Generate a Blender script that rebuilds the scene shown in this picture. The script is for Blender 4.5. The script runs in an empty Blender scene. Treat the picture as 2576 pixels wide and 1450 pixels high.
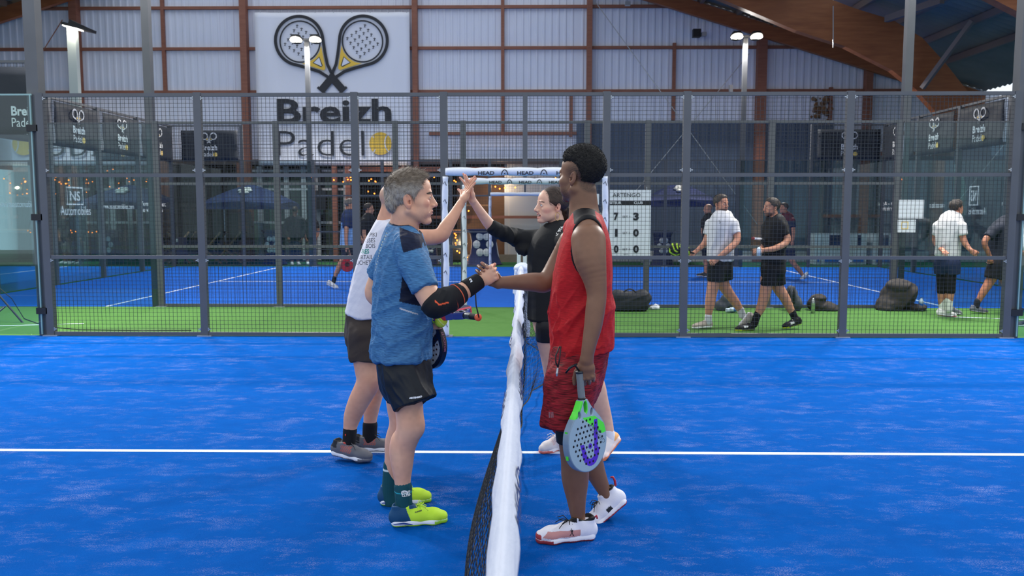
import bpy, math, random
import numpy as np
from mathutils import Vector, Matrix
from mathutils.bvhtree import BVHTree
R_ = math.radians
SC = bpy.context.scene
COL = SC.collection
random.seed(7); RNG = np.random.RandomState(11)

# ------------------------------------------------------------------ camera
FPX = 2074.0; PITCH = R_(5.3); YAW = R_(0.9); CAMZ = 1.57
cam_d = bpy.data.cameras.new('camera'); cam = bpy.data.objects.new('camera', cam_d); COL.objects.link(cam)
cam.location = (0, 0, CAMZ); cam.rotation_euler = (R_(90) - PITCH, 0, YAW)
cam_d.sensor_width = 36; cam_d.lens = FPX / 2576 * 36; cam_d.clip_end = 300; cam_d.clip_start = 0.05
cam_d.dof.use_dof = True; cam_d.dof.focus_distance = 4.3; cam_d.dof.aperture_fstop = 5.0
SC.camera = cam
_RC = Matrix.Rotation(YAW, 3, 'Z') @ Matrix.Rotation(R_(90) - PITCH, 3, 'X')
def P(u, v, Y):
    """point of the hall seen at photograph pixel (u, v) and lying at depth Y metres"""
    d = _RC @ Vector(((u - 1288) / FPX, (725 - v) / FPX, -1))
    t = Y / d.y
    return Vector((d.x * t, Y, CAMZ + d.z * t))
def A(v): return np.array(v, dtype=float)

# ------------------------------------------------------------------ world + exposure
w = bpy.data.worlds.new('world'); SC.world = w; w.use_nodes = True
bg = w.node_tree.nodes['Background']; bg.inputs[0].default_value = (0.83, 0.91, 1.0, 1); bg.inputs[1].default_value = 1.0
SC.view_settings.view_transform = 'Standard'; SC.view_settings.look = 'None'
SC.view_settings.gamma = 1; SC.view_settings.use_curve_mapping = False
SC.view_settings.exposure = 0.24
LAMP_W = 230.0

# ------------------------------------------------------------------ materials
def srgb(c):
    if isinstance(c, str):
        c = tuple(int(c[i:i+2], 16) / 255 for i in (0, 2, 4))
    return tuple((x / 12.92 if x <= 0.04045 else ((x + 0.055) / 1.055) ** 2.4) for x in c[:3]) + (1,)
MATS = {}
def mat(name, col, rough=0.6, metal=0.0, noise=None, bump=None, spec=0.5, emit=None, vcol=False, alpha=None, trans=None, clamp=None):
    """noise=(scale, colour2, contrast, (sx,sy,sz)); bump=(scale, strength, distance,(sx,sy,sz))"""
    if name in MATS: return MATS[name]
    m = bpy.data.materials.new(name); m.use_nodes = True; MATS[name] = m
    nt = m.node_tree; N = nt.nodes; L = nt.links; b = N['Principled BSDF']
    b.inputs['Base Color'].default_value = srgb(col); b.inputs['Roughness'].default_value = rough
    b.inputs['Metallic'].default_value = metal; b.inputs['Specular IOR Level'].default_value = spec
    m.diffuse_color = srgb(col)
    def coords(sc):
        tc = N.new('ShaderNodeTexCoord'); mp = N.new('ShaderNodeMapping'); mp.inputs['Scale'].default_value = sc
        L.new(tc.outputs['Object'], mp.inputs['Vector']); return mp.outputs['Vector']
    src = None
    if noise:
        sc, c2, con = noise[0], noise[1], noise[2]; ax = noise[3] if len(noise) > 3 else (1, 1, 1)
        n = N.new('ShaderNodeTexNoise'); n.inputs['Scale'].default_value = sc; n.inputs['Detail'].default_value = 5
        L.new(coords(ax), n.inputs['Vector'])
        cr = N.new('ShaderNodeMapRange'); cr.inputs['From Min'].default_value = 0.5 - 0.5 / con; cr.inputs['From Max'].default_value = 0.5 + 0.5 / con
        L.new(n.outputs['Fac'], cr.inputs['Value'])
        mx = N.new('ShaderNodeMix'); mx.data_type = 'RGBA'; mx.inputs['A'].default_value = srgb(col); mx.inputs['B'].default_value = srgb(c2)
        L.new(cr.outputs['Result'], mx.inputs['Factor']); src = mx.outputs['Result']
    if vcol:
        at = N.new('ShaderNodeAttribute'); at.attribute_name = 'Col'
        if src is None: src = at.outputs['Color']
        else:
            mm = N.new('ShaderNodeMix'); mm.data_type = 'RGBA'; mm.blend_type = 'MULTIPLY'; mm.inputs['Factor'].default_value = 1
            L.new(src, mm.inputs['A']); L.new(at.outputs['Color'], mm.inputs['B']); src = mm.outputs['Result']
    if src is not None: L.new(src, b.inputs['Base Color'])
    if bump:
        sc, st, di = bump[0], bump[1], bump[2]; ax = bump[3] if len(bump) > 3 else (1, 1, 1)
        n = N.new('ShaderNodeTexNoise'); n.inputs['Scale'].default_value = sc; n.inputs['Detail'].default_value = 4
        L.new(coords(ax), n.inputs['Vector'])
        bp = N.new('ShaderNodeBump'); bp.inputs['Strength'].default_value = st; bp.inputs['Distance'].default_value = di
        L.new(n.outputs['Fac'], bp.inputs['Height']); L.new(bp.outputs['Normal'], b.inputs['Normal'])
    if emit:
        b.inputs['Emission Color'].default_value = srgb(emit[0]); b.inputs['Emission Strength'].default_value = emit[1]
    if alpha is not None: b.inputs['Alpha'].default_value = alpha
    if trans: b.inputs['Transmission Weight'].default_value = trans
    return m
def glass_mat(name, tint, refl=0.08):
    m = bpy.data.materials.new(name); m.use_nodes = True; MATS[name] = m
    nt = m.node_tree; N = nt.nodes; L = nt.links
    for n in list(N): N.remove(n)
    o = N.new('ShaderNodeOutputMaterial'); t = N.new('ShaderNodeBsdfTransparent'); g = N.new('ShaderNodeBsdfGlossy')
    t.inputs[0].default_value = srgb(tint); g.inputs['Roughness'].default_value = 0.02; g.inputs[0].default_value = (1, 1, 1, 1)
    f = N.new('ShaderNodeLayerWeight'); f.inputs['Blend'].default_value = 0.15
    ad = N.new('ShaderNodeMath'); ad.operation = 'MULTIPLY_ADD'; ad.inputs[1].default_value = 0.7; ad.inputs[2].default_value = refl
    mx = N.new('ShaderNodeMixShader'); L.new(f.outputs['Fresnel'], ad.inputs[0]); L.new(ad.outputs[0], mx.inputs[0])
    L.new(t.outputs[0], mx.inputs[1]); L.new(g.outputs[0], mx.inputs[2]); L.new(mx.outputs[0], o.inputs['Surface'])
    return m

# ------------------------------------------------------------------ mesh builder
class MB:
    def __init__(s): s.v = []; s.f = []
    def add(s, vs, fs):
        o = len(s.v); s.v.extend([tuple(map(float, x)) for x in vs]); s.f.extend([tuple(i + o for i in f) for f in fs]); return s
    def box(s, a, b):
        x0, y0, z0 = a; x1, y1, z1 = b
        return s.add([(x0,y0,z0),(x1,y0,z0),(x1,y1,z0),(x0,y1,z0),(x0,y0,z1),(x1,y0,z1),(x1,y1,z1),(x0,y1,z1)],
                     [(0,3,2,1),(4,5,6,7),(0,1,5,4),(1,2,6,5),(2,3,7,6),(3,0,4,7)])
    def bar(s, a, b, w_, h_, up=(0, 0, 1)):
        a = Vector(a); b = Vector(b); d = (b - a).normalized(); up = Vector(up)
        if abs(d.dot(up)) > 0.98: up = Vector((0, 1, 0))
        x = d.cross(up).normalized() * w_ / 2; y = x.cross(d).normalized() * h_ / 2
        vs = [a - x - y, a + x - y, a + x + y, a - x + y, b - x - y, b + x - y, b + x + y, b - x + y]
        return s.add(vs, [(0,3,2,1),(4,5,6,7),(0,1,5,4),(1,2,6,5),(2,3,7,6),(3,0,4,7)])
    def tube(s, pts, r, n=8, cap=True, flat=None):
        pts = [Vector(p) for p in pts]; k = len(pts)
        rs = list(r) if hasattr(r, '__len__') else [r] * k
        ref = Vector((0.12, 0.33, 0.93)); o = len(s.v); vs = []
        for i, p in enumerate(pts):
            d = (pts[min(i + 1, k - 1)] - pts[max(i - 1, 0)])
            d = d.normalized() if d.length > 1e-9 else Vector((0, 0, 1))
            x = d.cross(ref); x = x.normalized() if x.length > 1e-4 else d.orthogonal().normalized()
            y = d.cross(x).normalized()
            for j in range(n):
                a = 2 * math.pi * j / n; vs.append(p + (x * math.cos(a) + y * math.sin(a)) * rs[i])
        fs = []
        for i in range(k - 1):
            for j in range(n):
                j2 = (j + 1) % n; fs.append((i * n + j, i * n + j2, (i + 1) * n + j2, (i + 1) * n + j))
        if cap: fs.append(tuple(range(n))[::-1]); fs.append(tuple(range((k - 1) * n, k * n)))
        return s.add(vs, fs)
    def sphere(s, c, r, n=10, m=7):
        r = r if hasattr(r, '__len__') else (r, r, r); vs = [(c[0], c[1], c[2] - r[2])]
        for i in range(1, m):
            t = math.pi * i / m - math.pi / 2
            for j in range(n):
                a = 2 * math.pi * j / n; vs.append((c[0] + r[0] * math.cos(t) * math.cos(a), c[1] + r[1] * math.cos(t) * math.sin(a), c[2] + r[2] * math.sin(t)))
        vs.append((c[0], c[1], c[2] + r[2])); fs = []
        for j in range(n):
            j2 = (j + 1) % n; fs.append((0, 1 + j2, 1 + j)); fs.append((len(vs) - 1, 1 + (m - 2) * n + j, 1 + (m - 2) * n + j2))
            for i in range(m - 2):
                fs.append((1 + i * n + j, 1 + i * n + j2, 1 + (i + 1) * n + j2, 1 + (i + 1) * n + j))
        return s.add(vs, fs)
    def prism(s, poly, fn, t0, t1):
        """poly: 2D outline; fn(a,b,t)->3D"""
        n = len(poly); vs = [fn(a, b, t0) for a, b in poly] + [fn(a, b, t1) for a, b in poly]
        return s.add(vs, [tuple(range(n))[::-1], tuple(range(n, 2 * n))] + [(i, (i + 1) % n, n + (i + 1) % n, n + i) for i in range(n)])
    def strip(s, path, wid, fn, t, closed=False):
        """flat 2D stroke of half width wid along path"""
        n = len(path); vs = []
        for i, (a, b) in enumerate(path):
            p0 = path[(i - 1) % n] if (closed or i > 0) else path[0]; p1 = path[(i + 1) % n] if (closed or i < n - 1) else path[-1]
            dx, dy = p1[0] - p0[0], p1[1] - p0[1]; l = math.hypot(dx, dy) or 1
            w_ = wid[i] if hasattr(wid, '__len__') else wid
            vs += [fn(a - dy / l * w_, b + dx / l * w_, t), fn(a + dy / l * w_, b - dx / l * w_, t)]
        m = n if closed else n - 1
        return s.add(vs, [(2 * i, 2 * i + 1, 2 * ((i + 1) % n) + 1, 2 * ((i + 1) % n)) for i in range(m)])
    def build(s, name, m=None, parent=None, smooth=False, bevel=0):
        me = bpy.data.meshes.new(name); me.from_pydata(s.v, [], s.f); me.update()
        return link(name, me, m, parent, smooth, bevel)
def link(name, me, m, parent=None, smooth=False, bevel=0):
    o = bpy.data.objects.new(name, me); COL.objects.link(o)
    if m: me.materials.append(m if not isinstance(m, str) else MATS[m])
    if smooth: me.polygons.foreach_set('use_smooth', [True] * len(me.polygons))
    if bevel:
        b = o.modifiers.new('bevel', 'BEVEL'); b.width = bevel; b.segments = 2; b.limit_method = 'ANGLE'
    if parent is not None: adopt(o, parent)
    return o
def wmat(o):
    mm = o.matrix_basis.copy()
    while o.parent is not None:
        mm = o.parent.matrix_basis @ o.matrix_parent_inverse @ mm if o.parent.parent is None else wmat(o.parent) @ o.matrix_parent_inverse @ mm
        return mm
    return mm
def adopt(o, parent):
    o.parent = parent; o.matrix_parent_inverse = wmat(parent).inverted()
def thing(name, label, cat, loc=(0, 0, 0), group=None):
    o = bpy.data.objects.new(name, None); COL.objects.link(o); o.location = loc; o.empty_display_size = 0.05
    o['label'] = label; o['category'] = cat
    if group: o['group'] = group
    return o
def tag(o, label, cat, group=None):
    o['label'] = label; o['category'] = cat
    if group: o['group'] = group
    return o
def struct(o): o['kind'] = 'structure'; return o
def dup(root, delta, label=None, rz=0, group=None):
    r = root.copy(); COL.objects.link(r); r.location = root.location + Vector(delta); r.rotation_euler.z = root.rotation_euler.z + rz
    if label: r['label'] = label
    if group: r['group'] = group
    for ch in list(root.children):
        c = ch.copy(); COL.objects.link(c); c.parent = r; c.matrix_parent_inverse = ch.matrix_parent_inverse.copy()
        for g in list(ch.children):
            d = g.copy(); COL.objects.link(d); d.parent = c; d.matrix_parent_inverse = g.matrix_parent_inverse.copy()
    return r
def text_mesh(body, size, bold=0.0, align='CENTER', ext=0.0, sx=1.0):
    cu = bpy.data.curves.new('t', 'FONT'); cu.body = body; cu.size = size; cu.align_x = align; cu.offset = bold; cu.extrude = ext
    cu.space_line = 0.9; cu.resolution_u = 3
    o = bpy.data.objects.new('t', cu); COL.objects.link(o)
    bpy.context.view_layer.update()
    me = bpy.data.meshes.new_from_object(o.evaluated_get(bpy.context.evaluated_depsgraph_get()))
    bpy.data.objects.remove(o); bpy.data.curves.remove(cu)
    n = len(me.vertices); co = np.empty(n * 3); me.vertices.foreach_get('co', co); co = co.reshape(-1, 3); co[:, 0] *= sx
    fs = [tuple(p.vertices) for p in me.polygons]; bpy.data.meshes.remove(me)
    return co, fs
def text_on(mb, body, size, origin, xdir, ydir, bold=0.0, align='CENTER', sx=1.0, off=0.0):
    co, fs = text_mesh(body, size, bold, align, 0, sx)
    o = A(origin); x = A(xdir); y = A(ydir); n = np.cross(x, y)
    mb.add(o + co[:, :1] * x + co[:, 1:2] * y + n * off, fs); return mb
# ------------------------------------------------------------------ implicit surfaces
def smin(a, b, k):
    if k <= 0: return np.minimum(a, b)
    h = np.maximum(k - np.abs(a - b), 0) / k
    return np.minimum(a, b) - h * h * k * 0.25
def nrm(v): v = A(v); return v / (np.linalg.norm(v) + 1e-12)
class Prim:
    def __init__(s, bb, f, k=0.01, op='+'): s.lo, s.hi = A(bb[0]), A(bb[1]); s.f = f; s.k = k; s.op = op
def cone(a, b, ra, rb=None, k=0.012, op='+', flat=False, flat0=False):
    a = A(a); b = A(b); rb = ra if rb is None else rb; R = max(ra, rb); ab = b - a; L2 = ab @ ab; L = math.sqrt(L2)
    def f(X, Y, Z):
        px, py, pz = X - a[0], Y - a[1], Z - a[2]
        t0 = (px * ab[0] + py * ab[1] + pz * ab[2]) / L2
        t = np.clip(t0, -0.25 if flat0 else 0, 1.25 if flat else 1)
        d = np.sqrt((px - t * ab[0]) ** 2 + (py - t * ab[1]) ** 2 + (pz - t * ab[2]) ** 2) - (ra + (rb - ra) * t)
        if flat: d = np.maximum(d, (t0 - 1) * L)
        if flat0: d = np.maximum(d, -t0 * L)
        return d
    return Prim((np.minimum(a, b) - R, np.maximum(a, b) + R), f, k, op)
def econe(a, b, u, ua, wa, ub, wb, k=0.02, op='+', flat=False, flat0=False):
    """elliptical cone: radius along u (ua->ub) and across (wa->wb)"""
    a = A(a); b = A(b); u = nrm(u); ab = b - a; L2 = ab @ ab + 1e-12; L = math.sqrt(L2); R = max(ua, wa, ub, wb)
    def f(X, Y, Z):
        px, py, pz = X - a[0], Y - a[1], Z - a[2]
        t0 = (px * ab[0] + py * ab[1] + pz * ab[2]) / L2
        t = np.clip(t0, -0.25 if flat0 else 0, 1.25 if flat else 1)
        qx, qy, qz = px - t * ab[0], py - t * ab[1], pz - t * ab[2]
        qu = qx * u[0] + qy * u[1] + qz * u[2]
        rest = np.maximum(qx * qx + qy * qy + qz * qz - qu * qu, 0)
        ru = ua + (ub - ua) * t; rw = wa + (wb - wa) * t
        k0 = np.sqrt((qu / ru) ** 2 + rest / rw ** 2) + 1e-6; k1 = np.sqrt((qu / ru ** 2) ** 2 + rest / rw ** 4) + 1e-6
        d = k0 * (k0 - 1) / k1
        d = np.where(k0 < 0.4, -np.minimum(ru, rw) * (1 - k0), d)
        if flat: d = np.maximum(d, (t0 - 1) * L)
        if flat0: d = np.maximum(d, -t0 * L)
        return d
    return Prim((np.minimum(a, b) - R, np.maximum(a, b) + R), f, k, op)
def ell(c, r, M=None, k=0.012, op='+'):
    c = A(c); r = A(r); M = np.eye(3) if M is None else A(M); R = r.max()
    def f(X, Y, Z):
        px, py, pz = X - c[0], Y - c[1], Z - c[2]
        l = [M[0, i] * px + M[1, i] * py + M[2, i] * pz for i in range(3)]
        k0 = np.sqrt(sum((l[i] / r[i]) ** 2 for i in range(3))) + 1e-6; k1 = np.sqrt(sum((l[i] / r[i] ** 2) ** 2 for i in range(3))) + 1e-6
        return np.where(k0 < 0.4, -r.min() * (1 - k0), k0 * (k0 - 1) / k1)
    return Prim((c - R, c + R), f, k, op)
def rbox(c, h, M=None, r=0.005, k=0.005, op='+'):
    c = A(c); h = A(h); M = np.eye(3) if M is None else A(M); R = np.linalg.norm(h)
    def f(X, Y, Z):
        px, py, pz = X - c[0], Y - c[1], Z - c[2]
        q = [np.abs(M[0, i] * px + M[1, i] * py + M[2, i] * pz) - h[i] + r for i in range(3)]
        return np.sqrt(sum(np.maximum(x, 0) ** 2 for x in q)) + np.minimum(np.maximum(np.maximum(q[0], q[1]), q[2]), 0) - r
    return Prim((c - R, c + R), f, k, op)
def plane(p, n, bb=None):
    """cuts away everything on the n side"""
    p = A(p); n = nrm(n)
    def f(X, Y, Z): return (X - p[0]) * n[0] + (Y - p[1]) * n[1] + (Z - p[2]) * n[2]
    return Prim(bb if bb else ((-99,) * 3, (99,) * 3), f, 0, 'x')
def axis(lo, hi, res, fine):
    out = [lo]; 
    while out[-1] < hi:
        x = out[-1]; s = res
        for a, b, fr in fine:
            if a - 0.01 < x < b + 0.01: s = min(s, fr)
            elif a - 0.04 < x < b + 0.04: s = min(s, (fr + res) / 2)
        out.append(x + s)
    return np.array(out, dtype=np.float32)
def polygonize(prims, res, fine=(), region=None):
    """fine: list of ((lo),(hi),res) boxes. returns verts, quads"""
    add = [p for p in prims if p.op == '+']
    lo = np.min([p.lo for p in add], 0) - 3 * res; hi = np.max([p.hi for p in add], 0) + 3 * res
    if region: lo = np.maximum(lo, region[0]); hi = np.minimum(hi, region[1])
    ax = [axis(lo[i], hi[i], res, [(f[0][i], f[1][i], f[2]) for f in fine]) for i in range(3)]
    F = np.full([len(a) for a in ax], 0.05, dtype=np.float32)
    for p in prims:
        pad = p.k + 2.5 * res
        sl = []
        for i in range(3):
            i0 = np.searchsorted(ax[i], p.lo[i] - pad); i1 = np.searchsorted(ax[i], p.hi[i] + pad)
            sl.append(slice(max(0, i0 - 1), i1 + 1))
        sub = F[tuple(sl)]
        if sub.size == 0: continue
        X = ax[0][sl[0]][:, None, None]; Y = ax[1][sl[1]][None, :, None]; Z = ax[2][sl[2]][None, None, :]
        d = p.f(X, Y, Z).astype(np.float32)
        if p.op == '+': F[tuple(sl)] = smin(sub, d, p.k)
        elif p.op == '-': F[tuple(sl)] = -smin(-sub, d, p.k)
        elif p.op == 'x': F[tuple(sl)] = np.maximum(sub, d)
    F[0], F[-1], F[:, 0], F[:, -1], F[:, :, 0], F[:, :, -1] = 0.05, 0.05, 0.05, 0.05, 0.05, 0.05
    S = F < 0
    c = S[:-1, :-1, :-1].astype(np.int8)
    for dx in (0, 1):
        for dy in (0, 1):
            for dz in (0, 1):
                if dx + dy + dz: c = c + S[dx:S.shape[0] - 1 + dx, dy:S.shape[1] - 1 + dy, dz:S.shape[2] - 1 + dz]
    act = (c > 0) & (c < 8); I = np.argwhere(act); del c
    idx = np.full(act.shape, -1, dtype=np.int32); idx[act] = np.arange(len(I)); del act
    acc = np.zeros((len(I), 3)); cnt = np.zeros(len(I))
    for a in range(3):
        o1, o2 = [i for i in range(3) if i != a]
        for e1 in (0, 1):
            for e2 in (0, 1):
                q0 = I.copy(); q0[:, o1] += e1; q0[:, o2] += e2; q1 = q0.copy(); q1[:, a] += 1
                f0 = F[q0[:, 0], q0[:, 1], q0[:, 2]]; f1 = F[q1[:, 0], q1[:, 1], q1[:, 2]]
                m = (f0 < 0) != (f1 < 0); t = f0[m] / (f0[m] - f1[m])
                pos = np.stack([ax[i][q0[m, i]] for i in range(3)], 1).astype(float)
                pos[:, a] += t * (ax[a][q1[m, a]] - ax[a][q0[m, a]])
                acc[m] += pos; cnt[m] += 1
    V = acc / np.maximum(cnt, 1)[:, None]
    quads = []
    for a in range(3):
        b, cc = (a + 1) % 3, (a + 2) % 3
        s0 = [slice(None)] * 3; s1 = [slice(None)] * 3; s0[a] = slice(0, -1); s1[a] = slice(1, None)
        E = S[tuple(s0)] != S[tuple(s1)]; Q = np.argwhere(E)
        ins = S[tuple(s0)][E]
        ok = np.all(Q >= 1, axis=1) | ((Q[:, a] >= 0) & (Q[:, b] >= 1) & (Q[:, cc] >= 1))
        Q = Q[ok]; ins = ins[ok]
        def cell(db, dc):
            q = Q.copy(); q[:, b] -= db; q[:, cc] -= dc; return idx[q[:, 0], q[:, 1], q[:, 2]]
        q4 = np.stack([cell(1, 1), cell(0, 1), cell(0, 0), cell(1, 0)], 1)
        q4[~ins] = q4[~ins][:, ::-1]; quads.append(q4)
    Qd = np.concatenate(quads); Qd = Qd[np.all(Qd >= 0, 1)]
    return V, Qd
def vnormals(V, Q):
    n = np.cross(V[Q[:, 2]] - V[Q[:, 0]], V[Q[:, 3]] - V[Q[:, 1]]); N = np.zeros_like(V)
    for i in range(4):
        for c in range(3): N[:, c] += np.bincount(Q[:, i], n[:, c], len(V))
    return N / (np.linalg.norm(N, axis=1, keepdims=True) + 1e-12)
def relax(V, Q, n=1, lam=0.5):
    E = np.concatenate([Q[:, [0, 1]], Q[:, [1, 2]], Q[:, [2, 3]], Q[:, [3, 0]]])
    cnt = np.bincount(E.ravel(), minlength=len(V)) + 1e-9
    for it in range(n):
        S = np.zeros_like(V)
        for c in range(3):
            S[:, c] = np.bincount(E[:, 0], V[E[:, 1], c], len(V)) + np.bincount(E[:, 1], V[E[:, 0], c], len(V))
        V = V + lam * (S / cnt[:, None] - V)
    return V
def vnoise(Pn, seed=0):
    """value noise 0..1"""
    i = np.floor(Pn).astype(np.int64); f = Pn - i; f = f * f * (3 - 2 * f)
    def h(a):
        n = (a[:, 0] * 374761393 + a[:, 1] * 668265263 + a[:, 2] * 2147483647 + seed * 974634777) & 0x7fffffff
        n = ((n ^ (n >> 13)) * 1274126177) & 0x7fffffff
        return ((n ^ (n >> 16)) & 0xffff) / 65535.0
    r = 0
    for dx in (0, 1):
        for dy in (0, 1):
            for dz in (0, 1):
                wgt = (f[:, 0] if dx else 1 - f[:, 0]) * (f[:, 1] if dy else 1 - f[:, 1]) * (f[:, 2] if dz else 1 - f[:, 2])
                r = r + wgt * h(i + np.array([dx, dy, dz]))
    return r
def folds(V, N, amp, dirv, freq, seed=0, along=0.18, mask=None):
    """cloth folds running along dirv"""
    d = nrm(dirv); a = nrm(np.cross(d, [0.3, 0.9, 0.2])); b = np.cross(d, a)
    wv = vnoise(V * 6, seed + 5)[:, None] * 0.05
    U = V + wv
    q = np.stack([U @ d * freq * along, U @ a * freq, U @ b * freq], 1)
    n = vnoise(q, seed); r = 1 - np.abs(2 * n - 1); n2 = vnoise(q * 2.1 + 7, seed + 1)
    disp = amp * (r ** 1.5 - 0.45 + 0.35 * (n2 - 0.5))
    if mask is not None: disp = disp * mask
    return V + N * disp[:, None]
def mesh_np(name, V, Q, m, parent=None, smooth=True, colors=None, mats=None, fmat=None):
    me = bpy.data.meshes.new(name); k = Q.shape[1]
    me.vertices.add(len(V)); me.vertices.foreach_set('co', V.astype(np.float32).ravel())
    me.loops.add(len(Q) * k); me.loops.foreach_set('vertex_index', Q.astype(np.int32).ravel())
    me.polygons.add(len(Q)); me.polygons.foreach_set('loop_start', np.arange(0, len(Q) * k, k, dtype=np.int32))
    me.polygons.foreach_set('loop_total', np.full(len(Q), k, dtype=np.int32))
    me.polygons.foreach_set('use_smooth', np.full(len(Q), smooth))
    if mats:
        for x in mats: me.materials.append(x)
    if fmat is not None: me.polygons.foreach_set('material_index', fmat.astype(np.int32))
    me.update(calc_edges=True)
    if colors is not None:
        at = me.color_attributes.new('Col', 'FLOAT_COLOR', 'POINT')
        at.data.foreach_set('color', np.concatenate([colors, np.ones((len(V), 1))], 1).astype(np.float32).ravel())
    return link(name, me, None if mats else m, parent)
def sdf_obj(name, prims, res, m, parent=None, fine=(), fold=None, rl=1, colors=None, post=None, mats=None, fm=None, soft=0):
    V, Q = polygonize(prims, res, fine)
    if rl: V = relax(V, Q, rl)
    if soft:
        w_ = np.ones(len(V))
        for lo, hi, _ in fine: w_[np.all((V > A(lo) - 0.01) & (V < A(hi) + 0.01), 1)] = 0
        for _ in range(soft): V = V + w_[:, None] * (relax(V, Q, 1) - V)
    if fold:
        for fo in fold:
            N = vnormals(V, Q); mk = fo[4](V) if len(fo) > 4 and fo[4] else None
            V = folds(V, N, fo[0], fo[1], fo[2], fo[3], mask=mk)
    if post: V = post(V, vnormals(V, Q))
    C = colors(V) if colors else None
    fmat = fm(V[Q].mean(1), vnormals(V, Q)[Q[:, 0]]) if fm else None
    return mesh_np(name, V, Q, m, parent, True, C, mats, fmat)
def paint(base, spots):
    """spots: (centre, radii, colour, strength[,M])"""
    base = A(srgb(base)[:3])
    def f(V):
        C = np.tile(base, (len(V), 1)); n = vnoise(V * 60, 3); n2 = vnoise(V * A((22, 22, 9)), 8); C = C * (0.89 + 0.11 * n + 0.11 * n2)[:, None] * (1 - A((0.0, 0.05, 0.07)) * (vnoise(V * 17, 12) - 0.4)[:, None] * 2)
        for sp in spots:
            c, r, col, st = sp[:4]; M = sp[4] if len(sp) > 4 and sp[4] is not None else np.eye(3)
            q = ((V - A(c)) @ A(M)) / A(r if hasattr(r, '__len__') else (r, r, r)); d = np.sqrt((q ** 2).sum(1))
            w_ = np.clip((1.15 - d) / 0.3, 0, 1) * st
            if len(sp) > 5: w_ = w_ * (0.55 + 0.9 * vnoise(V * sp[5], 9))
            w_ = np.clip(w_, 0, 1)[:, None]
            C = C * (1 - w_) + A(srgb(col)[:3]) * w_
        return C
    return f
# ------------------------------------------------------------------ materials of the hall
mat('turf_blue', '0052a4', 0.95, noise=(9, '004a99', 1.6), bump=(260, 0.55, 0.004), spec=0.03)
def turf_nodes(m, scale_sand=1.0):
    """sand drifted in pale streaks over blue pile"""
    nt = m.node_tree; N = nt.nodes; L = nt.links; b = N['Principled BSDF']
    tc = N.new('ShaderNodeTexCoord'); src = b.inputs['Base Color'].links[0].from_socket
    def nz(sc, ax, det=6, rough=0.6):
        mp = N.new('ShaderNodeMapping'); mp.inputs['Scale'].default_value = ax; L.new(tc.outputs['Object'], mp.inputs['Vector'])
        n = N.new('ShaderNodeTexNoise'); n.inputs['Scale'].default_value = sc; n.inputs['Detail'].default_value = det; n.inputs['Roughness'].default_value = rough
        L.new(mp.outputs['Vector'], n.inputs['Vector']); return n.outputs['Fac']
    def rng(s, a, c, lo=0.0, hi=1.0):
        r = N.new('ShaderNodeMapRange'); r.inputs['From Min'].default_value = a; r.inputs['From Max'].default_value = c
        r.inputs['To Min'].default_value = lo; r.inputs['To Max'].default_value = hi; L.new(s, r.inputs['Value']); return r.outputs['Result']
    def mul(a, c):
        r = N.new('ShaderNodeMath'); r.operation = 'MULTIPLY'; L.new(a, r.inputs[0]); L.new(c, r.inputs[1]); return r.outputs[0]
    def mixc(fac, a, col):
        mx = N.new('ShaderNodeMix'); mx.data_type = 'RGBA'; L.new(fac, mx.inputs['Factor']); L.new(a, mx.inputs['A']); mx.inputs['B'].default_value = srgb(col); return mx.outputs['Result']
    big = rng(nz(1.3, (0.8, 1.2, 1)), 0.36, 0.62, 0.15, 1)
    streak = rng(nz(3.0, (1.0, 2.0, 1), 10, 0.78), 0.50, 0.74, 0, 0.85)
    grain = rng(nz(150, (1, 1, 1), 3), 0.46, 0.60)
    grain2 = rng(nz(300, (1, 1, 1), 2), 0.55, 0.7, 0, 0.6)
    c = mixc(mul(grain2, rng(nz(2.2, (1, 1.5, 1)), 0.3, 0.7, 0.1, 0.75)), src, '2f74d4')
    c = mixc(mul(mul(streak, big), grain), c, 'a8acd4')
    L.new(c, b.inputs['Base Color'])
turf_nodes(MATS['turf_blue'])
mat('turf_blue_far', '0250ae', 0.95, noise=(5, '0a5cbc', 1.5, (0.6, 2, 1)), spec=0.15)
mat('turf_blue_side', '1c86cf', 0.9, noise=(4, '3a9bdc', 2, (0.6, 2, 1)), spec=0.15)
mat('turf_green', '446e36', 0.95, noise=(16, '547c40', 1.8, (0.5, 2.5, 1)), bump=(200, 0.5, 0.004), spec=0.1)
mat('turf_green_dark', '356a42', 0.95, noise=(10, '2f5f40', 1.5), spec=0.1)
mat('line_white', 'e6ebf4', 0.8, noise=(60, 'c8d4ea', 1.2), bump=(250, 0.4, 0.002))
mat('steel_grey', '4a535d', 0.45, 0.3); mat('wire', '262c33', 0.5, 0.1)
mat('post_grey', '525458', 0.45, 0.1, noise=(4, '5e6064', 1.2))
mat('clad_light', 'e0e3f0', 0.55, noise=(1.1, 'd2d8e8', 1.3), bump=(2.0, 0.15, 0.02))
mat('clad_navy', '4c5a70', 0.6, noise=(2, '54637a', 1.3)); mat('clad_grey', '8c98a4', 0.6, noise=(2, '7d8a97', 1.3))
mat('wood_red', '98634f', 0.6, noise=(3, '7d4d3d', 1.6, (1, 1, 6)), bump=(20, 0.2, 0.01, (1, 1, 6)))
mat('wood_glulam', 'a8653c', 0.5, noise=(5, '85492a', 1.8, (0.35, 1, 3)), bump=(12, 0.2, 0.01, (0.35, 1, 3)))
mat('roof_deck', '8d8a86', 0.7, noise=(1.5, '75736f', 1.3)); mat('purlin', '7a6f6c', 0.7)
mat('dark_in', '141a22', 0.8); mat('brown_board', '4b352c', 0.7, noise=(3, '3c2a24', 1.6)); mat('cream', 'aeb0b4', 0.6); mat('white', 'e2e5ee', 0.5)
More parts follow.
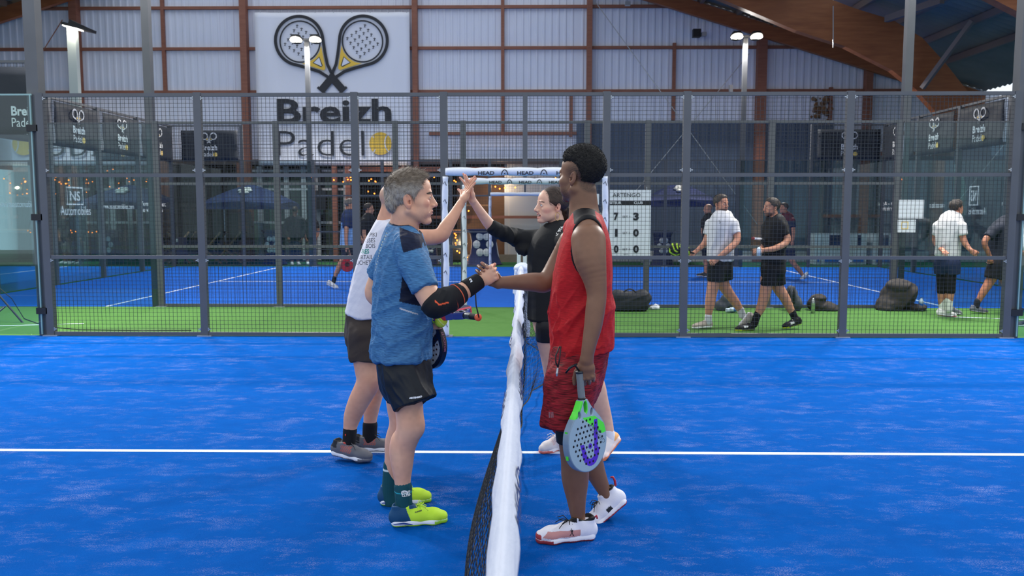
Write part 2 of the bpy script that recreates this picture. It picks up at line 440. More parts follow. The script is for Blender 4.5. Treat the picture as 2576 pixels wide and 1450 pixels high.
mat('navy', '1f2f63', 0.75, noise=(6, '1a2856', 1.3)); mat('banner_dark', '20252e', 0.7, bump=(3, 0.4, 0.03)); mat('ink', '23262e', 0.6)
mat('banner_white', 'e4e7f2', 0.55, bump=(1.2, 0.35, 0.05)); mat('yellow', 'f0c64a', 0.6); mat('logo_white', 'e6e6e2', 0.6, emit=None)
mat('zinc', 'b4bac0', 0.35, 0.7); mat('black', '15171b', 0.5); mat('black_soft', '191b20', 0.85)
mat('pad_white', 'dfe3ee', 0.5, bump=(14, 0.5, 0.012)); mat('lamp_glow', 'fffaf0', 0.4, emit=('fff6e4', 30)); mat('bulb', 'ffb45a', 0.4, emit=('ff7a20', 9))
mat('concrete', '707880', 0.9); mat('foliage', '6d8a70', 0.9, noise=(3, 'b7cbb0', 2)); mat('fence_wood', 'a07a58', 0.7)
glass_mat('glass', 'e4eff0', 0.025); glass_mat('glass_clear', 'eef6f6', 0.02)
mat('glass_edge', '8fb0ac', 0.2, emit=None)

# ------------------------------------------------------------------ floor and lines
YF, YG, YH, YW = 10.27, 13.46, 23.46, 26.2        # near side fence, second court's fences, end wall
struct(MB().box((-34, -4, -0.12), (26, 34, -0.02)).build('floor', MATS['turf_green_dark']))
struct(MB().box((-10, 0.27, -0.02), (10, YF + 0.02, 0)).build('floor', MATS['turf_blue']))
struct(MB().box((-34, YF + 0.02, -0.02), (26, YG + 0.04, -0.001)).build('floor', MATS['turf_green']))
struct(MB().box((-10, YG + 0.04, -0.02), (10, YH, 0)).build('floor', MATS['turf_blue_far']))
struct(MB().box((-31, YG - 3, -0.015), (-11.4, YH, 0.002)).build('floor', MATS['turf_blue_side']))
struct(MB().box((12.9, YG + 0.6, -0.015), (26, YH, 0.002)).build('floor', MATS['turf_blue_side']))
tr = [0]
def trim(mb, m, **k):
    tr[0] += 1; return struct(mb.build('trim_%d' % tr[0], m, **k))
trim(MB().box((-10, 5.245, 0), (10, 5.295, 0.002)), MATS['line_white'])
for sx in (-1, 1):
    trim(MB().box((sx * 6.95 - 0.025, YG + 0.04, 0), (sx * 6.95 + 0.025, YH, 0.003)), MATS['line_white'])
    trim(MB().box((sx * 6.95 - 0.025, 0.27, 0), (sx * 6.95 + 0.025, YF, 0.002)), MATS['line_white'])
trim(MB().box((-6.95, 18.40, 0), (6.95, 18.45, 0.003)), MATS['line_white'])

# ------------------------------------------------------------------ mesh fences and glass walls
def wires(mb, x0, x1, z0, z1, y, sp=0.05, r=0.0018, axis_='x'):
    t = r
    def bx(a, b):
        if axis_ == 'x': mb.box(a, b)
        else: mb.box((a[1], a[0], a[2]), (b[1], b[0], b[2]))
    n = int(round((x1 - x0) / sp))
    for i in range(1, n):
        x = x0 + (x1 - x0) * i / n; bx((x - t, y - t, z0), (x + t, y + t, z1))
    n = int(round((z1 - z0) / sp))
    for i in range(1, n):
        z = z0 + (z1 - z0) * i / n; bx((x0, y - t * 2.6, z - t), (x1, y - t * 0.8, z + t))
def side_fence(name, label, y, xs, top=3.0, over=None, sp=0.05, r=0.0018, cap_lab=None, group=None):
    """posts at xs, rails at 0/1/2/3 m, welded mesh between"""
    t = thing(name, label, 'fence', (xs[0], y, 0), group)
    for x in xs:
        part = MB(); part.box((x - 0.045, y - 0.03, 0), (x + 0.045, y + 0.04, top + 0.03)); part.build('post', MATS['post_grey'], t)
        part = MB(); part.box((x - 0.09, y - 0.05, 0.0), (x + 0.09, y + 0.09, 0.012)); part.build('base_plate', MATS['zinc'], t)
    for a, b in zip(xs[:-1], xs[1:]):
        m_ = MB(); wires(m_, a + 0.045, b - 0.045, 0.05, top, y - 0.004, sp, r); m_.build('wire_mesh', MATS['wire'], t)
        for z in (0.03, 1.0, 2.02, top):
            MB().box((a + 0.045, y - 0.02, z - 0.022), (b - 0.045, y + 0.02, z + 0.022)).build('rail', MATS['post_grey'], t)
        for z in ((0.09, 0.96, 2.08, top - 0.04) if y < YG else ()):
            for s_, x in ((1, a + 0.05), (-1, b - 0.05)):
                cl = MB()
                cl.box((min(x, x + s_ * 0.03), y - 0.028, z - 0.006), (max(x, x + s_ * 0.03), y - 0.018, z + 0.006)); cl.box((x - 0.006, y - 0.028, z - 0.02), (x + 0.006, y - 0.018, z + 0.02)); cl.build('clip', MATS['zinc'], t)
    return t
side_fence('mesh_fence', 'tall dark wire mesh fence beside the blue court, left of the net', YF, [-6.0, -4.04, -2.1, -1.0])
side_fence('mesh_fence', 'tall dark wire mesh fence beside the blue court, right of the net', YF, [1.0, 1.98, 3.96, 5.98])
def over_door(y, lab, pad=0.045, lab2=None, sp=0.05, r=0.0018):
    t = thing('door_transom', lab, 'fence', (0, y, 2.05))
    MB().box((-0.03, y - 0.03, 2.07), (0.03, y + 0.03, 3.0)).build('post', MATS['post_grey'], t)
    MB().box((-0.96, y - 0.02, 2.98), (0.96, y + 0.02, 3.022)).build('rail', MATS['post_grey'], t)
    MB().box((-0.96, y - 0.02, 2.03), (0.96, y + 0.02, 2.07)).build('rail', MATS['post_grey'], t)
    m_ = MB(); wires(m_, -0.96, 0.96, 2.07, 3.0, y - 0.004, sp, r); m_.build('wire_mesh', MATS['wire'], t)
over_door(YF, 'mesh panel above the open doorway of the near fence')
side_fence('mesh_fence', 'far court wire mesh fence behind the green strip, left of its doorway', YG, [-6.0, -4.04, -2.1, -1.0], group='middle fence')
side_fence('mesh_fence', 'middle court wire mesh fence behind the green strip, right of the scoreboard', YG, [1.0, 1.98, 3.96, 5.98], group='middle fence')
over_door(YG, 'mesh panel above the doorway of the middle fence')
side_fence('mesh_fence', 'farthest wire mesh fence by the lounge, left of its doorway', YH, [-6.0, -4.04, -2.1, -1.0], r=0.002, sp=0.075)
side_fence('mesh_fence', 'farthest wire mesh fence below the dark cladding, right of its doorway', YH, [1.0, 1.98, 3.96, 5.98], r=0.002, sp=0.075)
over_door(YH, 'mesh panel above the doorway of the farthest fence', sp=0.075)

def padded_frame(y, label, txt=True):
    """white padded sleeves round the door frame, laced in bulges"""
    t = thing('padded_door_frame', label, 'door frame', (-1, y, 0))
    for sx in (-1, 1):
        MB().box((sx * 1.0 - 0.04, y - 0.04, 0), (sx * 1.0 + 0.04, y + 0.04, 2.12)).build('steel_post', MATS['post_grey'], t)
        pts = []; rs = []; n = 60
        for i in range(n + 1):
            z = 0.02 + 1.98 * i / n; pts.append((sx * (0.985 + 0.006 * math.sin(z * 5)), y - 0.03, z)); rs.append(0.031 + 0.010 * abs(math.sin(z * math.pi * 3.1)) ** 0.6)
        MB().tube(pts, rs, 10).build('padding', MATS['pad_white'], t, True)
        la = MB()
        for i in range(9):
            z = 0.15 + i * 0.22; la.tube([(sx * 0.985 - 0.025, y - 0.062, z), (sx * 0.985, y - 0.074, z + 0.03), (sx * 0.985 + 0.018, y - 0.066, z - 0.02)], 0.004, 5)
        la.build('lacing', MATS['black'], t)
    pts = []; rs = []; n = 90
    for i in range(n + 1):
        x = -0.98 + 1.96 * i / n; pts.append((x, y - 0.03, 2.06)); rs.append(0.040 + 0.014 * abs(math.sin((x + 1) * math.pi * 2.6)) ** 0.5)
    MB().tube(pts, rs, 12).build('padding', MATS['pad_white'], t, True)
    if txt:
        m_ = MB()
        for k_, x in enumerate((-0.58, -0.1, 0.38)):
            text_on(m_, 'HEAD', 0.062, (x, y - 0.088, 2.02), (1, 0, 0), (0, 0, 1), 0.0015, 'LEFT', 1.25)
            cx = x + 0.33; arc = [(cx - 0.04 + 0.08 * q / 8, 2.02 + 0.06 * math.sin(math.pi * q / 8) ** 0.6) for q in range(9)]
            m_.strip(arc, 0.006, lambda a, b, tt: (a, y - 0.088, b), 0)
            m_.strip([(cx - 0.008, 2.035), (cx + 0.008, 2.035)], 0.008, lambda a, b, tt: (a, y - 0.088, b), 0)
        m_.build('lettering', MATS['ink'], t)
padded_frame(YF, 'white padded door frame in the near fence at the net end')
padded_frame(YG, 'white padded door frame of the middle fence, seen through the nearest one')
padded_frame(YH, 'smallest and farthest white padded door frame', False)

# glass walls: near court step panel each side, second court ends
def glass_panel(t, a, b, z0, z1, name='glass_pane'):
    a = Vector(a); b = Vector(b); MB().bar((a.x, a.y, (z0 + z1) / 2), (b.x, b.y, (z0 + z1) / 2), 0.012, z1 - z0).build(name, MATS['glass'], t)
for sx, lab in ((-1, 'clear glass wall panel at the left end of the near fence'), (1, 'clear glass wall panel at the right end of the near fence')):
    t = thing('glass_wall', lab, 'glass wall', (sx * 6.1, YF, 0))
    glass_panel(t, (sx * 6.1, YF, 0), (sx * 8.1, YF, 0), 0.02, 3.0)
    glass_panel(t, (sx * 8.12, YF, 0), (sx * 10.0, YF, 0), 0.02, 3.0)
    MB().box((min(sx * 6.1, sx * 10), YF - 0.008, 3.0), (max(sx * 6.1, sx * 10), YF + 0.008, 3.02)).build('edge_strip', MATS['glass_edge'], t)
    x = sx * 6.12; MB().box((x - 0.008, YF - 0.01, 0.02), (x + 0.008, YF + 0.01, 3.0)).build('edge_strip', MATS['glass_edge'], t)
    cl = MB()
    for z in (0.32, 1.5, 2.6): cl.box((sx * 6.1 - 0.07, YF - 0.03, z - 0.04), (sx * 6.1 + 0.07, YF + 0.03, z + 0.04))
    cl.build('clamp', MATS['black'], t)
def logo(mbs, cx, cz, s, fn, detail=True, white=False):
    """two crossed padel rackets; mbs = (dark, yellow, white)"""
    D, Yl, W = mbs
    for sg in (1, -1):
        th = R_(41.5); ax_ = (-math.sin(th), -math.cos(th)); pr = (math.cos(th), -math.sin(th))
        C = (1.283, 1.42)
        def T(a, b): return (cx + sg * s * (C[0] + a * ax_[0] + b * pr[0]), cz + s * (C[1] + a * ax_[1] + b * pr[1]))
        path = []
        for i in range(41):
            g = R_(52 + (360 - 104) * i / 40); path.append((0.95 * math.cos(g), 0.95 * math.sin(g)))
        endp = [(1.05, -0.44), (1.42, -0.22), (1.78, -0.11), (1.95, -0.09)]
        path = [(a, -b) for a, b in endp[::-1]] + path + endp
        wd = [0.062 * (1.5 if white else 1)] * len(path)
        D.strip([T(a, b) for a, b in path], [x * s for x in wd], fn, 0)
        D.strip([T(0.05 + 0.8 * math.cos(2 * math.pi * i / 40), 0.8 * math.sin(2 * math.pi * i / 40)) for i in range(40)], (0.03 if not white else 0.05) * s, fn, 0.001, True)
        D.strip([T(1.85, 0), T(2.6, 0)], 0.15 * s, fn, 0.002); D.strip([T(2.55, 0), T(2.65, 0)], 0.2 * s, fn, 0.002)
        if detail:
            tri = [(0.72, 0.53), (0.86, 0.30), (0.92, 0), (0.86, -0.30), (0.72, -0.53), (1.15, -0.26), (1.5, -0.05), (1.5, 0.05), (1.15, 0.26)]
            n0 = len(Yl.v); Yl.add([fn(*T(a, b), 0.001) for a, b in tri] + [fn(*T(1.05, 0), 0.001)], [(i, (i + 1) % 9, 9) for i in range(9)])
            t2 = [(1.0, 0.17), (1.0, -0.17), (1.33, -0.03), (1.33, 0.03)]
            W.add([fn(*T(a, b), 0.002) for a, b in t2], [(0, 1, 2, 3)]); D.strip([T(a, b) for a, b in t2], 0.02 * s, fn, 0.003, True)
            for i in range(-3, 4):
                for j in range(-3, 4):
                    a = 0.21 * i + 0.05 + 0.05 * j; b = 0.21 * j - 0.05 * i
                    if (a - 0.05) ** 2 + b * b > 0.62 ** 2: continue
                    x, z = T(a, b); q = 0.065 * s
                    D.add([fn(x, z + q * 0.3, 0.001), fn(x - q * 0.75, z - q * 1.0, 0.001), fn(x, z - q * 0.7, 0.001), fn(x + q * 0.45, z - q * 1.15, 0.001)], [(0, 1, 2, 3)])
                    for g in (-50, 5, 60):
                        D.strip([(x, z + q * 0.2), (x + q * math.sin(R_(g)) * 0.95, z + q * 0.2 + q * math.cos(R_(g)) * 0.95)], q * 0.2, fn, 0.001)
        else:
            Yl.add([fn(*T(a, b), 0.001) for a, b in ((0.95, 0.3), (0.95, -0.3), (1.4, 0))], [(0, 1, 2)])
def text_fit(mb, body, x0, x1, z0, z1, fn, bold=0.0, t=0.0):
    co, fs = text_mesh(body, 1.0, bold, 'LEFT'); a, b = co.min(0), co.max(0)
    mb.add([fn(x0 + (c[0] - a[0]) / (b[0] - a[0]) * (x1 - x0), z0 + (c[1] - a[1]) / (b[1] - a[1]) * (z1 - z0), t) for c in co], fs)
def ball_mark(Yl, W, cx, cz, r, fn):
    Yl.add([fn(cx, cz, 0.001)] + [fn(cx + r * math.cos(2 * math.pi * i / 28), cz + r * math.sin(2 * math.pi * i / 28), 0.001) for i in range(28)], [(0, 1 + i, 1 + (i + 1) % 28) for i in range(28)])
    for sg in (-1, 1):
        W.strip([(cx + sg * r * (1.15 - 0.75 * math.cos(R_(g))), cz + r * 0.95 * math.sin(R_(g)) + sg * r * 0.08) for g in range(-58, 59, 9)], r * 0.05, fn, 0.002)

# second court end walls: glass to 3 m, mesh and banners to 4 m
def small_banner(t_label, a, b, z0, z1, face, text=True, logo_u=0.5, group=None, plain=False, ls=1.0, rk=True):
    """dark banner between plan points a and b; face = +1/-1 side of the lettering"""
    a = Vector((a[0], a[1], 0)); b = Vector((b[0], b[1], 0)); d = (b - a); L_ = d.length; d.normalize(); n = Vector((d.y, -d.x, 0)) * face
    t = thing('banner', t_label, 'banner', (a.x, a.y, z0), group)
    H = z1 - z0; nx, nz = 14, 8; vs = []; fs = []
    def wob(u, v_): return 0.02 * math.sin(u * 7 + v_ * 4) * math.sin(math.pi * u) + 0.012 * math.sin(v_ * 9 + u * 15)
    for j in range(nz + 1):
        for i in range(nx + 1):
            u = i / nx; v_ = j / nz; p = a + d * L_ * u + n * (0.02 + wob(u, v_)); vs.append((p.x, p.y, z0 + H * v_))
    for j in range(nz):
        for i in range(nx): fs.append((j * (nx + 1) + i, j * (nx + 1) + i + 1, (j + 1) * (nx + 1) + i + 1, (j + 1) * (nx + 1) + i))
    cl = MB().add(vs, fs).build('cloth', MATS['banner_dark'], t, True)
    so = cl.modifiers.new('s', 'SOLIDIFY'); so.thickness = 0.003
    if plain: return t
    sgn = face
    def fn(x, z, tt):
        u = max(0, min(1, 0.5 + x / L_ * sgn)) if True else 0
        p = a + d * (L_ * u) + n * (0.05 + tt); return (p.x, p.y, z)
    D, Yl, W = MB(), MB(), MB(); c = (logo_u - 0.5) * L_; s = H * 0.115
    H0, H = H, H * ls
    if rk: logo((D, Yl, W), c, z0 + H * 0.64, s, fn, False, True)
    text_fit(D, 'Breizh', c - H * 0.27, c + H * 0.27, z0 + H * 0.34, z0 + H * 0.52, fn, 0.03)
    text_fit(D, 'Padel', c - H * 0.27, c + H * 0.12, z0 + H * 0.13, z0 + H * 0.30, fn, 0.0)
    ball_mark(Yl, D, c + H * 0.2, z0 + H * 0.2, H * 0.07, fn)
    D.build('lettering', MATS['logo_white'], t); Yl.build('yellow_mark', MATS['yellow'], t)
    return t
for sx, sd in ((-1, 'left'), (1, 'right')):
    t = thing('court_end_wall', 'glass and mesh end wall closing the %s end of the middle court' % sd, 'glass wall', (sx * 10.0, YG, 0))
    X = sx * 10.05
    ys = [YG + 2 * i for i in range(6)]
    for i, y in enumerate(ys):
        MB().box((X - 0.05, y - 0.05, 0), (X + 0.05, y + 0.05, 4.0)).build('post', MATS['post_grey'], t)
    for a, b in zip(ys[:-1], ys[1:]):
        glass_panel(t, (X, a + 0.06, 0), (X, b - 0.06, 0), 0.02, 3.0)
        m_ = MB(); wires(m_, a + 0.05, b - 0.05, 3.0, 4.0, X, 0.05, 0.002, 'y'); m_.build('wire_mesh', MATS['wire'], t)
        MB().bar((X, a, 3.98), (X, b, 3.98), 0.05, 0.05).build('rail', MATS['post_grey'], t); MB().bar((X, a, 3.0), (X, b, 3.0), 0.05, 0.05).build('rail', MATS['post_grey'], t)
    # glass steps along the side walls of that court
    for y, nm in ((YG, 'nearer'), (YH, 'farther')):
        t = thing('corner_wall', 'glass and mesh corner wall of the middle court, %s side at its %s end' % (nm, sd), 'glass wall', (sx * 8, y, 0))
        for x0, x1 in ((6.06, 7.98), (8.06, 10.0)):
            glass_panel(t, (sx * x0, y, 0), (sx * x1, y, 0), 0.02, 3.0)
        MB().box((sx * 8.02 - 0.04, y - 0.04, 0), (sx * 8.02 + 0.04, y + 0.04, 4.0)).build('post', MATS['post_grey'], t)
        m_ = MB(); wires(m_, min(sx * 8.06, sx * 10), max(sx * 8.06, sx * 10), 3.0, 4.0, y); m_.build('wire_mesh', MATS['wire'], t)
        MB().bar((sx * 8, y, 3.98), (sx * 10, y, 3.98), 0.04, 0.04).build('rail', MATS['post_grey'], t)
        MB().bar((sx * 6.06, y, 3.0), (sx * 10, y, 3.0), 0.02, 0.02).build('rail', MATS['post_grey'], t)
BL = ['nearest', 'second nearest', 'third', 'fourth', 'farthest']
for i in range(5):
    a, b = YG + 2 * i + 0.1, YG + 2 * i + 1.9
    small_banner('%s dark racket banner along the left end wall' % BL[i], (-9.985, a), (-9.985, b), 2.98, 3.9, 1)
    small_banner('%s dark racket banner along the right end wall' % BL[i], (9.985, a), (9.985, b), 2.98, 3.9, -1)
small_banner('dark racket banner facing us in the far left corner', (-9.7, YH - 0.05), (-8.1, YH - 0.05), 3.0, 3.85, 1)
small_banner('dark racket banner facing us in the far right corner', (8.15, YH - 0.05), (9.9, YH - 0.05), 3.0, 3.85, 1)
small_banner('dark banner at the top left frame edge, beside the tall near post', (-9.9, YG - 0.06), (-7.85, YG - 0.06), 2.82, 3.88, 1, logo_u=0.905, ls=0.8, rk=False)
small_banner('dark racket banner at the top right, cut by the frame edge', (7.95, YG - 0.06), (9.9, YG - 0.06), 2.82, 3.88, 1, logo_u=0.12, ls=0.8)
small_banner('dark racket banner low down at the left neighbouring court', (-12.2, 18.0), (-12.2, 19.6), 2.55, 3.25, 1)

# lettering on the glass of the end walls
def glass_letters(label, X, y0, y1, z0, z1, body, mirror=False, frame=False, bold=0.0):
    t = MB(); sg = -1 if mirror else 1
    fn = lambda a, b, tt: (X + (0.012 if X < 0 else -0.012), a, b)
    if mirror: text_fit(t, body, y1, y0, z0, z1, fn, bold) if False else text_fit(t, body, y0, y1, z0, z1, fn, bold)
    else: text_fit(t, body, y0, y1, z0, z1, fn, bold)
    if frame:
        w_ = y1 - y0; t.strip([(y0 - 0.25 * w_, z0 - 0.08), (y1 + 0.25 * w_, z0 - 0.08), (y1 + 0.25 * w_, z1 + 0.08), (y0 - 0.25 * w_, z1 + 0.08)], 0.02, fn, 0, True)
    tag(t.build('window_lettering', MATS['logo_white']), label, 'lettering')
def yat(u, X):  # depth at which the pixel column u crosses the plan line x = X
    d = _RC @ Vector(((u - 1288) / FPX, 0, -1)); return X * d.y / d.x
GL = -10.04
def zz(v, Y): return CAMZ + (533 - v) * Y / FPX
def gl(label, u0, u1, v0, v1, body, X=GL, frame=False, bold=0.0):
    y0, y1 = yat(u0, X), yat(u1, X); ym = (y0 + y1) / 2
    glass_letters(label, X, min(y0, y1), max(y0, y1), zz(v1, ym), zz(v0, ym), body, X > 0, frame, bold)
gl('white NS letters in a square frame on the left glass wall', 186, 212, 482, 506, 'NS', frame=True, bold=0.02)
gl('large white word Automobiles on the left glass wall', 161, 236, 519, 542, 'Automobiles', bold=0.01)
gl('white web address on the left glass wall, beside the tall near post', 0, 124, 506, 522, 'www.nsautomobiles.com', bold=0.01)
gl('small white web address on the left glass wall, right of the framed NS', 264, 344, 514, 526, 'www.nsautomobiles.com')
gl('two short lines of white print on the left glass wall, farthest along', 360, 424, 508, 534, 'Vente - Achat\nde v\u00e9hicules', bold=0.01)
gl('reversed framed NS letters on the right glass wall', 2432, 2446, 480, 508, 'NS', 10.04, True, 0.02)
gl('reversed white word Automobiles on the right glass wall', 2428, 2470, 523, 540, 'Automobiles', 10.04, bold=0.01)
gl('reversed white print on the right glass wall near its far end', 2200, 2258, 508, 530, 'Vente - Achat\nde v\u00e9hicules', 10.04)
gl('reversed white web address on the right glass wall, right of the notices', 2330, 2366, 510, 524, 'www.nsautomobiles.com', 10.04)
gl('reversed white web address on the right glass wall by the right frame edge', 2510, 2576, 505, 518, 'www.nsautomobiles.com', 10.04, bold=0.01)

# ------------------------------------------------------------------ masts and floodlights
def mast(label, x, y, h=6.3, lamps=True, w_=0.12, yaw=0.0, away=False, light=True):
    t = thing('floodlight_mast', label, 'floodlight', (x, y, 0))
    MB().box((x - w_ / 2, y - w_ / 2 + 0.1, 0), (x + w_ / 2, y + w_ / 2 + 0.1, h)).build('pole', MATS['post_grey'], t)
    if lamps:
        MB().bar((x - 0.38, y, h), (x + 0.38, y, h), 0.06, 0.06).build('crossarm', MATS['post_grey'], t)
        for s_ in (-1, 1):
            cx = x + s_ * 0.27; cy = y; di = -1 if y > 12 or y > 8 else 1
            hd = MB(); hd.tube([(cx, cy + 0.02, h + 0.09), (cx, cy - 0.0, h + 0.04), (cx, cy - 0.03, h - 0.02)], [0.1, 0.17, 0.18], 18)
            for q in range(6): hd.box((cx - 0.1, cy - 0.1 + q * 0.04, h + 0.06), (cx + 0.1, cy - 0.09 + q * 0.04, h + 0.13))
            hd.build('lamp_housing', MATS['black'], t, False)
            MB().tube([(cx, cy - 0.031 * 1, h - 0.021), (cx, cy - 0.034, h - 0.05)], [0.165, 0.15], 18).build('lens', MATS['lamp_glow'], t)
            if light:
                l = bpy.data.lights.new('lamp', 'AREA'); l.shape = 'DISK'; l.size = 0.3; l.energy = LAMP_W; l.color = (1, 0.97, 0.92); l.spread = R_(150)
                o = bpy.data.objects.new('lamp', l); COL.objects.link(o); o.location = (cx, cy - 0.05, h - 0.07); o.rotation_euler = (R_(28) * (1 if y > 5 else -1) * -1, 0, 0); adopt(o, t)
    return t
mast('lit twin-lamp floodlight mast in front of the big white banner', -6.12, YH, 6.35)
mast('lit twin-lamp floodlight mast below the right roof slope', 6.12, YH, 6.4)
mast('grey mast rising at the left of the middle fence, top out of the photo', -6.12, YG, 6.4)
mast('grey mast rising at the right of the middle fence, top out of the photo', 6.12, YG, 6.4)
mast('thick grey mast at the left end of the near fence, top out of the photo', -6.1, YF, 6.4, w_=0.15)
mast('thick grey mast at the right end of the near fence, top out of the photo', 6.08, YF, 6.4, w_=0.15)
t = thing('floodlight_mast', 'pale lit mast with a tilted dark floodlight facing the left court', 'floodlight', (-11.4, 21, 0))
MB().box((-11.5, 21.0, 0), (-11.28, 21.15, 6.2)).build('pole', mat('pole_pale', 'aeb7b4', 0.5), t)
p0 = P(165, 62, 20.9); p1 = P(232, 78, 20.9)
MB().bar(p0, p1, 0.4, 0.07).bar(p0 + Vector((.15, 0, .06)), p1 + Vector((-.2, 0, .07)), 0.25, 0.1).build('lamp_housing', MATS['black'], t)
MB().bar(p0 + Vector((0, 0, -.045)), p0.lerp(p1, .55) + Vector((0, 0, -.045)), 0.3, 0.015).build('lens', MATS['lamp_glow'], t)

# ------------------------------------------------------------------ end wall, roof
def ribbed(x0, x1, z0, z1, y, m, pitch=0.22, name='wall_back', ztop=None):
    """vertical trapezoid ribs; ztop(x) optional sloping top"""
    mb = MB(); x = x0; vs = []; pr = []
    while x < x1 - 1e-6:
        for dx, dy in ((0, 0), (0.14, 0), (0.155, -0.025), (0.19, -0.025)):
            if x + dx < x1: pr.append((x + dx, y + dy))
        x += pitch
    pr.append((x1, y))
    for i, (a, b) in enumerate(pr): vs += [(a, b, z0), (a, b, z1 if ztop is None else ztop(a))]
    mb.add(vs, [(2 * i, 2 * i + 2, 2 * i + 3, 2 * i + 1) for i in range(len(pr) - 1)])
    mb.box((x0, y + 0.01, z0), (x1, y + 0.06, min(z1, z0 + 0.05)))
    o = mb.build(name, m); so = o.modifiers.new('s', 'SOLIDIFY'); so.thickness = 0.02; so.offset = 1
    return struct(o)
RX = -5.3
def zroof(x): return 11.34 - 0.31 * abs(x - RX)     # underside of the deck
XL, XR = -26.0, 13.0
ribbed(XL, 1.6, 3.1, 9, YW, MATS['clad_light'], ztop=zroof)
ribbed(1.6, 9.6, 4.4, 9, YW, MATS['clad_light'], ztop=zroof)
ribbed(9.6, XR + 6, 3.3, 9, YW, MATS['clad_light'], ztop=lambda x: max(zroof(x), 4.6))
ribbed(1.6, 9.6, 0, 4.4, YW - 0.02, MATS['clad_navy'], pitch=0.3)
ribbed(-0.65, 1.6, 0, 3.1, YW + 0.02, MATS['cream'], pitch=1.0)
ribbed(9.6, 13.4, 0, 3.3, YW, MATS['clad_grey'])
struct(MB().box((1.6, YW - 0.15, 0), (9.6, YW - 0.06, 0.32)).build('baseboard_back', MATS['cream']))
# columns, girts
for u, w_ in ((207, 0.24), (625, 0.2), (1048, 0.16), (1480, 0.16), (1908, 0.28), (2175, 0.2)):
    x = P(u, 300, YW).x
    trim(MB().box((x - w_ / 2, YW - 0.3, 0.0), (x + w_ / 2, YW - 0.04, zroof(x) - 0.3)), MATS['wood_red'])
for u, z1, z0 in ((422, 9.1, 5.3), (1265, 12, 4.0), (1436, 5.3, 3.9), (1692, 6.75, 4.4), (2085, 5.4, 4.4)):
    x = P(u, 300, YW).x; trim(MB().box((x - 0.05, YW - 0.14, z0), (x + 0.05, YW - 0.04, min(z1, zroof(x) - 0.3))), MATS['wood_red'])
for z in (7.86, 6.62, 5.3):
    xr = min(XR, RX + (11.0 - z) / 0.31); trim(MB().box((max(XL, RX - (11.0 - z) / 0.31), YW - 0.13, z - 0.045), (xr, YW - 0.04, z + 0.045)), MATS['wood_red'])
trim(MB().box((-3.0, YW - 0.13, 3.95), (1.6, YW - 0.04, 4.05)), MATS['wood_red'])
trim(MB().box((-17, YW - 0.16, 3.05), (1.6, YW - 0.04, 3.2)), mat('lintel', '5a4b48', 0.7))
trim(MB().box((9.6, YW - 0.13, 3.3), (13.4, YW - 0.04, 3.42)), MATS['wood_red'])
# bracing rods
for a, b in (((1500, 8), (1905, 565)), ((1885, 135), (1600, 480)), ((2096, 15), (2096, 120))):
    if a[0] == 2096: pa, pb = P(*a, 21.3), P(*b, 21.3)
    else: pa, pb = P(*a, YW - 0.35), P(*b, YW - 0.35)
    trim(MB().tube([pa, pb], 0.012, 6), MATS['zinc'])
trim(MB().tube([P(157, 50, YW - 0.3), P(60, 205, YW - 0.3)], 0.015, 6), MATS['wood_red'])
# roof deck with a skylight opening, purlins, frames
def slope_box(mb, x0, x1, y0, y1, th=0.06, off=0.0, nx=1):
    vs = [(x0, y0, zroof(x0) + off), (x1, y0, zroof(x1) + off), (x1, y1, zroof(x1) + off), (x0, y1, zroof(x0) + off)]
    vs += [(a, b, c + th) for a, b, c in vs]
    mb.add(vs, [(0,3,2,1),(4,5,6,7),(0,1,5,4),(1,2,6,5),(2,3,7,6),(3,0,4,7)])
def corr_deck(x0, x1, y0, y1):
    """corrugated sheets running down the slope"""
    mb = MB(); vs = []; n = int((y1 - y0) / 0.125); pr = []
    for i in range(n + 1):
        y = y0 + (y1 - y0) * i / n; dz = 0.022 * (1 if i % 2 else -1); vs += [(x0, y, zroof(x0) + dz), (x1, y, zroof(x1) + dz)]
    mb.add(vs, [(2 * i, 2 * i + 1, 2 * i + 3, 2 * i + 2) for i in range(n)])
    o = mb.build('ceiling', MATS['roof_deck']); so = o.modifiers.new('s', 'SOLIDIFY'); so.thickness = 0.01; return struct(o)
Y0 = 12.5
corr_deck(XL, -12.5, Y0, YW); corr_deck(2.0, 6.9, Y0, YW)   # unseen ridge left undecked, an added gap letting sky light in
corr_deck(6.9, 8.15, Y0, 16.9); corr_deck(6.9, 8.15, 21.9, YW); corr_deck(8.15, XR + 1.2, Y0, YW)
sk = MB(); slope_box(sk, 6.9, 8.15, 16.9, 21.9, 0.01, 0.02); struct(sk.build('window_1', MATS['glass_clear']))
pu = 0
for i in range(-19, 18):
    x = RX + 0.55 + i * 1.12
    if x < XL or x > XR: continue
    if -12.5 < x < 2.0: continue
    z = zroof(x); trim(MB().box((x - 0.05, Y0, z - 0.2), (x + 0.05, YW, z - 0.03)), MATS['purlin'])
def gable_rafter(y, dep, th, name='trim'):
    for s_ in (-1, 1):
        x1 = RX + s_ * (XR + 1 - RX); mb = MB()
        poly = [(RX, zroof(RX) - 0.18), (x1, zroof(x1) - 0.18), (x1, zroof(x1) - 0.18 - dep), (RX, zroof(RX) - 0.18 - dep)]
        mb.prism(poly, lambda a, b, t_: (a, t_, b), y - th, y); trim(mb, MATS['wood_glulam'])
gable_rafter(YW - 0.3, 0.42, 0.16)
UP = [(2146, 24), (2241, 53), (2315, 98), (2374, 163), (2425, 228), (2451, 264), (2480, 340), (2492, 430), (2494, 560), (2494, 690)]
LO = [(2001, 80), (2122, 119), (2238, 178), (2297, 225), (2345, 279), (2385, 340), (2420, 410), (2445, 500), (2457, 600), (2457, 690)]
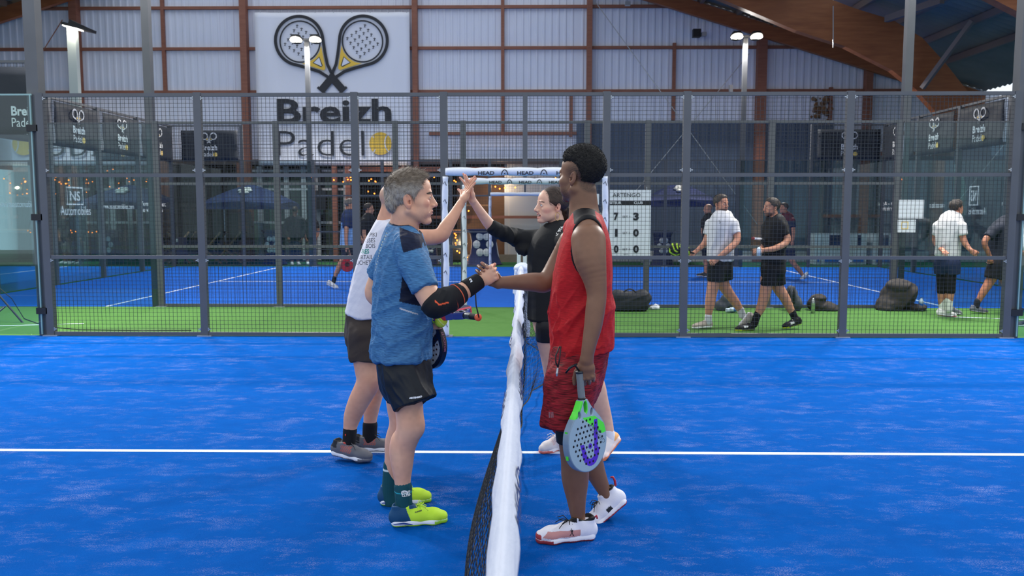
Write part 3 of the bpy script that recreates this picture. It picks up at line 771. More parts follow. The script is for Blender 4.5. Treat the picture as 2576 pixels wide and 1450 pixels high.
def portal(y, nlab):
    up = [P(u, v, 21.6) for u, v in UP]; lo = [P(u, v, 21.6) for u, v in LO]
    upx = [(RX, zroof(RX) - 0.18), (4.0, zroof(4.0) - 0.18)] + [(p.x, p.z) for p in up]; lox = [(RX, zroof(RX) - 1.25), (4.0, zroof(4.0) - 1.15)] + [(p.x, p.z) for p in lo]
    for s_ in (1, -1):
        mb = MB(); n = len(upx)
        f = lambda q: q if s_ == 1 else 2 * RX - q
        for yy in (y - 0.12, y + 0.12):
            mb.add([(f(a), yy, b) for a, b in upx] + [(f(a), yy, b) for a, b in lox], [(i, i + 1, n + i + 1, n + i) for i in range(n - 1)])
        for L_ in (upx, lox):
            mb.add([(f(a), y - 0.12, b) for a, b in L_] + [(f(a), y + 0.12, b) for a, b in L_], [(i, i + 1, n + i + 1, n + i) for i in range(n - 1)])
        trim(mb, MATS['wood_glulam'])
for y in (21.6, 15.9): portal(y, '')
# haunch struts to the purlins
for y in (21.45,):
    trim(MB().bar(P(2320, 222, 21.3), P(2446, 52, 20.4), 0.12, 0.1), MATS['purlin'])
    trim(MB().bar(P(2230, 48, 21.3), P(2370, 0, 19.5), 0.12, 0.16), MATS['purlin'])
trim(MB().bar(P(2300, 100, 25.6), P(2545, 185, 25.6), 0.2, 0.45), mat('dark_beam', '3a3230', 0.7))
# right-hand outer bay: side wall and doorway to daylight
wr = MB(); struct(ribbed(13.4, 13.0, 0, 0, YW, MATS['clad_grey'])) if False else None
sw = MB(); sw.box((19.0, 8, 0), (19.1, YW, 6.2)); struct(sw.build('wall_right', MATS['brown_board']))
struct(MB().box((15.2, YW, 0), (19, YW + 0.1, 3.3)).build('wall_back', MATS['brown_board']))
struct(MB().box((13.4, YW, 0), (15.2, YW + 0.1, 1.35)).build('wall_back', MATS['brown_board']))
struct(MB().box((13.4, YW, 3.05), (15.2, YW + 0.1, 3.3)).build('wall_back', MATS['brown_board']))
a = P(2393, 415, YW); b = P(2430, 540, YW)
struct(MB().box((13.4, YW + 0.02, 1.35), (a.x, YW + 0.08, 3.05)).box((b.x, YW + 0.02, 1.35), (15.2, YW + 0.08, 3.05)).build('wall_back', MATS['brown_board']))
struct(MB().box((a.x, YW + 0.04, 1.35), (b.x, YW + 0.05, 3.05)).build('window_2', MATS['glass_clear']))
tr_ = MB()
for i in range(12): tr_.sphere((13 + RNG.rand() * 5, 33 + RNG.rand() * 2, 0.5 + RNG.rand() * 2.5), 0.8 + RNG.rand() * 0.5, 12, 8)
tg = thing('garden_hedge', 'pale green hedge outside the bright window at the right', 'hedge', (15, 33, 0)); tr_.build('foliage', MATS['foliage'], tg)
# left outer side wall
struct(MB().box((XL, 8, 0), (XL + 0.1, YW, 6.0)).build('wall_left', MATS['clad_navy']))
# ------------------------------------------------------------------ big banner on the end wall
YB = YW - 0.42
t = thing('wall_banner', 'huge white banner with crossed rackets and Breizh Padel lettering on the end wall', 'banner', P(838, 415, YB))
pa, pb = P(650, 416, YB), P(1029, 30, YB); n1, n2 = 30, 30; vs = []; fs = []
def bw(x, z):
    u = (x - pa.x) / (pb.x - pa.x); v_ = (z - pa.z) / (pb.z - pa.z)
    return 0.05 * math.exp(-((u - 0.05 - (1 - v_) * 0.1) / 0.03) ** 2) + 0.04 * math.exp(-((u - 0.93 + (1 - v_) * 0.12) / 0.03) ** 2) + 0.02 * math.sin(u * 9 + v_ * 3)
for j in range(n2 + 1):
    for i in range(n1 + 1):
        x = pa.x + (pb.x - pa.x) * i / n1; z = pa.z + (pb.z - pa.z) * j / n2; vs.append((x, YB - bw(x, z) + 0.03, z))
for j in range(n2):
    for i in range(n1): fs.append((j * (n1 + 1) + i, j * (n1 + 1) + i + 1, (j + 1) * (n1 + 1) + i + 1, (j + 1) * (n1 + 1) + i))
c_ = MB().add(vs, fs).build('cloth', MATS['banner_white'], t, True); c_.modifiers.new('s', 'SOLIDIFY').thickness = 0.004
fn = lambda a, b, tt: (a, YB - 0.045 - bw(a, b) * 0.6 - tt * 3, b)
D, Yl, W = MB(), MB(), MB(); S_ = 62.5 / FPX * YB
xc = P(836, 196, YB); logo((D, Yl, W), xc.x, xc.z + 0.02, S_ * 0.99, fn, True)
def pz(u, v): q = P(u, v, YB); return q.x, q.z
x0, z0 = pz(699, 312); x1, z1 = pz(985, 249); text_fit(D, 'Breizh', x0, x1, z0, z1, fn, 0.026)
x0, z0 = pz(700, 393); x1, z1 = pz(916, 330); text_fit(D, 'Padel', x0, x1, z0, z1, fn, -0.012)
x, z = pz(958, 362); ball_mark(Yl, W, x, z, 28 / FPX * YB, fn)
D.build('lettering', MATS['ink'], t); Yl.build('yellow_mark', MATS['yellow'], t); W.build('white_mark', MATS['banner_white'], t)
ey = MB()
for i in range(9):
    for v in (31, 414): q = P(655 + i * 46, v, YB - 0.05); ey.sphere(q, 0.015, 6, 4)
ey.build('eyelet', MATS['zinc'], t)

# ------------------------------------------------------------------ lounge under the end wall
def pbox(mb, u0, v0, u1, v1, Y, dep=0.1):
    a = P(u0, v1, Y); b = P(u1, v0, Y); mb.box((a.x, Y, a.z), (b.x, Y + dep, b.z)); return mb
struct(MB().box((-17.5, 30, 0), (-0.6, 30.1, 3.3)).build('wall_lounge', mat('lounge_wall', '2a2624', 0.8, noise=(1.2, '3a302b', 2))))
struct(MB().box((-17.5, YW, 3.2), (-0.6, 30, 3.3)).build('ceiling', MATS['brown_board']))
struct(MB().box((-0.6, YW + 0.06, 0), (-0.5, 30, 3.3)).build('wall_lounge_right', MATS['brown_board']))
struct(MB().box((-26, YW, 0), (-17.5, YW + 0.1, 3.1)).build('wall_back', MATS['clad_navy']))
# glazed front with pale frames
fr = MB(); gl_ = MB()
for u in (625, 655, 700, 722, 765, 800, 845, 870): pbox(fr, u - 3, 418, u + 3, 655, YW - 0.1, 0.08)
for v in (430, 476, 560): pbox(fr, 622, v - 3, 872, v + 3, YW - 0.11, 0.08)
struct(fr.build('window_3', MATS['cream'])); pbox(gl_, 622, 418, 872, 655, YW - 0.04, 0.01); struct(gl_.build('window_3', MATS['glass']))
cb = MB()
for u in (640, 690, 745, 790, 830): pbox(cb, u - 9, 432, u + 9, 646, 28.5, 0.3)
tag(cb.build('curtain', mat('curtain', '8f9b8c', 0.8)), 'pale curtains hanging behind the lounge glazing', 'curtain')
for u0, u1 in ((838, 846), (872, 880), (1012, 1018), (602, 622)):
    trim(pbox(MB(), u0, 410, u1, 660, YW - 0.35, 0.14), MATS['wood_red'])
trim(pbox(MB(), 880, 420, 1270, 432, YW - 0.2, 0.1), MATS['wood_red'])
# brown timber bar back, shelf rails
struct(pbox(MB(), 1150, 436, 1272, 640, YW + 0.4, 0.08).build('wall_bar', mat('bar_wood', '5d4434', 0.7, noise=(3, '6e503c', 1.8, (1, 1, 5)))))
trim(pbox(MB(), 1000, 543, 1480, 550, YW - 0.3, 0.12), MATS['wood_red'])
trim(pbox(MB(), 1168, 515, 1232, 519, YW - 0.2, 0.1), MATS['fence_wood'])
trim(pbox(MB(), 1000, 641, 1440, 663, YW - 0.3, 0.1), mat('plinth', '8a8078', 0.8, noise=(3, '6f675f', 2)))
t = thing('bar_counter', 'long low dark bar counter with a pale wooden top in the lounge bay', 'counter', P(1080, 655, YW - 0.5))
pbox(MB(), 905, 585, 1160, 655, YW - 0.5, 0.4).build('body', MATS['dark_in'], t); pbox(MB(), 900, 578, 1170, 586, YW - 0.55, 0.5).build('top', MATS['fence_wood'], t)
t = thing('loudspeaker', 'black loudspeaker hung in the glazed lounge front', 'loudspeaker', P(800, 528, YW - 0.45)); pbox(MB(), 788, 480, 818, 528, YW - 0.45, 0.25).build('cabinet', MATS['black'], t); pbox(MB(), 800, 424, 806, 482, YW - 0.3, 0.14).build('bracket', MATS['black'], t)
# pale panelled wall right of the bar: horizontal bands
for v in (600,): trim(pbox(MB(), 1270, v - 2, 1440, v + 2, YW - 0.08, 0.03), MATS['clad_grey'])

# ------------------------------------------------------------------ string lights
def string(label, pts, Y, hang=0.0):
    t = thing('string_light', label, 'string lights', P(*pts[0], Y)); ps = [P(u, v, Y) for u, v in pts]
    w_ = MB(); w_.tube([Vector((ps[0].x, YW - 0.15, 3.12))] + [p + Vector((0, 0, 0.03)) for p in ps] + [Vector((ps[-1].x, YW - 0.15, 3.12))], 0.004, 4); w_.build('cable', MATS['black'], t)
    for p in ps: MB().sphere(p, 0.021, 8, 6).build('bulb', MATS['bulb'], t)
    l = bpy.data.lights.new('bulb_light', 'POINT'); l.energy = 22; l.color = (1, 0.72, 0.42); l.shadow_soft_size = 0.03; c = sum(ps, Vector()) / len(ps)
    o = bpy.data.objects.new('bulb_light', l); COL.objects.link(o); o.location = c + Vector((0, 0.3, -0.1)); adopt(o, t)
string('warm bulbs on a wire under the lounge beam, left of the near mesh post', [(840, 453), (848, 462), (864, 458), (873, 445), (875, 452), (882, 446), (883, 453)], 25.6)
string('warm bulbs looping in the lounge behind the grey-haired man', [(903, 469), (928, 455), (934, 451), (945, 458), (944, 456), (926, 482), (942, 487), (899, 484), (966, 471), (1078, 456), (1084, 462), (1092, 446), (1108, 440)], 25.5)
string('warm bulbs strung behind the high five and above the woman', [(1135, 461), (1143, 455), (1147, 458), (1160, 452), (1197, 450), (1246, 470), (1257, 475), (1270, 473), (1296, 472), (1352, 456), (1374, 452), (1382, 454), (1398, 448)], 25.45)
string('cluster of small golden bulbs hanging in the bay below the raised arms', [(1142, 583), (1144, 588), (1147, 592), (1146, 598), (1150, 605), (1146, 612), (1147, 618), (1150, 632), (1156, 636), (1168, 632), (1172, 640), (1175, 648), (1178, 655), (1170, 520), (1179, 531)], 25.3)
string('warm bulbs along the left glass, high row by the white framed NS', [(250, 441), (270, 430), (284, 426), (304, 439), (320, 449), (325, 457), (337, 453), (349, 455), (368, 457), (371, 451), (391, 454), (402, 440)], 25.5)
string('warm bulbs along the left glass, lower row left of the white framed NS', [(126, 455), (130, 460), (135, 466), (154, 463), (170, 462), (174, 467), (197, 466), (213, 468), (216, 461), (218, 452), (222, 461), (232, 457), (140, 488), (217, 484), (250, 474), (299, 461), (299, 474), (276, 470)], 25.0)
string('faint row of bulbs low at the left behind the glass', [(70, 581), (77, 585), (178, 580), (181, 586), (190, 583), (200, 585), (212, 586), (222, 584), (232, 586), (243, 583), (250, 586)], 24.8)
string('warm bulbs far left beyond the tall near post', [(10, 450), (26, 461), (25, 486), (44, 491), (54, 462), (57, 489), (60, 450), (68, 477)], 24.8)

# ------------------------------------------------------------------ navy tents, tables
def tent(label, u0, u1, vp, ve, Y, legs, grp=None):
    t = thing('pop_up_tent', label, 'tent', P((u0 + u1) / 2, 655, Y))
    a = P(u0, ve, Y); b = P(u1, ve, Y); ap = P((u0 + u1) / 2, vp, Y); dpt = (b.x - a.x) / 2 * 0.8; cx = (a.x + b.x) / 2
    R = MB(); N = 10; k = 8; ring = [(-1, -1), (0, -1), (1, -1), (1, 0), (1, 1), (0, 1), (-1, 1), (-1, 0)]
    vs = []
    for j in range(7):
        s_ = j / 6; z = ap.z - (ap.z - a.z) * (s_ ** 1.35)
        for (x, y) in ring:
            sc = s_ * (0.97 if (x and y) else 1.0); vs.append((cx + x * (b.x - a.x) / 2 * sc, Y + dpt + y * dpt * sc, z + (0.06 * s_ if not (x and y) else 0)))
    for (x, y) in ring: vs.append((cx + x * (b.x - a.x) / 2 * 0.985, Y + dpt + y * dpt * 0.985, a.z - 0.16))
    fs = [(j * 8 + i, j * 8 + (i + 1) % 8, (j + 1) * 8 + (i + 1) % 8, (j + 1) * 8 + i) for j in range(7) for i in range(8)]
    R.add(vs, fs).build('canopy', MATS['navy'], t, False)
    lg = MB(); c = P((u0 + u1) / 2 + (u1 - u0) * 0.0, (vp + ve) / 2 + 4, Y)
    zc = (ap.z * 0.42 + a.z * 0.58); slope = (ap.z - a.z)
    for q in range(7):
        g = q * math.pi * 2 / 6; r_ = 0.13 if q < 6 else 0; x = cx + r_ * math.cos(g); s_ = 0.52 - 0.13 * math.sin(g) * (1 if q < 6 else 0)
        lg.sphere((x, Y + dpt * (1 - s_) - 0.01, ap.z - slope * s_ ** 1.35 + 0.06 * s_ + 0.015), (0.09, 0.08, 0.045), 10, 6)
    lg.build('white_emblem', MATS['logo_white'], t)
    for sx in (-1, 1):
        for sy in (0, 1):
            x = cx + sx * (b.x - a.x) / 2 * 0.93; y = Y + 0.05 + sy * dpt * 1.85
            MB().box((x - 0.02, y - 0.02, 0), (x + 0.02, y + 0.02, a.z)).build('leg', MATS['zinc'], t)
    return t
tent('navy pop-up tent with a white emblem at the left of the lounge', 498, 710, 462, 512, 23.8, None)
tent('navy pop-up tent with a white emblem right of the scoreboard', 1630, 1808, 458, 506, 23.7, None)
def high_table(label, u0, u1, v0, v1, Y):
    t = thing('covered_high_table', label, 'table', P((u0 + u1) / 2, v1, Y)); a = P(u0, v1, Y); b = P(u1, v0, Y); cx = (a.x + b.x) / 2; r = (b.x - a.x) / 2; zb = max(0.0, a.z * 0)
    pr = [(1.0, 0.0), (0.9, 0.03), (0.72, 0.3), (0.66, 0.6), (0.75, 0.85), (0.93, 0.97), (1.0, 1.0)]; k = 16; vs = []
    for s_, h in pr:
        for i in range(k):
            g = 2 * math.pi * i / k; w_ = 1 + 0.05 * math.cos(g * 4) * (1 - h); vs.append((cx + r * s_ * w_ * math.cos(g), Y + r + r * s_ * w_ * math.sin(g), zb + (b.z - zb) * h))
    fs = [(j * k + i, j * k + (i + 1) % k, (j + 1) * k + (i + 1) % k, (j + 1) * k + i) for j in range(len(pr) - 1) for i in range(k)] + [tuple(range((len(pr) - 1) * k, len(pr) * k))]
    MB().add(vs, fs).build('cloth', MATS['navy'], t, True)
    e = MB(); zc = b.z * 0.58
    for q in range(6):
        g = q * math.pi / 3; e.sphere((cx + r * 0.35 * math.cos(g), Y + r * 0.26, zc + r * 0.5 * math.sin(g)), (r * 0.2, 0.03, r * 0.22), 8, 6)
    e.build('white_emblem', MATS['logo_white'], t)
    return t
high_table('navy covered high table behind the second padded doorway', 1168, 1262, 578, 674, 24.2)
high_table('navy covered high table with emblem under the left tent', 650, 712, 580, 668, 24.4)
high_table('navy covered high table with emblem beside the scoreboard', 1640, 1702, 582, 672, 24.0)
high_table('navy covered high table right of the tent leg, behind the white-shirted walker', 1842, 1872, 582, 668, 24.0)
high_table('navy covered high table left of the first padded post', 1060, 1104, 590, 668, 24.5)
# white leaning board next to the table
tag(MB().add([P(1238, 590, 25.3), P(1246, 590, 25.3), P(1258, 662, 25.0), P(1240, 662, 25.0)] + [P(1238, 590, 25.3) + Vector((0, .03, 0)), P(1246, 590, 25.3) + Vector((0, .03, 0)), P(1258, 662, 25.0) + Vector((0, .03, 0)), P(1240, 662, 25.0) + Vector((0, .03, 0))],
    [(0,1,2,3),(7,6,5,4),(0,4,5,1),(1,5,6,2),(2,6,7,3),(3,7,4,0)]).build('leaning_board', MATS['white']), 'narrow white board leaning beside a navy covered table', 'board')
# deckchairs
def deckchair(label, u, Y):
    p = P(u, 650, Y); x = p.x; t = thing('deckchair', label, 'deckchair', (x, Y, 0), 'deckchairs by the lounge')
    for s_ in (0, 0.5):
        MB().bar((x - 0.45, Y + s_, 0.05), (x + 0.35, Y + s_, 0.95), 0.05, 0.05).build('rail', MATS['fence_wood'], t)
        MB().bar((x + 0.35, Y + s_, 0.0), (x - 0.35, Y + s_, 0.6), 0.05, 0.05).build('rail', MATS['fence_wood'], t)
    vs = []
    for i in range(9):
        s_ = i / 8; xx = x - 0.4 + 0.75 * s_; z = 0.42 - 0.35 * math.sin(math.pi * s_ * 0.8) * (1 - s_) + 0.55 * s_ ** 1.6; vs += [(xx, Y + 0.02, z), (xx, Y + 0.48, z)]
    MB().add(vs, [(2 * i, 2 * i + 2, 2 * i + 3, 2 * i + 1) for i in range(8)]).build('sling', MATS['black_soft'], t)
    return t
d0 = deckchair('deckchair with dark sling standing under the left tent', 528, 24.9)
dup(d0, (-1.0, 0.1, 0), 'deckchair with dark sling left of the tent, second from it'); dup(d0, (0.55, 0.2, 0), 'deckchair with dark sling deepest under the left tent')
mb = pbox(MB(), 438, 598, 470, 646, 24.6, 0.04); t = thing('pavement_sign', 'dark purple sign board standing left of the deckchairs', 'sign', P(454, 650, 24.6)); mb.build('board', mat('sign_purple', '4a3a52', 0.7), t)
pbox(MB(), 441, 601, 447, 609, 24.59, 0.01).build('mark', MATS['logo_white'], t)
for u in (442, 463): q = P(u, 640, 24.6); MB().box((q.x, 24.6, 0), (q.x + 0.04, 24.64, q.z)).build('leg', MATS['black'], t)
# white-and-blue trestle units against the right wall
for k_, (u0, u1, lab) in enumerate(((2050, 2068, 'slim pale grey locker at the foot of the right dark wall'), (2068, 2138, 'white framed blue fronted freezer unit left of the near mesh post'), (2140, 2180, 'white framed blue fronted freezer unit right of the near mesh post'), (2198, 2226, 'white boxed unit with a small dark print beside the end glass'))):
    t = thing('chest_unit', lab, 'cabinet', P((u0 + u1) / 2, 660, 25.0)); a = P(u0, 588, 25.0); b = P(u1, 660, 25.0)
    MB().box((a.x + 0.01, 25.0, -0.02), (b.x - 0.01, 25.5, a.z)).build('body', MATS['white'], t)
    if k_ in (1, 2): MB().box((a.x + 0.22, 24.98, a.z - 0.42), (b.x - 0.2, 25.0, a.z - 0.04)).build('front_panel', MATS['navy'], t)
    MB().box((a.x + 0.1, 24.97, 0.04), (b.x - 0.1, 25.0, 0.16)).build('plinth', mat('unit_blue', '2a6fd0', 0.5), t)
# grey boards and pipes under the right corner
trim(pbox(MB(), 2060, 380, 2076, 660, YW - 0.2, 0.1), MATS['post_grey']); trim(pbox(MB(), 2200, 380, 2212, 660, YW - 0.2, 0.1), MATS['post_grey'])
trim(pbox(MB(), 2260, 330, 2290, 660, YW - 0.3, 0.12), MATS['wood_glulam'])
trim(pbox(MB(), 2066, 540, 2226, 548, YW - 0.2, 0.1), MATS['wood_red'])
trim(MB().bar(P(1838, 240, 24.9), P(1838, 240, 24.9) + Vector((0, 0, 0.3)), 0.1, 0.1), MATS['zinc'])
t = thing('hanging_plant', 'dried brown climbing plant hanging on the wall right of the brown column', 'plant', P(2070, 300, YW - 0.3)); mb = MB()
for i in range(60):
    q = P(2066 + RNG.randn() * 12, 275 + RNG.randn() * 22, YW - 0.06 - RNG.rand() * 0.1); mb.sphere(q, 0.03 + RNG.rand() * 0.05, 6, 4)
mb.build('leaves', mat('dry_leaf', '6d4a34', 0.9, noise=(8, '8a6a4a', 2)), t)
t = thing('security_camera', 'small dark box light on the end of the right gable rafter', 'floodlight', P(1770, 82, YW - 0.6)); pbox(MB(), 1744, 72, 1764, 92, YW - 0.6, 0.2).build('housing', MATS['black'], t); pbox(MB(), 1766, 80, 1778, 90, YW - 0.6, 0.2).build('lens', MATS['zinc'], t)
t = thing('junction_box', 'small grey box on the gable rafter near the top', 'box', P(1579, 10, YW - 0.6)); pbox(MB(), 1573, 3, 1586, 13, YW - 0.6, 0.12).build('housing', MATS['zinc'], t)

# ------------------------------------------------------------------ scoreboard
YS = YG - 0.12; t = thing('scoreboard', 'white flip scoreboard with big black digits hanging on the middle fence', 'scoreboard', P(1576, 645, YS))
pbox(MB(), 1515, 478, 1638, 645, YS, 0.04).build('board', MATS['white'], t); pbox(MB(), 1516, 505, 1638, 516, YS - 0.006, 0.004).build('header_strip', MATS['black'], t)
fn = lambda a, b, tt: (a, YS - 0.01 - tt, b)
def tf(mb, s_, u0, v0, u1, v1, bold=0.0):
    a = P(u0, v1, YS - 0.01); b = P(u1, v0, YS - 0.01); text_fit(mb, s_, a.x, b.x, a.z, b.z, fn, bold)
lt = MB(); tf(lt, 'ARTENGO', 1541, 486, 1611, 496, 0.0); 
for r_, (a, b) in enumerate((('7', '3'), ('1', '0'), ('0', '0'))):
    v = 535 + r_ * 41; tf(lt, a, 1544 + (3 if a == '1' else 0), v, 1556 - (2 if a == '1' else 0), v + 20, 0.05 if a != '1' else 0.0); tf(lt, b, 1593, v, 1607, v + 20, 0.05); tf(lt, 'SET %d' % (r_ + 1), 1566, v + 8, 1585, v + 13, 0.0)
tf(lt, 'www', 1568, 639, 1580, 641); lt.build('lettering', MATS['black'], t)
lw = MB(); tf(lw, 'VISITEUR', 1525, 507, 1563, 514, 0.02); tf(lw, 'CLUB', 1595, 507, 1617, 514, 0.02); lw.build('header_lettering', MATS['white'], t)
rg = MB()
for u in (1526, 1628): 
    q = P(u, 480, YS); rg.tube([q, q + Vector((0, 0.05, 0.06)), q + Vector((0, 0.1, 0.0))], 0.004, 5)
rg.build('hook', MATS['zinc'], t)
q = P(1506, 560, 13.3)
tag(pbox(MB(), 1497, 488, 1507, 515, YG - 0.06, 0.01).build('paper_note', MATS['white']), 'small white paper behind the red shirted man, left of the scoreboard', 'paper')
# notices on the right
YN = YG - 0.05
tag(pbox(MB(), 2259, 503, 2325, 550, YN, 0.006).build('paper_notice', MATS['white']), 'larger blank white notice on the right glass wall', 'notice')
t = thing('paper_notice', 'smaller white notice with a yellow square, below the larger one', 'notice', P(2280, 586, YN)); pbox(MB(), 2257, 553, 2304, 585, YN - 0.002, 0.006).build('sheet', MATS['white'], t)
fr = MB(); a = P(2268, 576, YN); b = P(2284, 559, YN); fr.strip([(a.x, a.z), (b.x, a.z), (b.x, b.z), (a.x, b.z)], 0.008, lambda x, z, tt: (x, YN - 0.004, z), 0, True); fr.build('yellow_frame', MATS['yellow'], t)

# ------------------------------------------------------------------ bags, bottles
def lump(name, label, cat, Y, boxes, m, res=0.012, fold=(0.02, (0.3, 0, 1), 9, 3), k=0.05, parts=()):
    t = thing(name, label, cat, P(boxes[0][0], 780, Y)); pr = []
    for (u, v, ru, rv, ry) in boxes:
        c = P(u, v, Y + ry); s_ = Y / FPX; pr.append(ell(c, (ru * s_, ry, rv * s_), None, k))
    pr.append(plane((0, 0, 0.004), (0, 0, -1)))
    sdf_obj('body', pr, res, m, t, fold=[fold], rl=2); return t
mat('bag_black', '17191e', 0.7, noise=(20, '24272e', 1.5)); mat('bag_grey', '4c5058', 0.8, noise=(14, '3a3e46', 1.6)); mat('coat_brown', '3b3634', 0.85, noise=(12, '2b2827', 1.6)); mat('bottle_plastic', 'cfe0f2', 0.15, spec=0.8); mat('blue_label', '2f6fc8', 0.5); mat('steel', 'b9bdb9', 0.25, 0.9)
t = thing('duffel_bag', 'wide black duffel bag on the green strip below the scoreboard', 'bag', P(1584, 780, 13.08)); c = P(1584, 759, 13.08)
sdf_obj('body', [rbox((c.x, 13.08, 0.15), (0.285, 0.17, 0.15), None, 0.07, 0.02), econe((c.x - 0.2, 13.08, 0.25), (c.x - 0.27, 13.08, 0.2), (0, 1, 0), 0.14, 0.08, 0.15, 0.08, 0.05), econe((c.x + 0.2, 13.08, 0.25), (c.x + 0.26, 13.08, 0.2), (0, 1, 0), 0.14, 0.08, 0.15, 0.08, 0.05)], 0.011, MATS['bag_black'], t, fold=[(0.02, (1, 0, 0.3), 12, 2)], rl=2)
hb = MB(); a = P(1562, 742, 13.0); b = P(1606, 742, 13.0)
hb.tube([a + (b - a) * (i / 10) + Vector((0, 0, 0.09 * math.sin(math.pi * i / 10))) for i in range(11)], 0.012, 6); hb.build('handle', MATS['bag_black'], t, True)
def bottle(label, u, v, Y, lying=False, h=0.24, r=0.033, m='bottle_plastic', grp=None, yaw=0.3):
    q = P(u, v, Y); t = thing('drink_bottle', label, 'bottle', (q.x, Y, 0 if not lying else r), grp)
    prf = [(0, 0.8), (0.02, 1), (0.62, 1), (0.74, 0.92), (0.86, 0.45), (0.92, 0.4)]
    z0 = q.z if lying else 0.0
    ax_ = Vector((math.cos(yaw), math.sin(yaw), 0)) if lying else Vector((0, 0, 1)); b0 = Vector((q.x, Y, max(z0, r) if lying else 0))
    MB().tube([b0 + ax_ * h * a for a, _ in prf], [r * s_ for _, s_ in prf], 14).build('body', MATS[m], t, True)
    MB().tube([b0 + ax_ * h * 0.92, b0 + ax_ * h], r * 0.42, 10).build('cap', MATS['blue_label' if m != 'steel' else 'black'], t)
    if m != 'steel': MB().tube([b0 + ax_ * h * 0.3, b0 + ax_ * h * 0.55], r * 1.02, 14, False).build('label', MATS['blue_label'], t)
    return t
bottle('clear water bottle lying on top of the black duffel bag', 1562, 741, 13.05, True, 0.24)
lump('crumpled_bag', 'small crumpled white plastic bag beside the black duffel', 'bag', 13.2, [(1650, 774, 8, 8, 0.06), (1640, 776, 5, 4, 0.04)], MATS['white'], 0.008, (0.02, (0, 0, 1), 40, 3))
lump('backpack', 'grey backpack lying behind the legs of the white shirted walker', 'backpack', 13.0, [(1815, 770, 16, 16, 0.14), (1826, 752, 12, 12, 0.1), (1835, 764, 14, 10, 0.1)], MATS['bag_grey'], 0.01, (0.015, (1, 0, 1), 16, 4))
bottle('plastic water bottle lying in front of the grey backpack', 1826, 781, 12.85, True, 0.2, yaw=0.1)
bottle('white bottle lying by the heel of the white shirted walker', 1836, 779, 12.8, True, 0.18, yaw=-0.1)
t = lump('backpack', 'tall black and grey backpack standing between the legs of the black shirted walker', 'backpack', 13.0, [(1992, 755, 15, 26, 0.14), (1990, 740, 12, 22, 0.12), (2006, 765, 12, 18, 0.12)], MATS['bag_grey'], 0.01, (0.012, (0, 0, 1), 12, 6))
mb = MB(); 
for sx in (-6, 5): mb.tube([P(1992 + sx, 722 + 6 * i, 12.87 - 0.03 * math.sin(i * 0.6)) for i in range(8)], 0.02, 6)
mb.build('strap', MATS['bag_black'], t, True)
lump('jacket_pile', 'heap of dark grey jackets on the green strip beside a steel bottle', 'clothes', 13.0, [(2052, 764, 20, 18, 0.16), (2078, 772, 24, 12, 0.15), (2060, 750, 16, 8, 0.12), (2096, 780, 14, 6, 0.1)], MATS['coat_brown'], 0.01, (0.03, (1, 0, 0.6), 11, 8))
bottle('steel drink bottle standing in front of the dark jacket heap', 2045, 782, 12.78, False, 0.26, 0.03, 'steel')
lump('jacket_pile', 'largest heap of black and brown jackets on the green strip at the right', 'clothes', 13.02, [(2258, 745, 38, 38, 0.25), (2238, 765, 30, 20, 0.22), (2282, 735, 22, 24, 0.2), (2228, 775, 20, 8, 0.2), (2305, 774, 24, 8, 0.16), (2262, 720, 26, 14, 0.16)], MATS['coat_brown'], 0.012, (0.05, (0.7, 0, 1), 8, 5))
bottle('clear plastic bottle standing right of the largest jacket heap', 2317, 776, 13.1, False, 0.22)
# tripod at the left edge, cable on the floor
t = thing('tripod', 'black tripod legs at the left frame edge on the green floor', 'tripod', P(-40, 740, 12.0))
for a, b in (((-40, 700), (64, 820)), ((-40, 700), (-100, 820)), ((12, 772), (-10, 790))):
    MB().tube([P(*a, 11.7), P(*b, 11.5)], 0.014, 8).build('leg', MATS['black'], t)
ca = MB(); ca.tube([P(-30, 700, 11.9), P(30, 752, 11.7)] + [Vector((P(u, 800, Y).x, Y, 0.008)) for u, Y in ((60, 11.9), (105, 11.2), (140, 10.95), (200, 10.75), (330, 10.7), (480, 10.72))], 0.006, 5)
tag(ca.build('cable', MATS['black'], None, True), 'thin dark cable trailing from the tripod along the green strip', 'cable')
trim(MB().bar((-9.5, 10.6, 0.001), (-6.2, 11.4, 0.001), 0.04, 0.003), MATS['line_white']); trim(MB().bar((6.2, 12.4, 0.001), (12, 10.6, 0.001), 0.04, 0.003), MATS['line_white'])

# ------------------------------------------------------------------ net of the near court
XN = -0.048
def ntop(y): return 0.865 + 0.03 * ((y - 5.27) / 5) ** 2
t = thing('net', 'long black net with a white sponsor tape running away from us between the players', 'net', (XN, 5.27, 0))
# belly of the net: bulges left close by, right farther away
def belly(y, s):
    """s 0 top..1 bottom"""
    b_ = -0.16 * math.exp(-((y - 2.75) / 0.95) ** 2) * math.sin(min(1, s * 1.15) * math.pi * 0.62) + 0.42 * math.exp(-((y - 8.2) / 1.3) ** 2) * math.sin(s * math.pi * 0.72)
    return XN + b_ + (0.012 * math.sin(y * 9 + s * 5)) * s
def nz_(y, s): return ntop(y) - 0.03 - (ntop(y) - 0.045 - 0.02 * (1 + math.sin(y * 3.1))) * s
nt_ = MB(); r_ = 0.0016
def npt(y, s): return (belly(y, s), y, nz_(y, s))
sy = 0.042; ny = int(9.5 / sy); ns = 20
for i in range(ny + 1):
    y = 0.6 + i * sy + 0.0
    nt_.tube([npt(y + 0.006 * math.sin(i * 1.7 + j * 0.4), j / ns) for j in range(ns + 1)], r_, 3, False)
for j in range(1, ns + 1):
    nt_.tube([npt(0.6 + i * sy, j / ns + 0.004 * math.sin(i * 0.9 + j)) for i in range(0, ny + 1)], r_ if j < ns else 0.006, 3 if j < ns else 5, False)
nt_.build('netting', mat('net_black', '101318', 0.8), t)
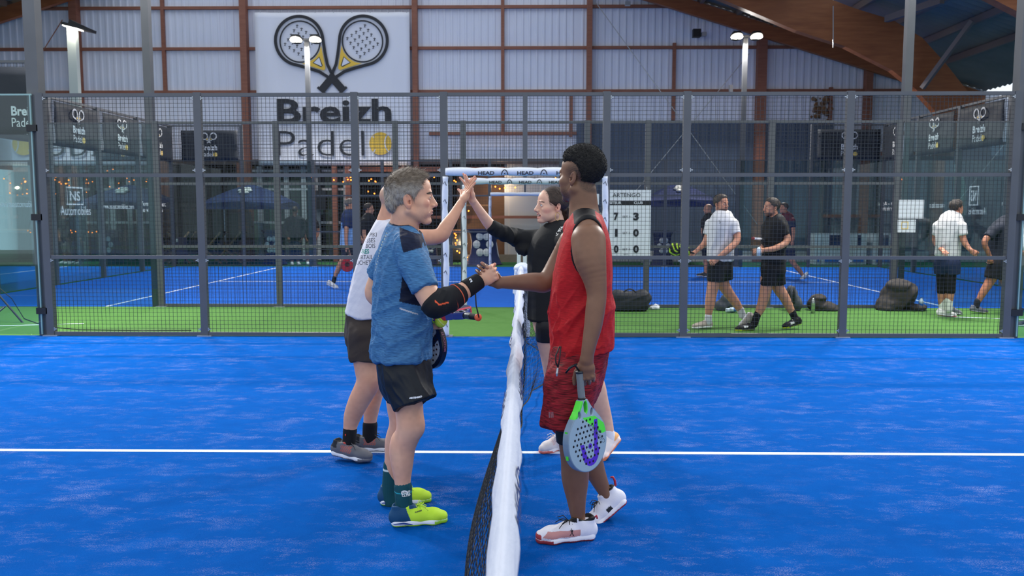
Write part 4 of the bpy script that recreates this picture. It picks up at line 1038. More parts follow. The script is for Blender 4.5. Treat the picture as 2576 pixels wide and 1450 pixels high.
# tape folded over the cable: two flaps
def flap(side):
    vs = []; fs = []; ny_ = 190; ns_ = 8
    for i in range(ny_ + 1):
        y = 0.55 + 9.55 * i / ny_; top = ntop(y)
        L_ = 0.062 + 0.012 * math.sin(y * 2.3 + side) + (0.05 * math.exp(-((y - 5.0) / 0.55) ** 2) if side > 0 else 0.02 * math.exp(-((y - 7.0) / 1.2) ** 2)) 
        for j in range(ns_ + 1):
            s_ = j / ns_; far = min(1, max(0, (y - 2.2) / 1.5)); out = 0.021 * math.sin(min(1, s_ * 2.2) * math.pi / 2) + (0.002 + 0.005 * far) * s_ * math.sin(y * 7.3 + side * 2) + 0.003 * math.sin(y * 17 + s_ * 3) * s_ + 0.012 * s_
            vs.append((XN + side * (max(0.002, out) if s_ > 0 else -0.0005), y, top + 0.012 * (1 - s_ * 2.2 if s_ < 0.45 else 0) - L_ * s_))
    for i in range(ny_):
        for j in range(ns_):
            a = i * (ns_ + 1) + j; fs.append((a, a + 1, a + ns_ + 2, a + ns_ + 1) if side < 0 else (a, a + ns_ + 1, a + ns_ + 2, a + 1))
    return vs, fs
m_ = MB(); 
for side in (-1, 1): m_.add(*flap(side))
tp = m_.build('white_tape', mat('tape_white', 'c9cddb', 0.85, bump=(26, 0.6, 0.012, (1, 0.4, 1)), spec=0.15), t, True)
tp.modifiers.new('s', 'SOLIDIFY').thickness = 0.0015
lt = MB()
for y, s_, w_ in ((1.85, 1, 'HEAD'), (2.9, -1, 'HEAD'), (3.25, 1, 'HEAD'), (4.6, -1, 'HEAD'), (4.9, 1, 'HEAD'), (6.0, -1, 'HEAD'), (6.8, 1, 'HEAD'), (8.3, -1, 'HEAD')):
    fn = lambda a, b, tt, s_=s_: (XN + s_ * (0.026 + (ntop(a) - b) * 0.25), a, b)
    yy = (y, y + 0.42) if s_ < 0 else (y + 0.42, y)
    text_fit(lt, w_, yy[1], yy[0], ntop(y) - 0.055, ntop(y) - 0.012, fn, 0.02)
lt.build('lettering', mat('tape_ink', '1c2c66', 0.6), t)
MB().tube([(XN, 0.5, 0.85)] + [(XN, 0.55 + i, ntop(0.55 + i) - 0.012) for i in range(10)] + [(XN, 10.2, 0.88)], 0.004, 6).build('cable', MATS['black'], t)
# net post wrapped in white pads with a draped towel
t = thing('net_post', 'white wrapped net post with a draped towel in the near doorway', 'post', (0, YF - 0.05, 0))
MB().box((-0.06, YF - 0.02, 0), (0.02, YF + 0.06, 0.87)).build('post', MATS['post_grey'], t)
for sx in (-1, 1):
    pr = [rbox((sx * 0.062 - 0.03, YF - 0.05, 0.43), (0.035, 0.03, 0.43), None, 0.02)]
    sdf_obj('padding', pr, 0.008, MATS['pad_white'], t, fold=[(0.01, (1, 0, 0), 14, 4 + sx)], rl=1)
pr = [econe((-0.03, YF - 0.03, 0.88), (-0.03, YF - 0.04, 0.55), (1, 0, 0), 0.09, 0.05, 0.115, 0.07, 0.02, flat=True), ell((-0.03, YF - 0.03, 0.87), (0.1, 0.06, 0.03), None, 0.03)]
sdf_obj('towel', pr, 0.008, MATS['pad_white'], t, fold=[(0.02, (0, 0, 1), 16, 4)], rl=1)
t = thing('net_post', 'slim white wrapped net post of the middle court, behind the nearer net post', 'post', (0, YG, 0))
for sx in (-0.1, 0, 0.1): MB().box((sx - 0.03, YG - 0.03, 0.0), (sx + 0.03, YG + 0.03, 0.93)).build('padding', MATS['pad_white'], t)
t = thing('net', 'net of the middle court seen end-on', 'net', (0, 18.4, 0))
MB().box((-0.02, YG + 0.1, 0.82), (0.02, YH - 0.1, 0.9)).build('white_tape', MATS['tape_white'], t)
m_ = MB(); wires(m_, YG + 0.1, YH - 0.1, 0.03, 0.82, 0, 0.08, 0.002, 'y'); m_.build('netting', MATS['net_black'], t)
# ================================================================== people
def skinmat(n, rough=0.5): return mat(n, 'ffffff', rough, vcol=True, bump=(220, 0.12, 0.002), spec=0.4)
SKIN = skinmat('skin'); SKIN_D = skinmat('skin_sheen', 0.46)
for n_, r_, bp in (('fabric', 0.75, (90, 0.25, 0.003)), ('fabric_slick', 0.5, (60, 0.2, 0.003)), ('shoe_mesh', 0.6, (500, 0.4, 0.002)), ('rubber', 0.6, (80, 0.2, 0.002)), ('knit', 0.85, (160, 0.5, 0.003, (1, 1, 0.15)))):
    mat(n_, 'ffffff', r_, vcol=True, bump=bp, spec=0.3)
mat('heather_blue', 'ffffff', 0.7, vcol=True, noise=None, bump=(60, 0.2, 0.002))
def heather(name, scale, axes, ca, cb, con):
    """melange knit: multiply vertex colour by streaky noise"""
    m = mat(name, ca, 0.7, noise=(scale, cb, con, axes), vcol=True, bump=(90, 0.2, 0.003), spec=0.25); return m
heather('heather_navy', 120, (0.3, 0.3, 3.0), 'ffffff', '8c96a8', 2.2)
heather('heather_red', 90, (0.4, 0.4, 3), 'ffffff', 'b9a0a0', 1.8)
heather('heather_shorts', 80, (0.3, 0.3, 3), 'ffffff', '5a4444', 2.6)
mat('eye_white', 'e8e2dc', 0.15); mat('iris', '3a2c22', 0.1); mat('iris_blue', '5a7386', 0.1); mat('teeth', 'eee8da', 0.25); mat('mouth_in', '4a1a1c', 0.6); mat('gold', 'd8b070', 0.25, 0.9)

def frame(yaw, pitch=0, roll=0):
    """columns forward, left, up; yaw 0 = +X, 90 = +Y (degrees)"""
    M = Matrix.Rotation(R_(yaw), 3, 'Z') @ Matrix.Rotation(R_(-pitch), 3, 'Y') @ Matrix.Rotation(R_(roll), 3, 'X')
    return np.array([[M[i][j] for j in range(3)] for i in range(3)])
def pxm(Y): return FPX / Y
def smooth_path(pts, n=4):
    """Catmull-Rom through rows of numbers"""
    p = np.array(pts, float); out = []
    if len(p) < 3: return p
    q = np.concatenate([[2 * p[0] - p[1]], p, [2 * p[-1] - p[-2]]])
    for i in range(len(p) - 1):
        a, b, c, d = q[i], q[i + 1], q[i + 2], q[i + 3]
        for j in range(n):
            t = j / n; out.append(0.5 * (2 * b + (c - a) * t + (2 * a - 5 * b + 4 * c - d) * t * t + (3 * b - a - 3 * c + d) * t ** 3))
    out.append(p[-1]); return np.array(out)
def limb(rows, k=0.008, grow=0.0, flat=False):
    """one tapering tube through photograph rows (u, v, half width in pixels, depth)"""
    pts = [list(P(u, v, Y)) + [h / pxm(Y) + grow] for u, v, h, Y in rows]; q = smooth_path(pts, 4 if len(pts) > 3 else 2)
    lo = (q[:, :3] - q[:, 3:]).min(0); hi = (q[:, :3] + q[:, 3:]).max(0)
    def f(X, Y, Z):
        out = None; n = len(q)
        for i in range(n - 1):
            a = q[i]; b = q[i + 1]; ab = b[:3] - a[:3]; L2 = ab @ ab + 1e-12
            px, py, pz = X - a[0], Y - a[1], Z - a[2]; t0 = (px * ab[0] + py * ab[1] + pz * ab[2]) / L2
            last = flat and i == n - 2; t = np.clip(t0, 0, 1.3 if last else 1)
            d = np.sqrt((px - t * ab[0]) ** 2 + (py - t * ab[1]) ** 2 + (pz - t * ab[2]) ** 2) - (a[3] + (b[3] - a[3]) * t)
            if last: d = np.maximum(d, (t0 - 1) * math.sqrt(L2))
            out = d if out is None else np.minimum(out, d)
        return out
    return [Prim((lo, hi), f, k)]
def torso_rows(rows, Y, u, grow=0.0, k=0.004, flat=True):
    sA = abs(u[0]); cA = math.sqrt(max(1e-3, 1 - sA * sA)); st = []
    for r in rows:
        v, l, rr, ru = r[:4]; dY = r[4] if len(r) > 4 else 0; s_ = pxm(Y + dY); hw = (rr - l) / 2 / s_
        if sA > 0.75: rw = ru * 0.66; ru = math.sqrt(max(hw * hw - (rw * cA) ** 2, 0.001)) / sA
        else: rw = math.sqrt(max(hw * hw - (ru * sA) ** 2, (0.45 * hw) ** 2)) / cA
        st.append(list(P((l + rr) / 2, v, Y + dY)) + [ru + grow, rw + grow])
    st = smooth_path(st, 3)
    return [econe(a[:3], b[:3], u, a[3], a[4], b[3], b[4], k, flat=flat and i == len(st) - 2) for i, (a, b) in enumerate(zip(st[:-1], st[1:]))]
def head_prims(c, M, s=1.0, nose=1.0, jaw=1.0, chin=1.0, mouth='closed', ear=True, neck_r=0.056, lids=0.006, brow=1.0, fat=1.0, earz=-0.014, ears=1.0):
    hp = lambda x, y, z: c + M @ (s * A((x, y, z)))
    e = lambda x, y, z, a, b, d, k=0.012, op='+', MM=None: ell(hp(x, y, z), A((a, b, d)) * s, M if MM is None else M @ MM, k * s, op)
    o = [e(-0.016, 0, 0.034, 0.094, 0.075, 0.082), e(0.024, 0, 0.036, 0.066, 0.062, 0.066, 0.02), e(0.026, 0, -0.035, 0.058 * fat, 0.057 * fat, 0.07, 0.03)]
    for y in (-1, 1):
        o.append(cone(hp(-0.012, y * 0.055 * jaw, -0.060), hp(0.062, y * 0.018, -0.101 * chin), 0.019 * s, 0.0165 * s, 0.022 * s))
        o.append(e(0.052, y * 0.043 * fat, -0.029, 0.027, 0.021, 0.022, 0.02))
        o.append(e(0.050, y * 0.034, -0.066, 0.028, 0.022, 0.026, 0.02))
    o.append(e(0.074, 0, -0.102 * chin, 0.0175, 0.021, 0.016, 0.014))
    o.append(cone(hp(0.080, -0.030, 0.017), hp(0.080, 0.030, 0.017), 0.0125 * s * brow, None, 0.012 * s))
    for y in (-1, 1): o.append(e(0.0955, y * 0.0315, -0.002, 0.0155, 0.0165, 0.0105, 0.008, '-'))
    for y in (-1, 1):
        o.append(e(0.0750, y * 0.0315, -0.002, 0.0142, 0.0165, 0.0138, 0.003)); o.append(e(0.0885, y * 0.0345, -0.0034, 0.0125, 0.0155, lids * 0.8, 0.0015, '-'))
    # nose: bridge, rounded tip, wings
    o.append(cone(hp(0.076, 0, 0.012), hp(0.088, 0, -0.036), 0.0125 * s, 0.0135 * s, 0.006 * s))
    o.append(cone(hp(0.086, 0, 0.008), hp(0.086 + 0.020 * nose, 0, -0.030), 0.0085 * s, 0.0105 * s, 0.009 * s))
    o.append(e(0.088 + 0.0185 * nose, 0, -0.0355, 0.0125, 0.0120, 0.0105, 0.006))
    for y in (-1, 1):
        o.append(e(0.086 + 0.009 * nose, y * 0.0125, -0.0395, 0.0125, 0.0085, 0.0088, 0.004))
        if s > 0.5: o.append(e(0.088 + 0.012 * nose, y * 0.0068, -0.0485, 0.006, 0.0035, 0.004, 0.002, '-'))
    # muzzle and lips
    o.append(e(0.074, 0, -0.067, 0.0215, 0.027, 0.024, 0.018))
    for y in (-1, 1): o.append(econe(hp(0.092, y * 0.019, -0.043), hp(0.078, y * 0.036, -0.066), M[:, 0], 0.0035 * s, 0.0012 * s, 0.0035 * s, 0.0012 * s, 0.006 * s, '-'))
    if mouth == 'closed':
        for z, w_, x in ((-0.0640, 0.021, 0.0935), (-0.0745, 0.019, 0.0925)):
            for y in (-1, 1): o.append(cone(hp(x, 0, z), hp(x - 0.0115, y * w_, z + (0.002 if z > -0.07 else 0.006)), 0.0048 * s, 0.0028 * s, 0.004 * s))
        o.append(econe(hp(0.0945, -0.026, -0.0685), hp(0.0945, 0.026, -0.0685), M[:, 2], 0.0010 * s, 0.007 * s, 0.0010 * s, 0.007 * s, 0.002 * s, '-'))
        o.append(e(0.1, 0, -0.0855, 0.012, 0.018, 0.004, 0.008, '-'))
    else:
        o.append(e(0.088, 0, -0.0705, 0.028, 0.0290, 0.0110, 0.004, '-'))
        for z, zz_ in ((-0.0605, -0.057), (-0.0845, -0.063)):
            for y in (-1, 1): o.append(cone(hp(0.0945 if z > -0.07 else 0.0915, 0, z), hp(0.070, y * 0.0305, zz_), 0.0045 * s, 0.003 * s, 0.003 * s))
    if ear:
        for y in (-1, 1):
            Mr = np.array(Matrix.Rotation(R_(20 * y), 3, 'Z')) @ np.array(Matrix.Rotation(R_(-14), 3, 'Y')); g = ears
            o.append(e(-0.020, y * 0.0765, earz, 0.0175 * g, 0.0075, 0.031 * g, 0.003, '+', Mr)); o.append(e(-0.013, y * 0.0735, earz - 0.025 * g, 0.0095, 0.0065, 0.010, 0.004, '+', Mr))
            o.append(e(-0.0165, y * 0.0862, earz + 0.006, 0.0125 * g, 0.0085, 0.0225 * g, 0.002, '-', Mr)); o.append(e(-0.0125, y * 0.083, earz - 0.004, 0.0075, 0.012, 0.010, 0.002, '-', Mr))
            o.append(e(-0.0045, y * 0.0755, earz - 0.006, 0.0045, 0.0055, 0.007, 0.003, '+', Mr)); o.append(cone(hp(-0.026, y * 0.0785, earz + 0.012), hp(-0.022, y * 0.079, earz - 0.010), 0.0022 * s, 0.0025 * s, 0.003))
    return o, hp
def hand_prims(wr, d, palm, thumb, curl=(20, 25, 20), s=1.0, spread=3, th=None, per=None, curlT=(10, 20, 15), wrist_r=0.026, tpose=(0.75, 0.62, 0.28)):
    """wr wrist point, d towards the fingers, palm = palm-facing normal, thumb = side of the thumb"""
    wr = A(wr); d = nrm(d); n = A(palm) - d * (A(palm) @ d); n = nrm(n); t = np.cross(n, d); t = t if t @ A(thumb) > 0 else -t
    o = []; tips = []
    q = lambda a, b, c: wr + s * (d * a + t * b + n * c)
    o.append(econe(q(-0.01, 0, 0), q(0.035, 0.0, 0), t, 0.029 * s, wrist_r * 0.8 * s, 0.037 * s, 0.019 * s, 0.01))
    o.append(econe(q(0.03, 0.0, 0.0), q(0.08, 0.0, 0.002), t, 0.037 * s, 0.017 * s, 0.042 * s, 0.0125 * s, 0.008))
    o.append(ell(q(0.032, 0.026, 0.010), A((0.03, 0.017, 0.015)) * s, np.stack([d, t, n], 1), 0.008))
    o.append(ell(q(0.04, -0.026, 0.008), A((0.032, 0.013, 0.013)) * s, np.stack([d, t, n], 1), 0.008))
    lens = [(0.043, 0.025, 0.021), (0.047, 0.029, 0.023), (0.044, 0.027, 0.022), (0.034, 0.020, 0.019)]
    offs = [(0.086, 0.031), (0.09, 0.0105), (0.086, -0.0105), (0.078, -0.0305)]; rad = [0.0093, 0.0095, 0.009, 0.008]
    for i in range(4):
        cu = per[i] if per else curl; p = q(offs[i][0] - 0.006, offs[i][1], 0.0); a = 0; sp = R_(spread) * (1.5 - i)
        side = nrm(d * math.cos(sp) + t * math.sin(sp)); ra = rad[i] * s
        for j in range(3):
            a += R_(cu[j]); dr = side * math.cos(a) + n * math.sin(a); e_ = p + dr * lens[i][j] * s; rb = ra * (0.93 if j < 2 else 0.82)
            o.append(cone(p, e_, ra, rb, 0.0025 if j else 0.004)); 
            if j == 0: o.append(ell(p + n * -0.002, A((ra * 1.12,) * 3), None, 0.004))
            p = e_; ra = rb
        tips.append((p, dr))
    p = q(0.022, 0.026, 0.008); x, y, z = tpose; dr = nrm(d * x + t * y + n * z); ra = 0.0125 * s; ax_ = nrm(np.cross(dr, d) if np.linalg.norm(np.cross(dr, d)) > 0.05 else n); Lt = (0.044, 0.033, 0.027)
    for j in range(3):
        M_ = np.array(Matrix.Rotation(R_(curlT[j]), 3, Vector(ax_))); dr = M_ @ dr; e_ = p + dr * Lt[j] * s; rb = ra * (0.88 if j < 2 else 0.85)
        o.append(cone(p, e_, ra, rb, 0.005 if j < 1 else 0.0025)); p = e_; ra = rb
    tips.append((p, dr)); return o, tips
def strands(V, N, Q, n, length, flow, lift, width, m, rand=0.35, seed=1, mask=None, curl=0.0):
    rg = np.random.RandomState(seed); tri = V[Q]; ar = np.linalg.norm(np.cross(tri[:, 2] - tri[:, 0], tri[:, 3] - tri[:, 1]), axis=1)
    fi = rg.choice(len(Q), n, p=ar / ar.sum()); w_ = rg.dirichlet((1, 1, 1, 1), n)
    p = (V[Q[fi]] * w_[:, :, None]).sum(1); nn = N[Q[fi, 0]]
    if mask is not None: k = mask(p); p, nn = p[k], nn[k]
    n = len(p); f = flow(p); f = f - nn * (f * nn).sum(1)[:, None]; f /= np.linalg.norm(f, axis=1)[:, None] + 1e-9
    dr = f + rg.randn(n, 3) * rand + nn * lift; dr /= np.linalg.norm(dr, axis=1)[:, None]
    L_ = length * (0.6 + 0.8 * rg.rand(n))[:, None]; side = np.cross(dr, nn); side /= np.linalg.norm(side, axis=1)[:, None] + 1e-9
    a = p - nn * 0.002; b = p + dr * L_ * 0.5 + nn * 0.001; c = p + dr * L_ + nn * (lift * 0.15 * L_) - nn * L_ * curl
    sw = side * width / 2
    V2 = np.concatenate([a - sw, a + sw, b + sw * 0.8, b - sw * 0.8, c - sw * 0.15, c + sw * 0.15]); i = np.arange(n)
    Q2 = np.concatenate([np.stack([i, i + n, i + 2 * n, i + 3 * n], 1), np.stack([i + 3 * n, i + 2 * n, i + 5 * n, i + 4 * n], 1)])
    return V2, Q2
def hair_obj(root, prims, res, m, st=None, fold=None, colors=None, name='hair', post=None):
    V, Q = polygonize(prims, res); V = relax(V, Q, 1)
    if fold: 
        for fo in fold: V = folds(V, vnormals(V, Q), fo[0], fo[1], fo[2], fo[3], along=0.25)
    if post: V = post(V, vnormals(V, Q))
    if st:
        for kw in st:
            V2, Q2 = strands(V[:], vnormals(V, Q), Q[:kw['nq']] if 'nq' in kw else Q, m=None, **{k: v for k, v in kw.items() if k != 'nq'})
            kw['_'] = (V2, Q2)
        allV, allQ = [V], [Q]; o = len(V)
        for kw in st:
            V2, Q2 = kw['_']; allV.append(V2); allQ.append(Q2 + o); o += len(V2)
        V = np.concatenate(allV); Q = np.concatenate(allQ)
    C = colors(V) if colors else None
    return mesh_np(name, V, Q, m, root, True, C)
def shoe(root, heel, toe, up, L=None, wid=1.0, upper=None, sole=None, laces='ffffff', res=0.005, bend=0.0, accents=(), sole_th=0.03, lace_n=5, bow=True, high=0.0, tread=None, label=None):
    heel, toe, up = A(heel), A(toe), A(up); x = nrm(toe - heel); L = L or np.linalg.norm(toe - heel); z = nrm(up - x * (up @ x)); y = np.cross(z, x); M = np.stack([x, y, z], 1)
    def h(a, b, c):  # a along 0..1, b, c metres; toe bends up by bend
        t = max(0, a - 0.62); zz_ = c + bend * t * L
        return heel + x * a * L * (1 - 0.12 * bend * t) + y * b * wid + z * zz_
    w_ = wid; s_ = L / 0.29
    pr = [econe(h(0.12, 0, 0.045), h(0.45, 0, 0.045), y, 0.036 * w_, 0.048, 0.040 * w_, 0.046, 0.02), econe(h(0.42, 0, 0.045), h(0.74, 0.002, 0.036), y, 0.040 * w_, 0.042, 0.047 * w_, 0.034, 0.02),
          econe(h(0.72, 0.002, 0.036), h(0.88, 0.0, 0.03), y, 0.047 * w_, 0.033, 0.034 * w_, 0.026, 0.02),
          econe(h(0.135, 0, 0.05), h(0.115, 0, 0.098 + high), y, 0.034 * w_, 0.036 * s_, 0.033 * w_, 0.030 * s_, 0.012), econe(h(0.2, 0, 0.06), h(0.30, 0, 0.098 + high * 0.8), y, 0.036 * w_, 0.04, 0.030 * w_, 0.028, 0.02),
          ell(h(0.2, 0, 0.125 + high), (0.06 * s_, 0.032 * w_, 0.038), M, 0.012, '-')]
    lo = h(0.5, 0, 0.0) - 0.3; hi = h(0.5, 0, 0.0) + 0.3
    pr.append(plane(h(0.3, 0, 0.016), -z))
    def colr(V):
        C = np.tile(A(srgb(upper)[:3]), (len(V), 1)); q = (V - heel) @ M; a = q[:, 0] / L
        for f, c in accents:
            k = f(a, q[:, 1], q[:, 2] - np.maximum(0, a - 0.62) * bend * L); C[k] = A(srgb(c)[:3])
        return C
    t = sdf_obj('shoe', pr, res, MATS['shoe_mesh'], root, colors=colr)
    if label: t['label'] = label
    ps = [econe(h(0.10, 0, 0.018), h(0.40, 0, 0.016), y, 0.040 * w_, 0.03, 0.036 * w_, 0.026, 0.02), econe(h(0.38, 0, 0.016), h(0.72, 0.002, 0.014), y, 0.036 * w_, 0.024, 0.049 * w_, 0.022, 0.03), econe(h(0.7, 0.002, 0.014), h(0.9, 0, 0.012), y, 0.048 * w_, 0.022, 0.033 * w_, 0.02, 0.03)]
    ps += [plane(h(0, 0, 0), -z)] if bend == 0 else [plane(h(0, 0, 0), -(z + x * 0.0)), ]
    ps.append(plane(h(0.3, 0, sole_th), z) if bend == 0 else plane(h(0.3, 0, sole_th + 0.015), z))
    def cols(V):
        q = (V - heel) @ M; a = q[:, 0] / L; zc = q[:, 2] - np.maximum(0, a - 0.62) * bend * L
        C = np.tile(A(srgb(sole)[:3]), (len(V), 1))
        if tread: 
            k = (zc < 0.009) | ((a > 0.72) & (zc < 0.02)); C[k] = A(srgb(tread)[:3])
        return C
    sdf_obj('sole', ps, res, MATS['rubber'], t, colors=cols)
    lc = MB()
    for i in range(lace_n):
        a = 0.42 + 0.30 * i / max(1, lace_n - 1); zt = 0.094 - 0.030 * i / max(1, lace_n - 1)
        for sg in (-1, 1):
            pts = [h(a + 0.05 * sg * (j / 6 - 0.5), 0.026 * (j / 3 - 1) , zt - 0.012 * (j / 3 - 1) ** 2 + 0.001) for j in range(7)]; lc.tube(pts, 0.0024, 5)
    if bow:
        for sg in (-1, 1):
            lc.tube([h(0.44, 0, 0.095), h(0.50, sg * 0.03, 0.11), h(0.58, sg * 0.045, 0.098), h(0.56, sg * 0.028, 0.09), h(0.45, 0, 0.095)], 0.0022, 5)
            lc.tube([h(0.44, 0, 0.095), h(0.52, sg * 0.02, 0.1), h(0.62, sg * 0.038, 0.075)], 0.002, 5)
    lc.build('laces', mat('lace_' + laces, laces, 0.7), t, True)
    return t, h
def brows(hp, Mh, col, w=0.0042, s=1.0):
    return [(hp(x, sg * y, z), (0.011, 0.0105, w), col, 1.0, Mh) for sg in (-1, 1) for x, y, z in ((0.092, 0.016, 0.0165), (0.091, 0.023, 0.0190), (0.088, 0.031, 0.0200), (0.083, 0.040, 0.0190), (0.076, 0.048, 0.0155))]
def band(root, c, ax, r, th=0.003, name='stripe', m=None, wob=0.0):
    c = A(c); d = nrm(ax); a = nrm(np.cross(d, (0.1, 0.9, 0.3))); b = np.cross(d, a)
    return MB().tube([c + (a * math.cos(2 * math.pi * i / 36) + b * math.sin(2 * math.pi * i / 36)) * r for i in range(37)], th, 6, False).build(name, m, root, True)
def eyes(root, hp, M, s, gaze=(0, 0), iris='iris', res=12):
    for y in (-1, 1):
        c = hp(0.0752, y * 0.0315, -0.0025); r = 0.0126 * s
        mb = MB().sphere(c, r, 16, 10); mb.build('eye', MATS['eye_white'], root, True)
        d = M @ nrm((1, gaze[0], gaze[1])); p = c + d * r * 0.93
        a = nrm(np.cross(d, M[:, 2])); b = np.cross(a, d)
        MB().add([p + d * 0.0008] + [p + (a * math.cos(2 * math.pi * i / 14) + b * math.sin(2 * math.pi * i / 14)) * 0.0056 * s for i in range(14)], [(0, 1 + (i + 1) % 14, 1 + i) for i in range(14)]).build('iris', MATS[iris], root)
def decal(root, target, body, origin, xdir, ydir, size, m, bold=0.0, name='lettering', sx=1.0, off=0.0015, ray=None, fit=None):
    """lettering draped on the cloth of target"""
    co, fs = text_mesh(body, size, bold, 'CENTER', 0, sx); o = A(origin); x = nrm(xdir); y = nrm(ydir); n = np.cross(x, y) if ray is None else -nrm(ray)
    me = target.data; nv = len(me.vertices); c = np.empty(nv * 3); me.vertices.foreach_get('co', c); c = c.reshape(-1, 3)
    bv = BVHTree.FromPolygons([tuple(q) for q in c], [tuple(p.vertices) for p in me.polygons]); vs = []; bad = set()
    for i, p in enumerate(co):
        w0 = o + x * p[0] + y * p[1] + n * 0.3; h = bv.ray_cast(Vector(w0), Vector(-n), 0.5)
        if h[0] is None: bad.add(i); vs.append(tuple(w0 - n * 0.3))
        else: vs.append(tuple(A(h[0]) + n * off))
    ds = [vs[i] @ n if False else float(np.dot(vs[i], n)) for i in range(len(vs))]
    fs = [f for f in fs if not any(i in bad for i in f) and max(ds[i] for i in f) - min(ds[i] for i in f) < 0.02]
    used = sorted({i for f in fs for i in f}); mp = {v: k for k, v in enumerate(used)}; vs = [vs[i] for i in used]; fs = [tuple(mp[i] for i in f) for f in fs]
    return MB().add(vs, fs).build(name, m, target)
def bodycol(skin, spots): return paint(skin, spots)
def hollow(prims, p, n, inner):
    """hem opening: carve inner prims (op '-') near the hem"""
    return prims + inner
def FB(pt, r, res): return (tuple(A(pt) - r), tuple(A(pt) + r), res)

# ------------------------------------------------------------------ the grey-haired man in blue
def man_blue():
    Y = 4.13; yaw = 20; F = frame(yaw); u = F[:, 1]
    t = thing('person', 'grey-haired man in heathered blue shirt and black shorts shaking hands over the net', 'person', P(1040, 1340, 4.1))
    Mh = frame(11, 0, 0); hc = A(P(1034, 496, 4.1)); s = 1.1
    hp_, hp = head_prims(hc, Mh, s, nose=1.05, jaw=1.06, chin=1.05, earz=-0.020, ears=1.1, lids=0.0046)
    TR = [(603, 968, 1060, 0.10), (632, 950, 1076, 0.16), (690, 942, 1084, 0.175), (745, 942, 1086, 0.168), (790, 940, 1085, 0.165), (850, 937, 1083, 0.172), (905, 934, 1083, 0.180)]
    body = torso_rows([(v, l + 12, r - 12, ru - 0.02) for v, l, r, ru in TR[:-1]] + [(880, 955, 1066, 0.145), (925, 966, 1056, 0.12)], Y, u, flat=False) + hp_
    body += [cone(hp(-0.022, 0, -0.075), P(1020, 600, 4.13), 0.062, 0.068, 0.02), cone(hp(-0.03, 0, -0.03), P(1008, 575, 4.13), 0.05, 0.06, 0.02)]
    shR = (1038, 652, 33, 3.97); shL = (985, 650, 30, 4.32)
    armR = [shR, (1062, 712, 31, 3.93), (1092, 762, 30, 3.9), (1128, 755, 30, 3.92), (1165, 733, 23, 3.98), (1203, 710, 16, 4.03)]
    armL = [shL, (955, 700, 26, 4.36), (940, 742, 22, 4.36), (980, 765, 23, 4.36), (1025, 790, 19, 4.28), (1062, 812, 14, 4.19)]
    legR = [(1018, 940, 44, 4.07), (1028, 1020, 37, 4.07), (1031, 1075, 34, 4.05), (1016, 1122, 31, 4.06), (1012, 1168, 28, 4.05), (1013, 1221, 20, 4.04), (1014, 1300, 19, 4.03)]
    legL = [(1005, 940, 42, 4.25), (1010, 1020, 38, 4.28), (1012, 1065, 33, 4.28), (998, 1110, 30, 4.3), (993, 1150, 26, 4.3), (984, 1200, 19, 4.3), (982, 1262, 18, 4.3)]
    for a in (armR, armL, legR, legL): body += limb(a)
    body.append(ell(P(1052, 1074, 4.04), (0.03, 0.035, 0.045), None, 0.03)); body.append(ell(P(997, 1130, 4.07), (0.03, 0.045, 0.08), None, 0.03))
    # right hand, clasping: thumb up, back of the hand to us
    wr = A(P(1208, 708, 4.03)); hpz, tips = hand_prims(wr, (0.84, 0.02, 0.54), (0.05, 1, 0.05), (-0.6, 0, 0.8), curl=(78, 72, 35), s=1.0, spread=0.5, curlT=(5, 30, 30), tpose=(0.5, 0.05, 0.9), wrist_r=0.028)
    body += hpz
    wl = A(P(1060, 812, 4.18)); hl, tl = hand_prims(wl, (0.98, 0.05, 0.0), (0.1, -1, 0.15), (0, 0, 1), curl=(22, 48, 40), s=0.92, spread=2, tpose=(0.8, 0.5, 0.45))
    body += hl
    spots = [(hp(0.088, 0, -0.068), (0.016 * s, 0.024 * s, 0.0085 * s), 'b4655a', 0.7, Mh), (hp(0.06, 0, -0.085), (0.05, 0.062, 0.032), 'b08878', 0.45, Mh, 300), (hp(0.03, 0.0, -0.075), (0.05, 0.075, 0.04), 'b48c7c', 0.35, Mh, 300),
             (hp(-0.018, -0.08, -0.02), (0.024, 0.02, 0.036), 'cc8068', 0.5, Mh), (hp(0.108, 0, -0.036), 0.014, 'c98472', 0.4, Mh), (hp(0.06, -0.045, -0.03), 0.024, 'cf8370', 0.45, Mh)]
    spots += brows(hp, Mh, '4f4036', 0.0046)
    for p_, d_ in tips + tl: spots.append((p_, 0.011, 'd98c7a', 0.5))
    spots += [(A(P(1032, 1150, 4.02)), (0.05, 0.06, 0.12), 'b98c78', 0.3, None, 60)]
    sdf_obj('body', body, 0.005, SKIN, t, fine=[FB(hc + A((0.02, 0, -0.01)), 0.13, 0.0026), FB(wr + A((0.06, 0, 0.04)), 0.07, 0.0028)], colors=bodycol('dba78c', spots), rl=1, soft=10)
    eyes(t, hp, Mh, s, (-0.3, 0.0), 'iris')
    # shirt
    G = TR; sh = torso_rows(G, Y, u, 0.0)
    sh += [cone(P(1010, 582, 4.13), P(1030, 620, 3.99), 0.062, 0.07, 0.03), cone(P(1004, 582, 4.13), P(990, 622, 4.28), 0.062, 0.066, 0.03)]
    sh += [cone(P(1034, 645, 3.98), P(1045, 668, 3.96), 0.075, 0.078, 0.02), cone(P(1045, 668, 3.96), P(1070, 728, 3.91), 0.076, 0.064, 0.012, flat=True)]
    sh += [cone(P(985, 640, 4.30), P(950, 692, 4.36), 0.07, 0.062, 0.02, flat=True)]
    ax_ = A(P(1070, 728, 3.91)) - A(P(1045, 668, 3.96))
    pe = A(P(1009, 905, Y)); hemn = nrm(A(P(1000, 915, Y)) * 0 + A((0.06, 0, -1)))
    sh += [ell(A(P(1022, 564, 4.12)), (0.080, 0.072, 0.045), frame(0, -22, 0), 0.005, '-')]
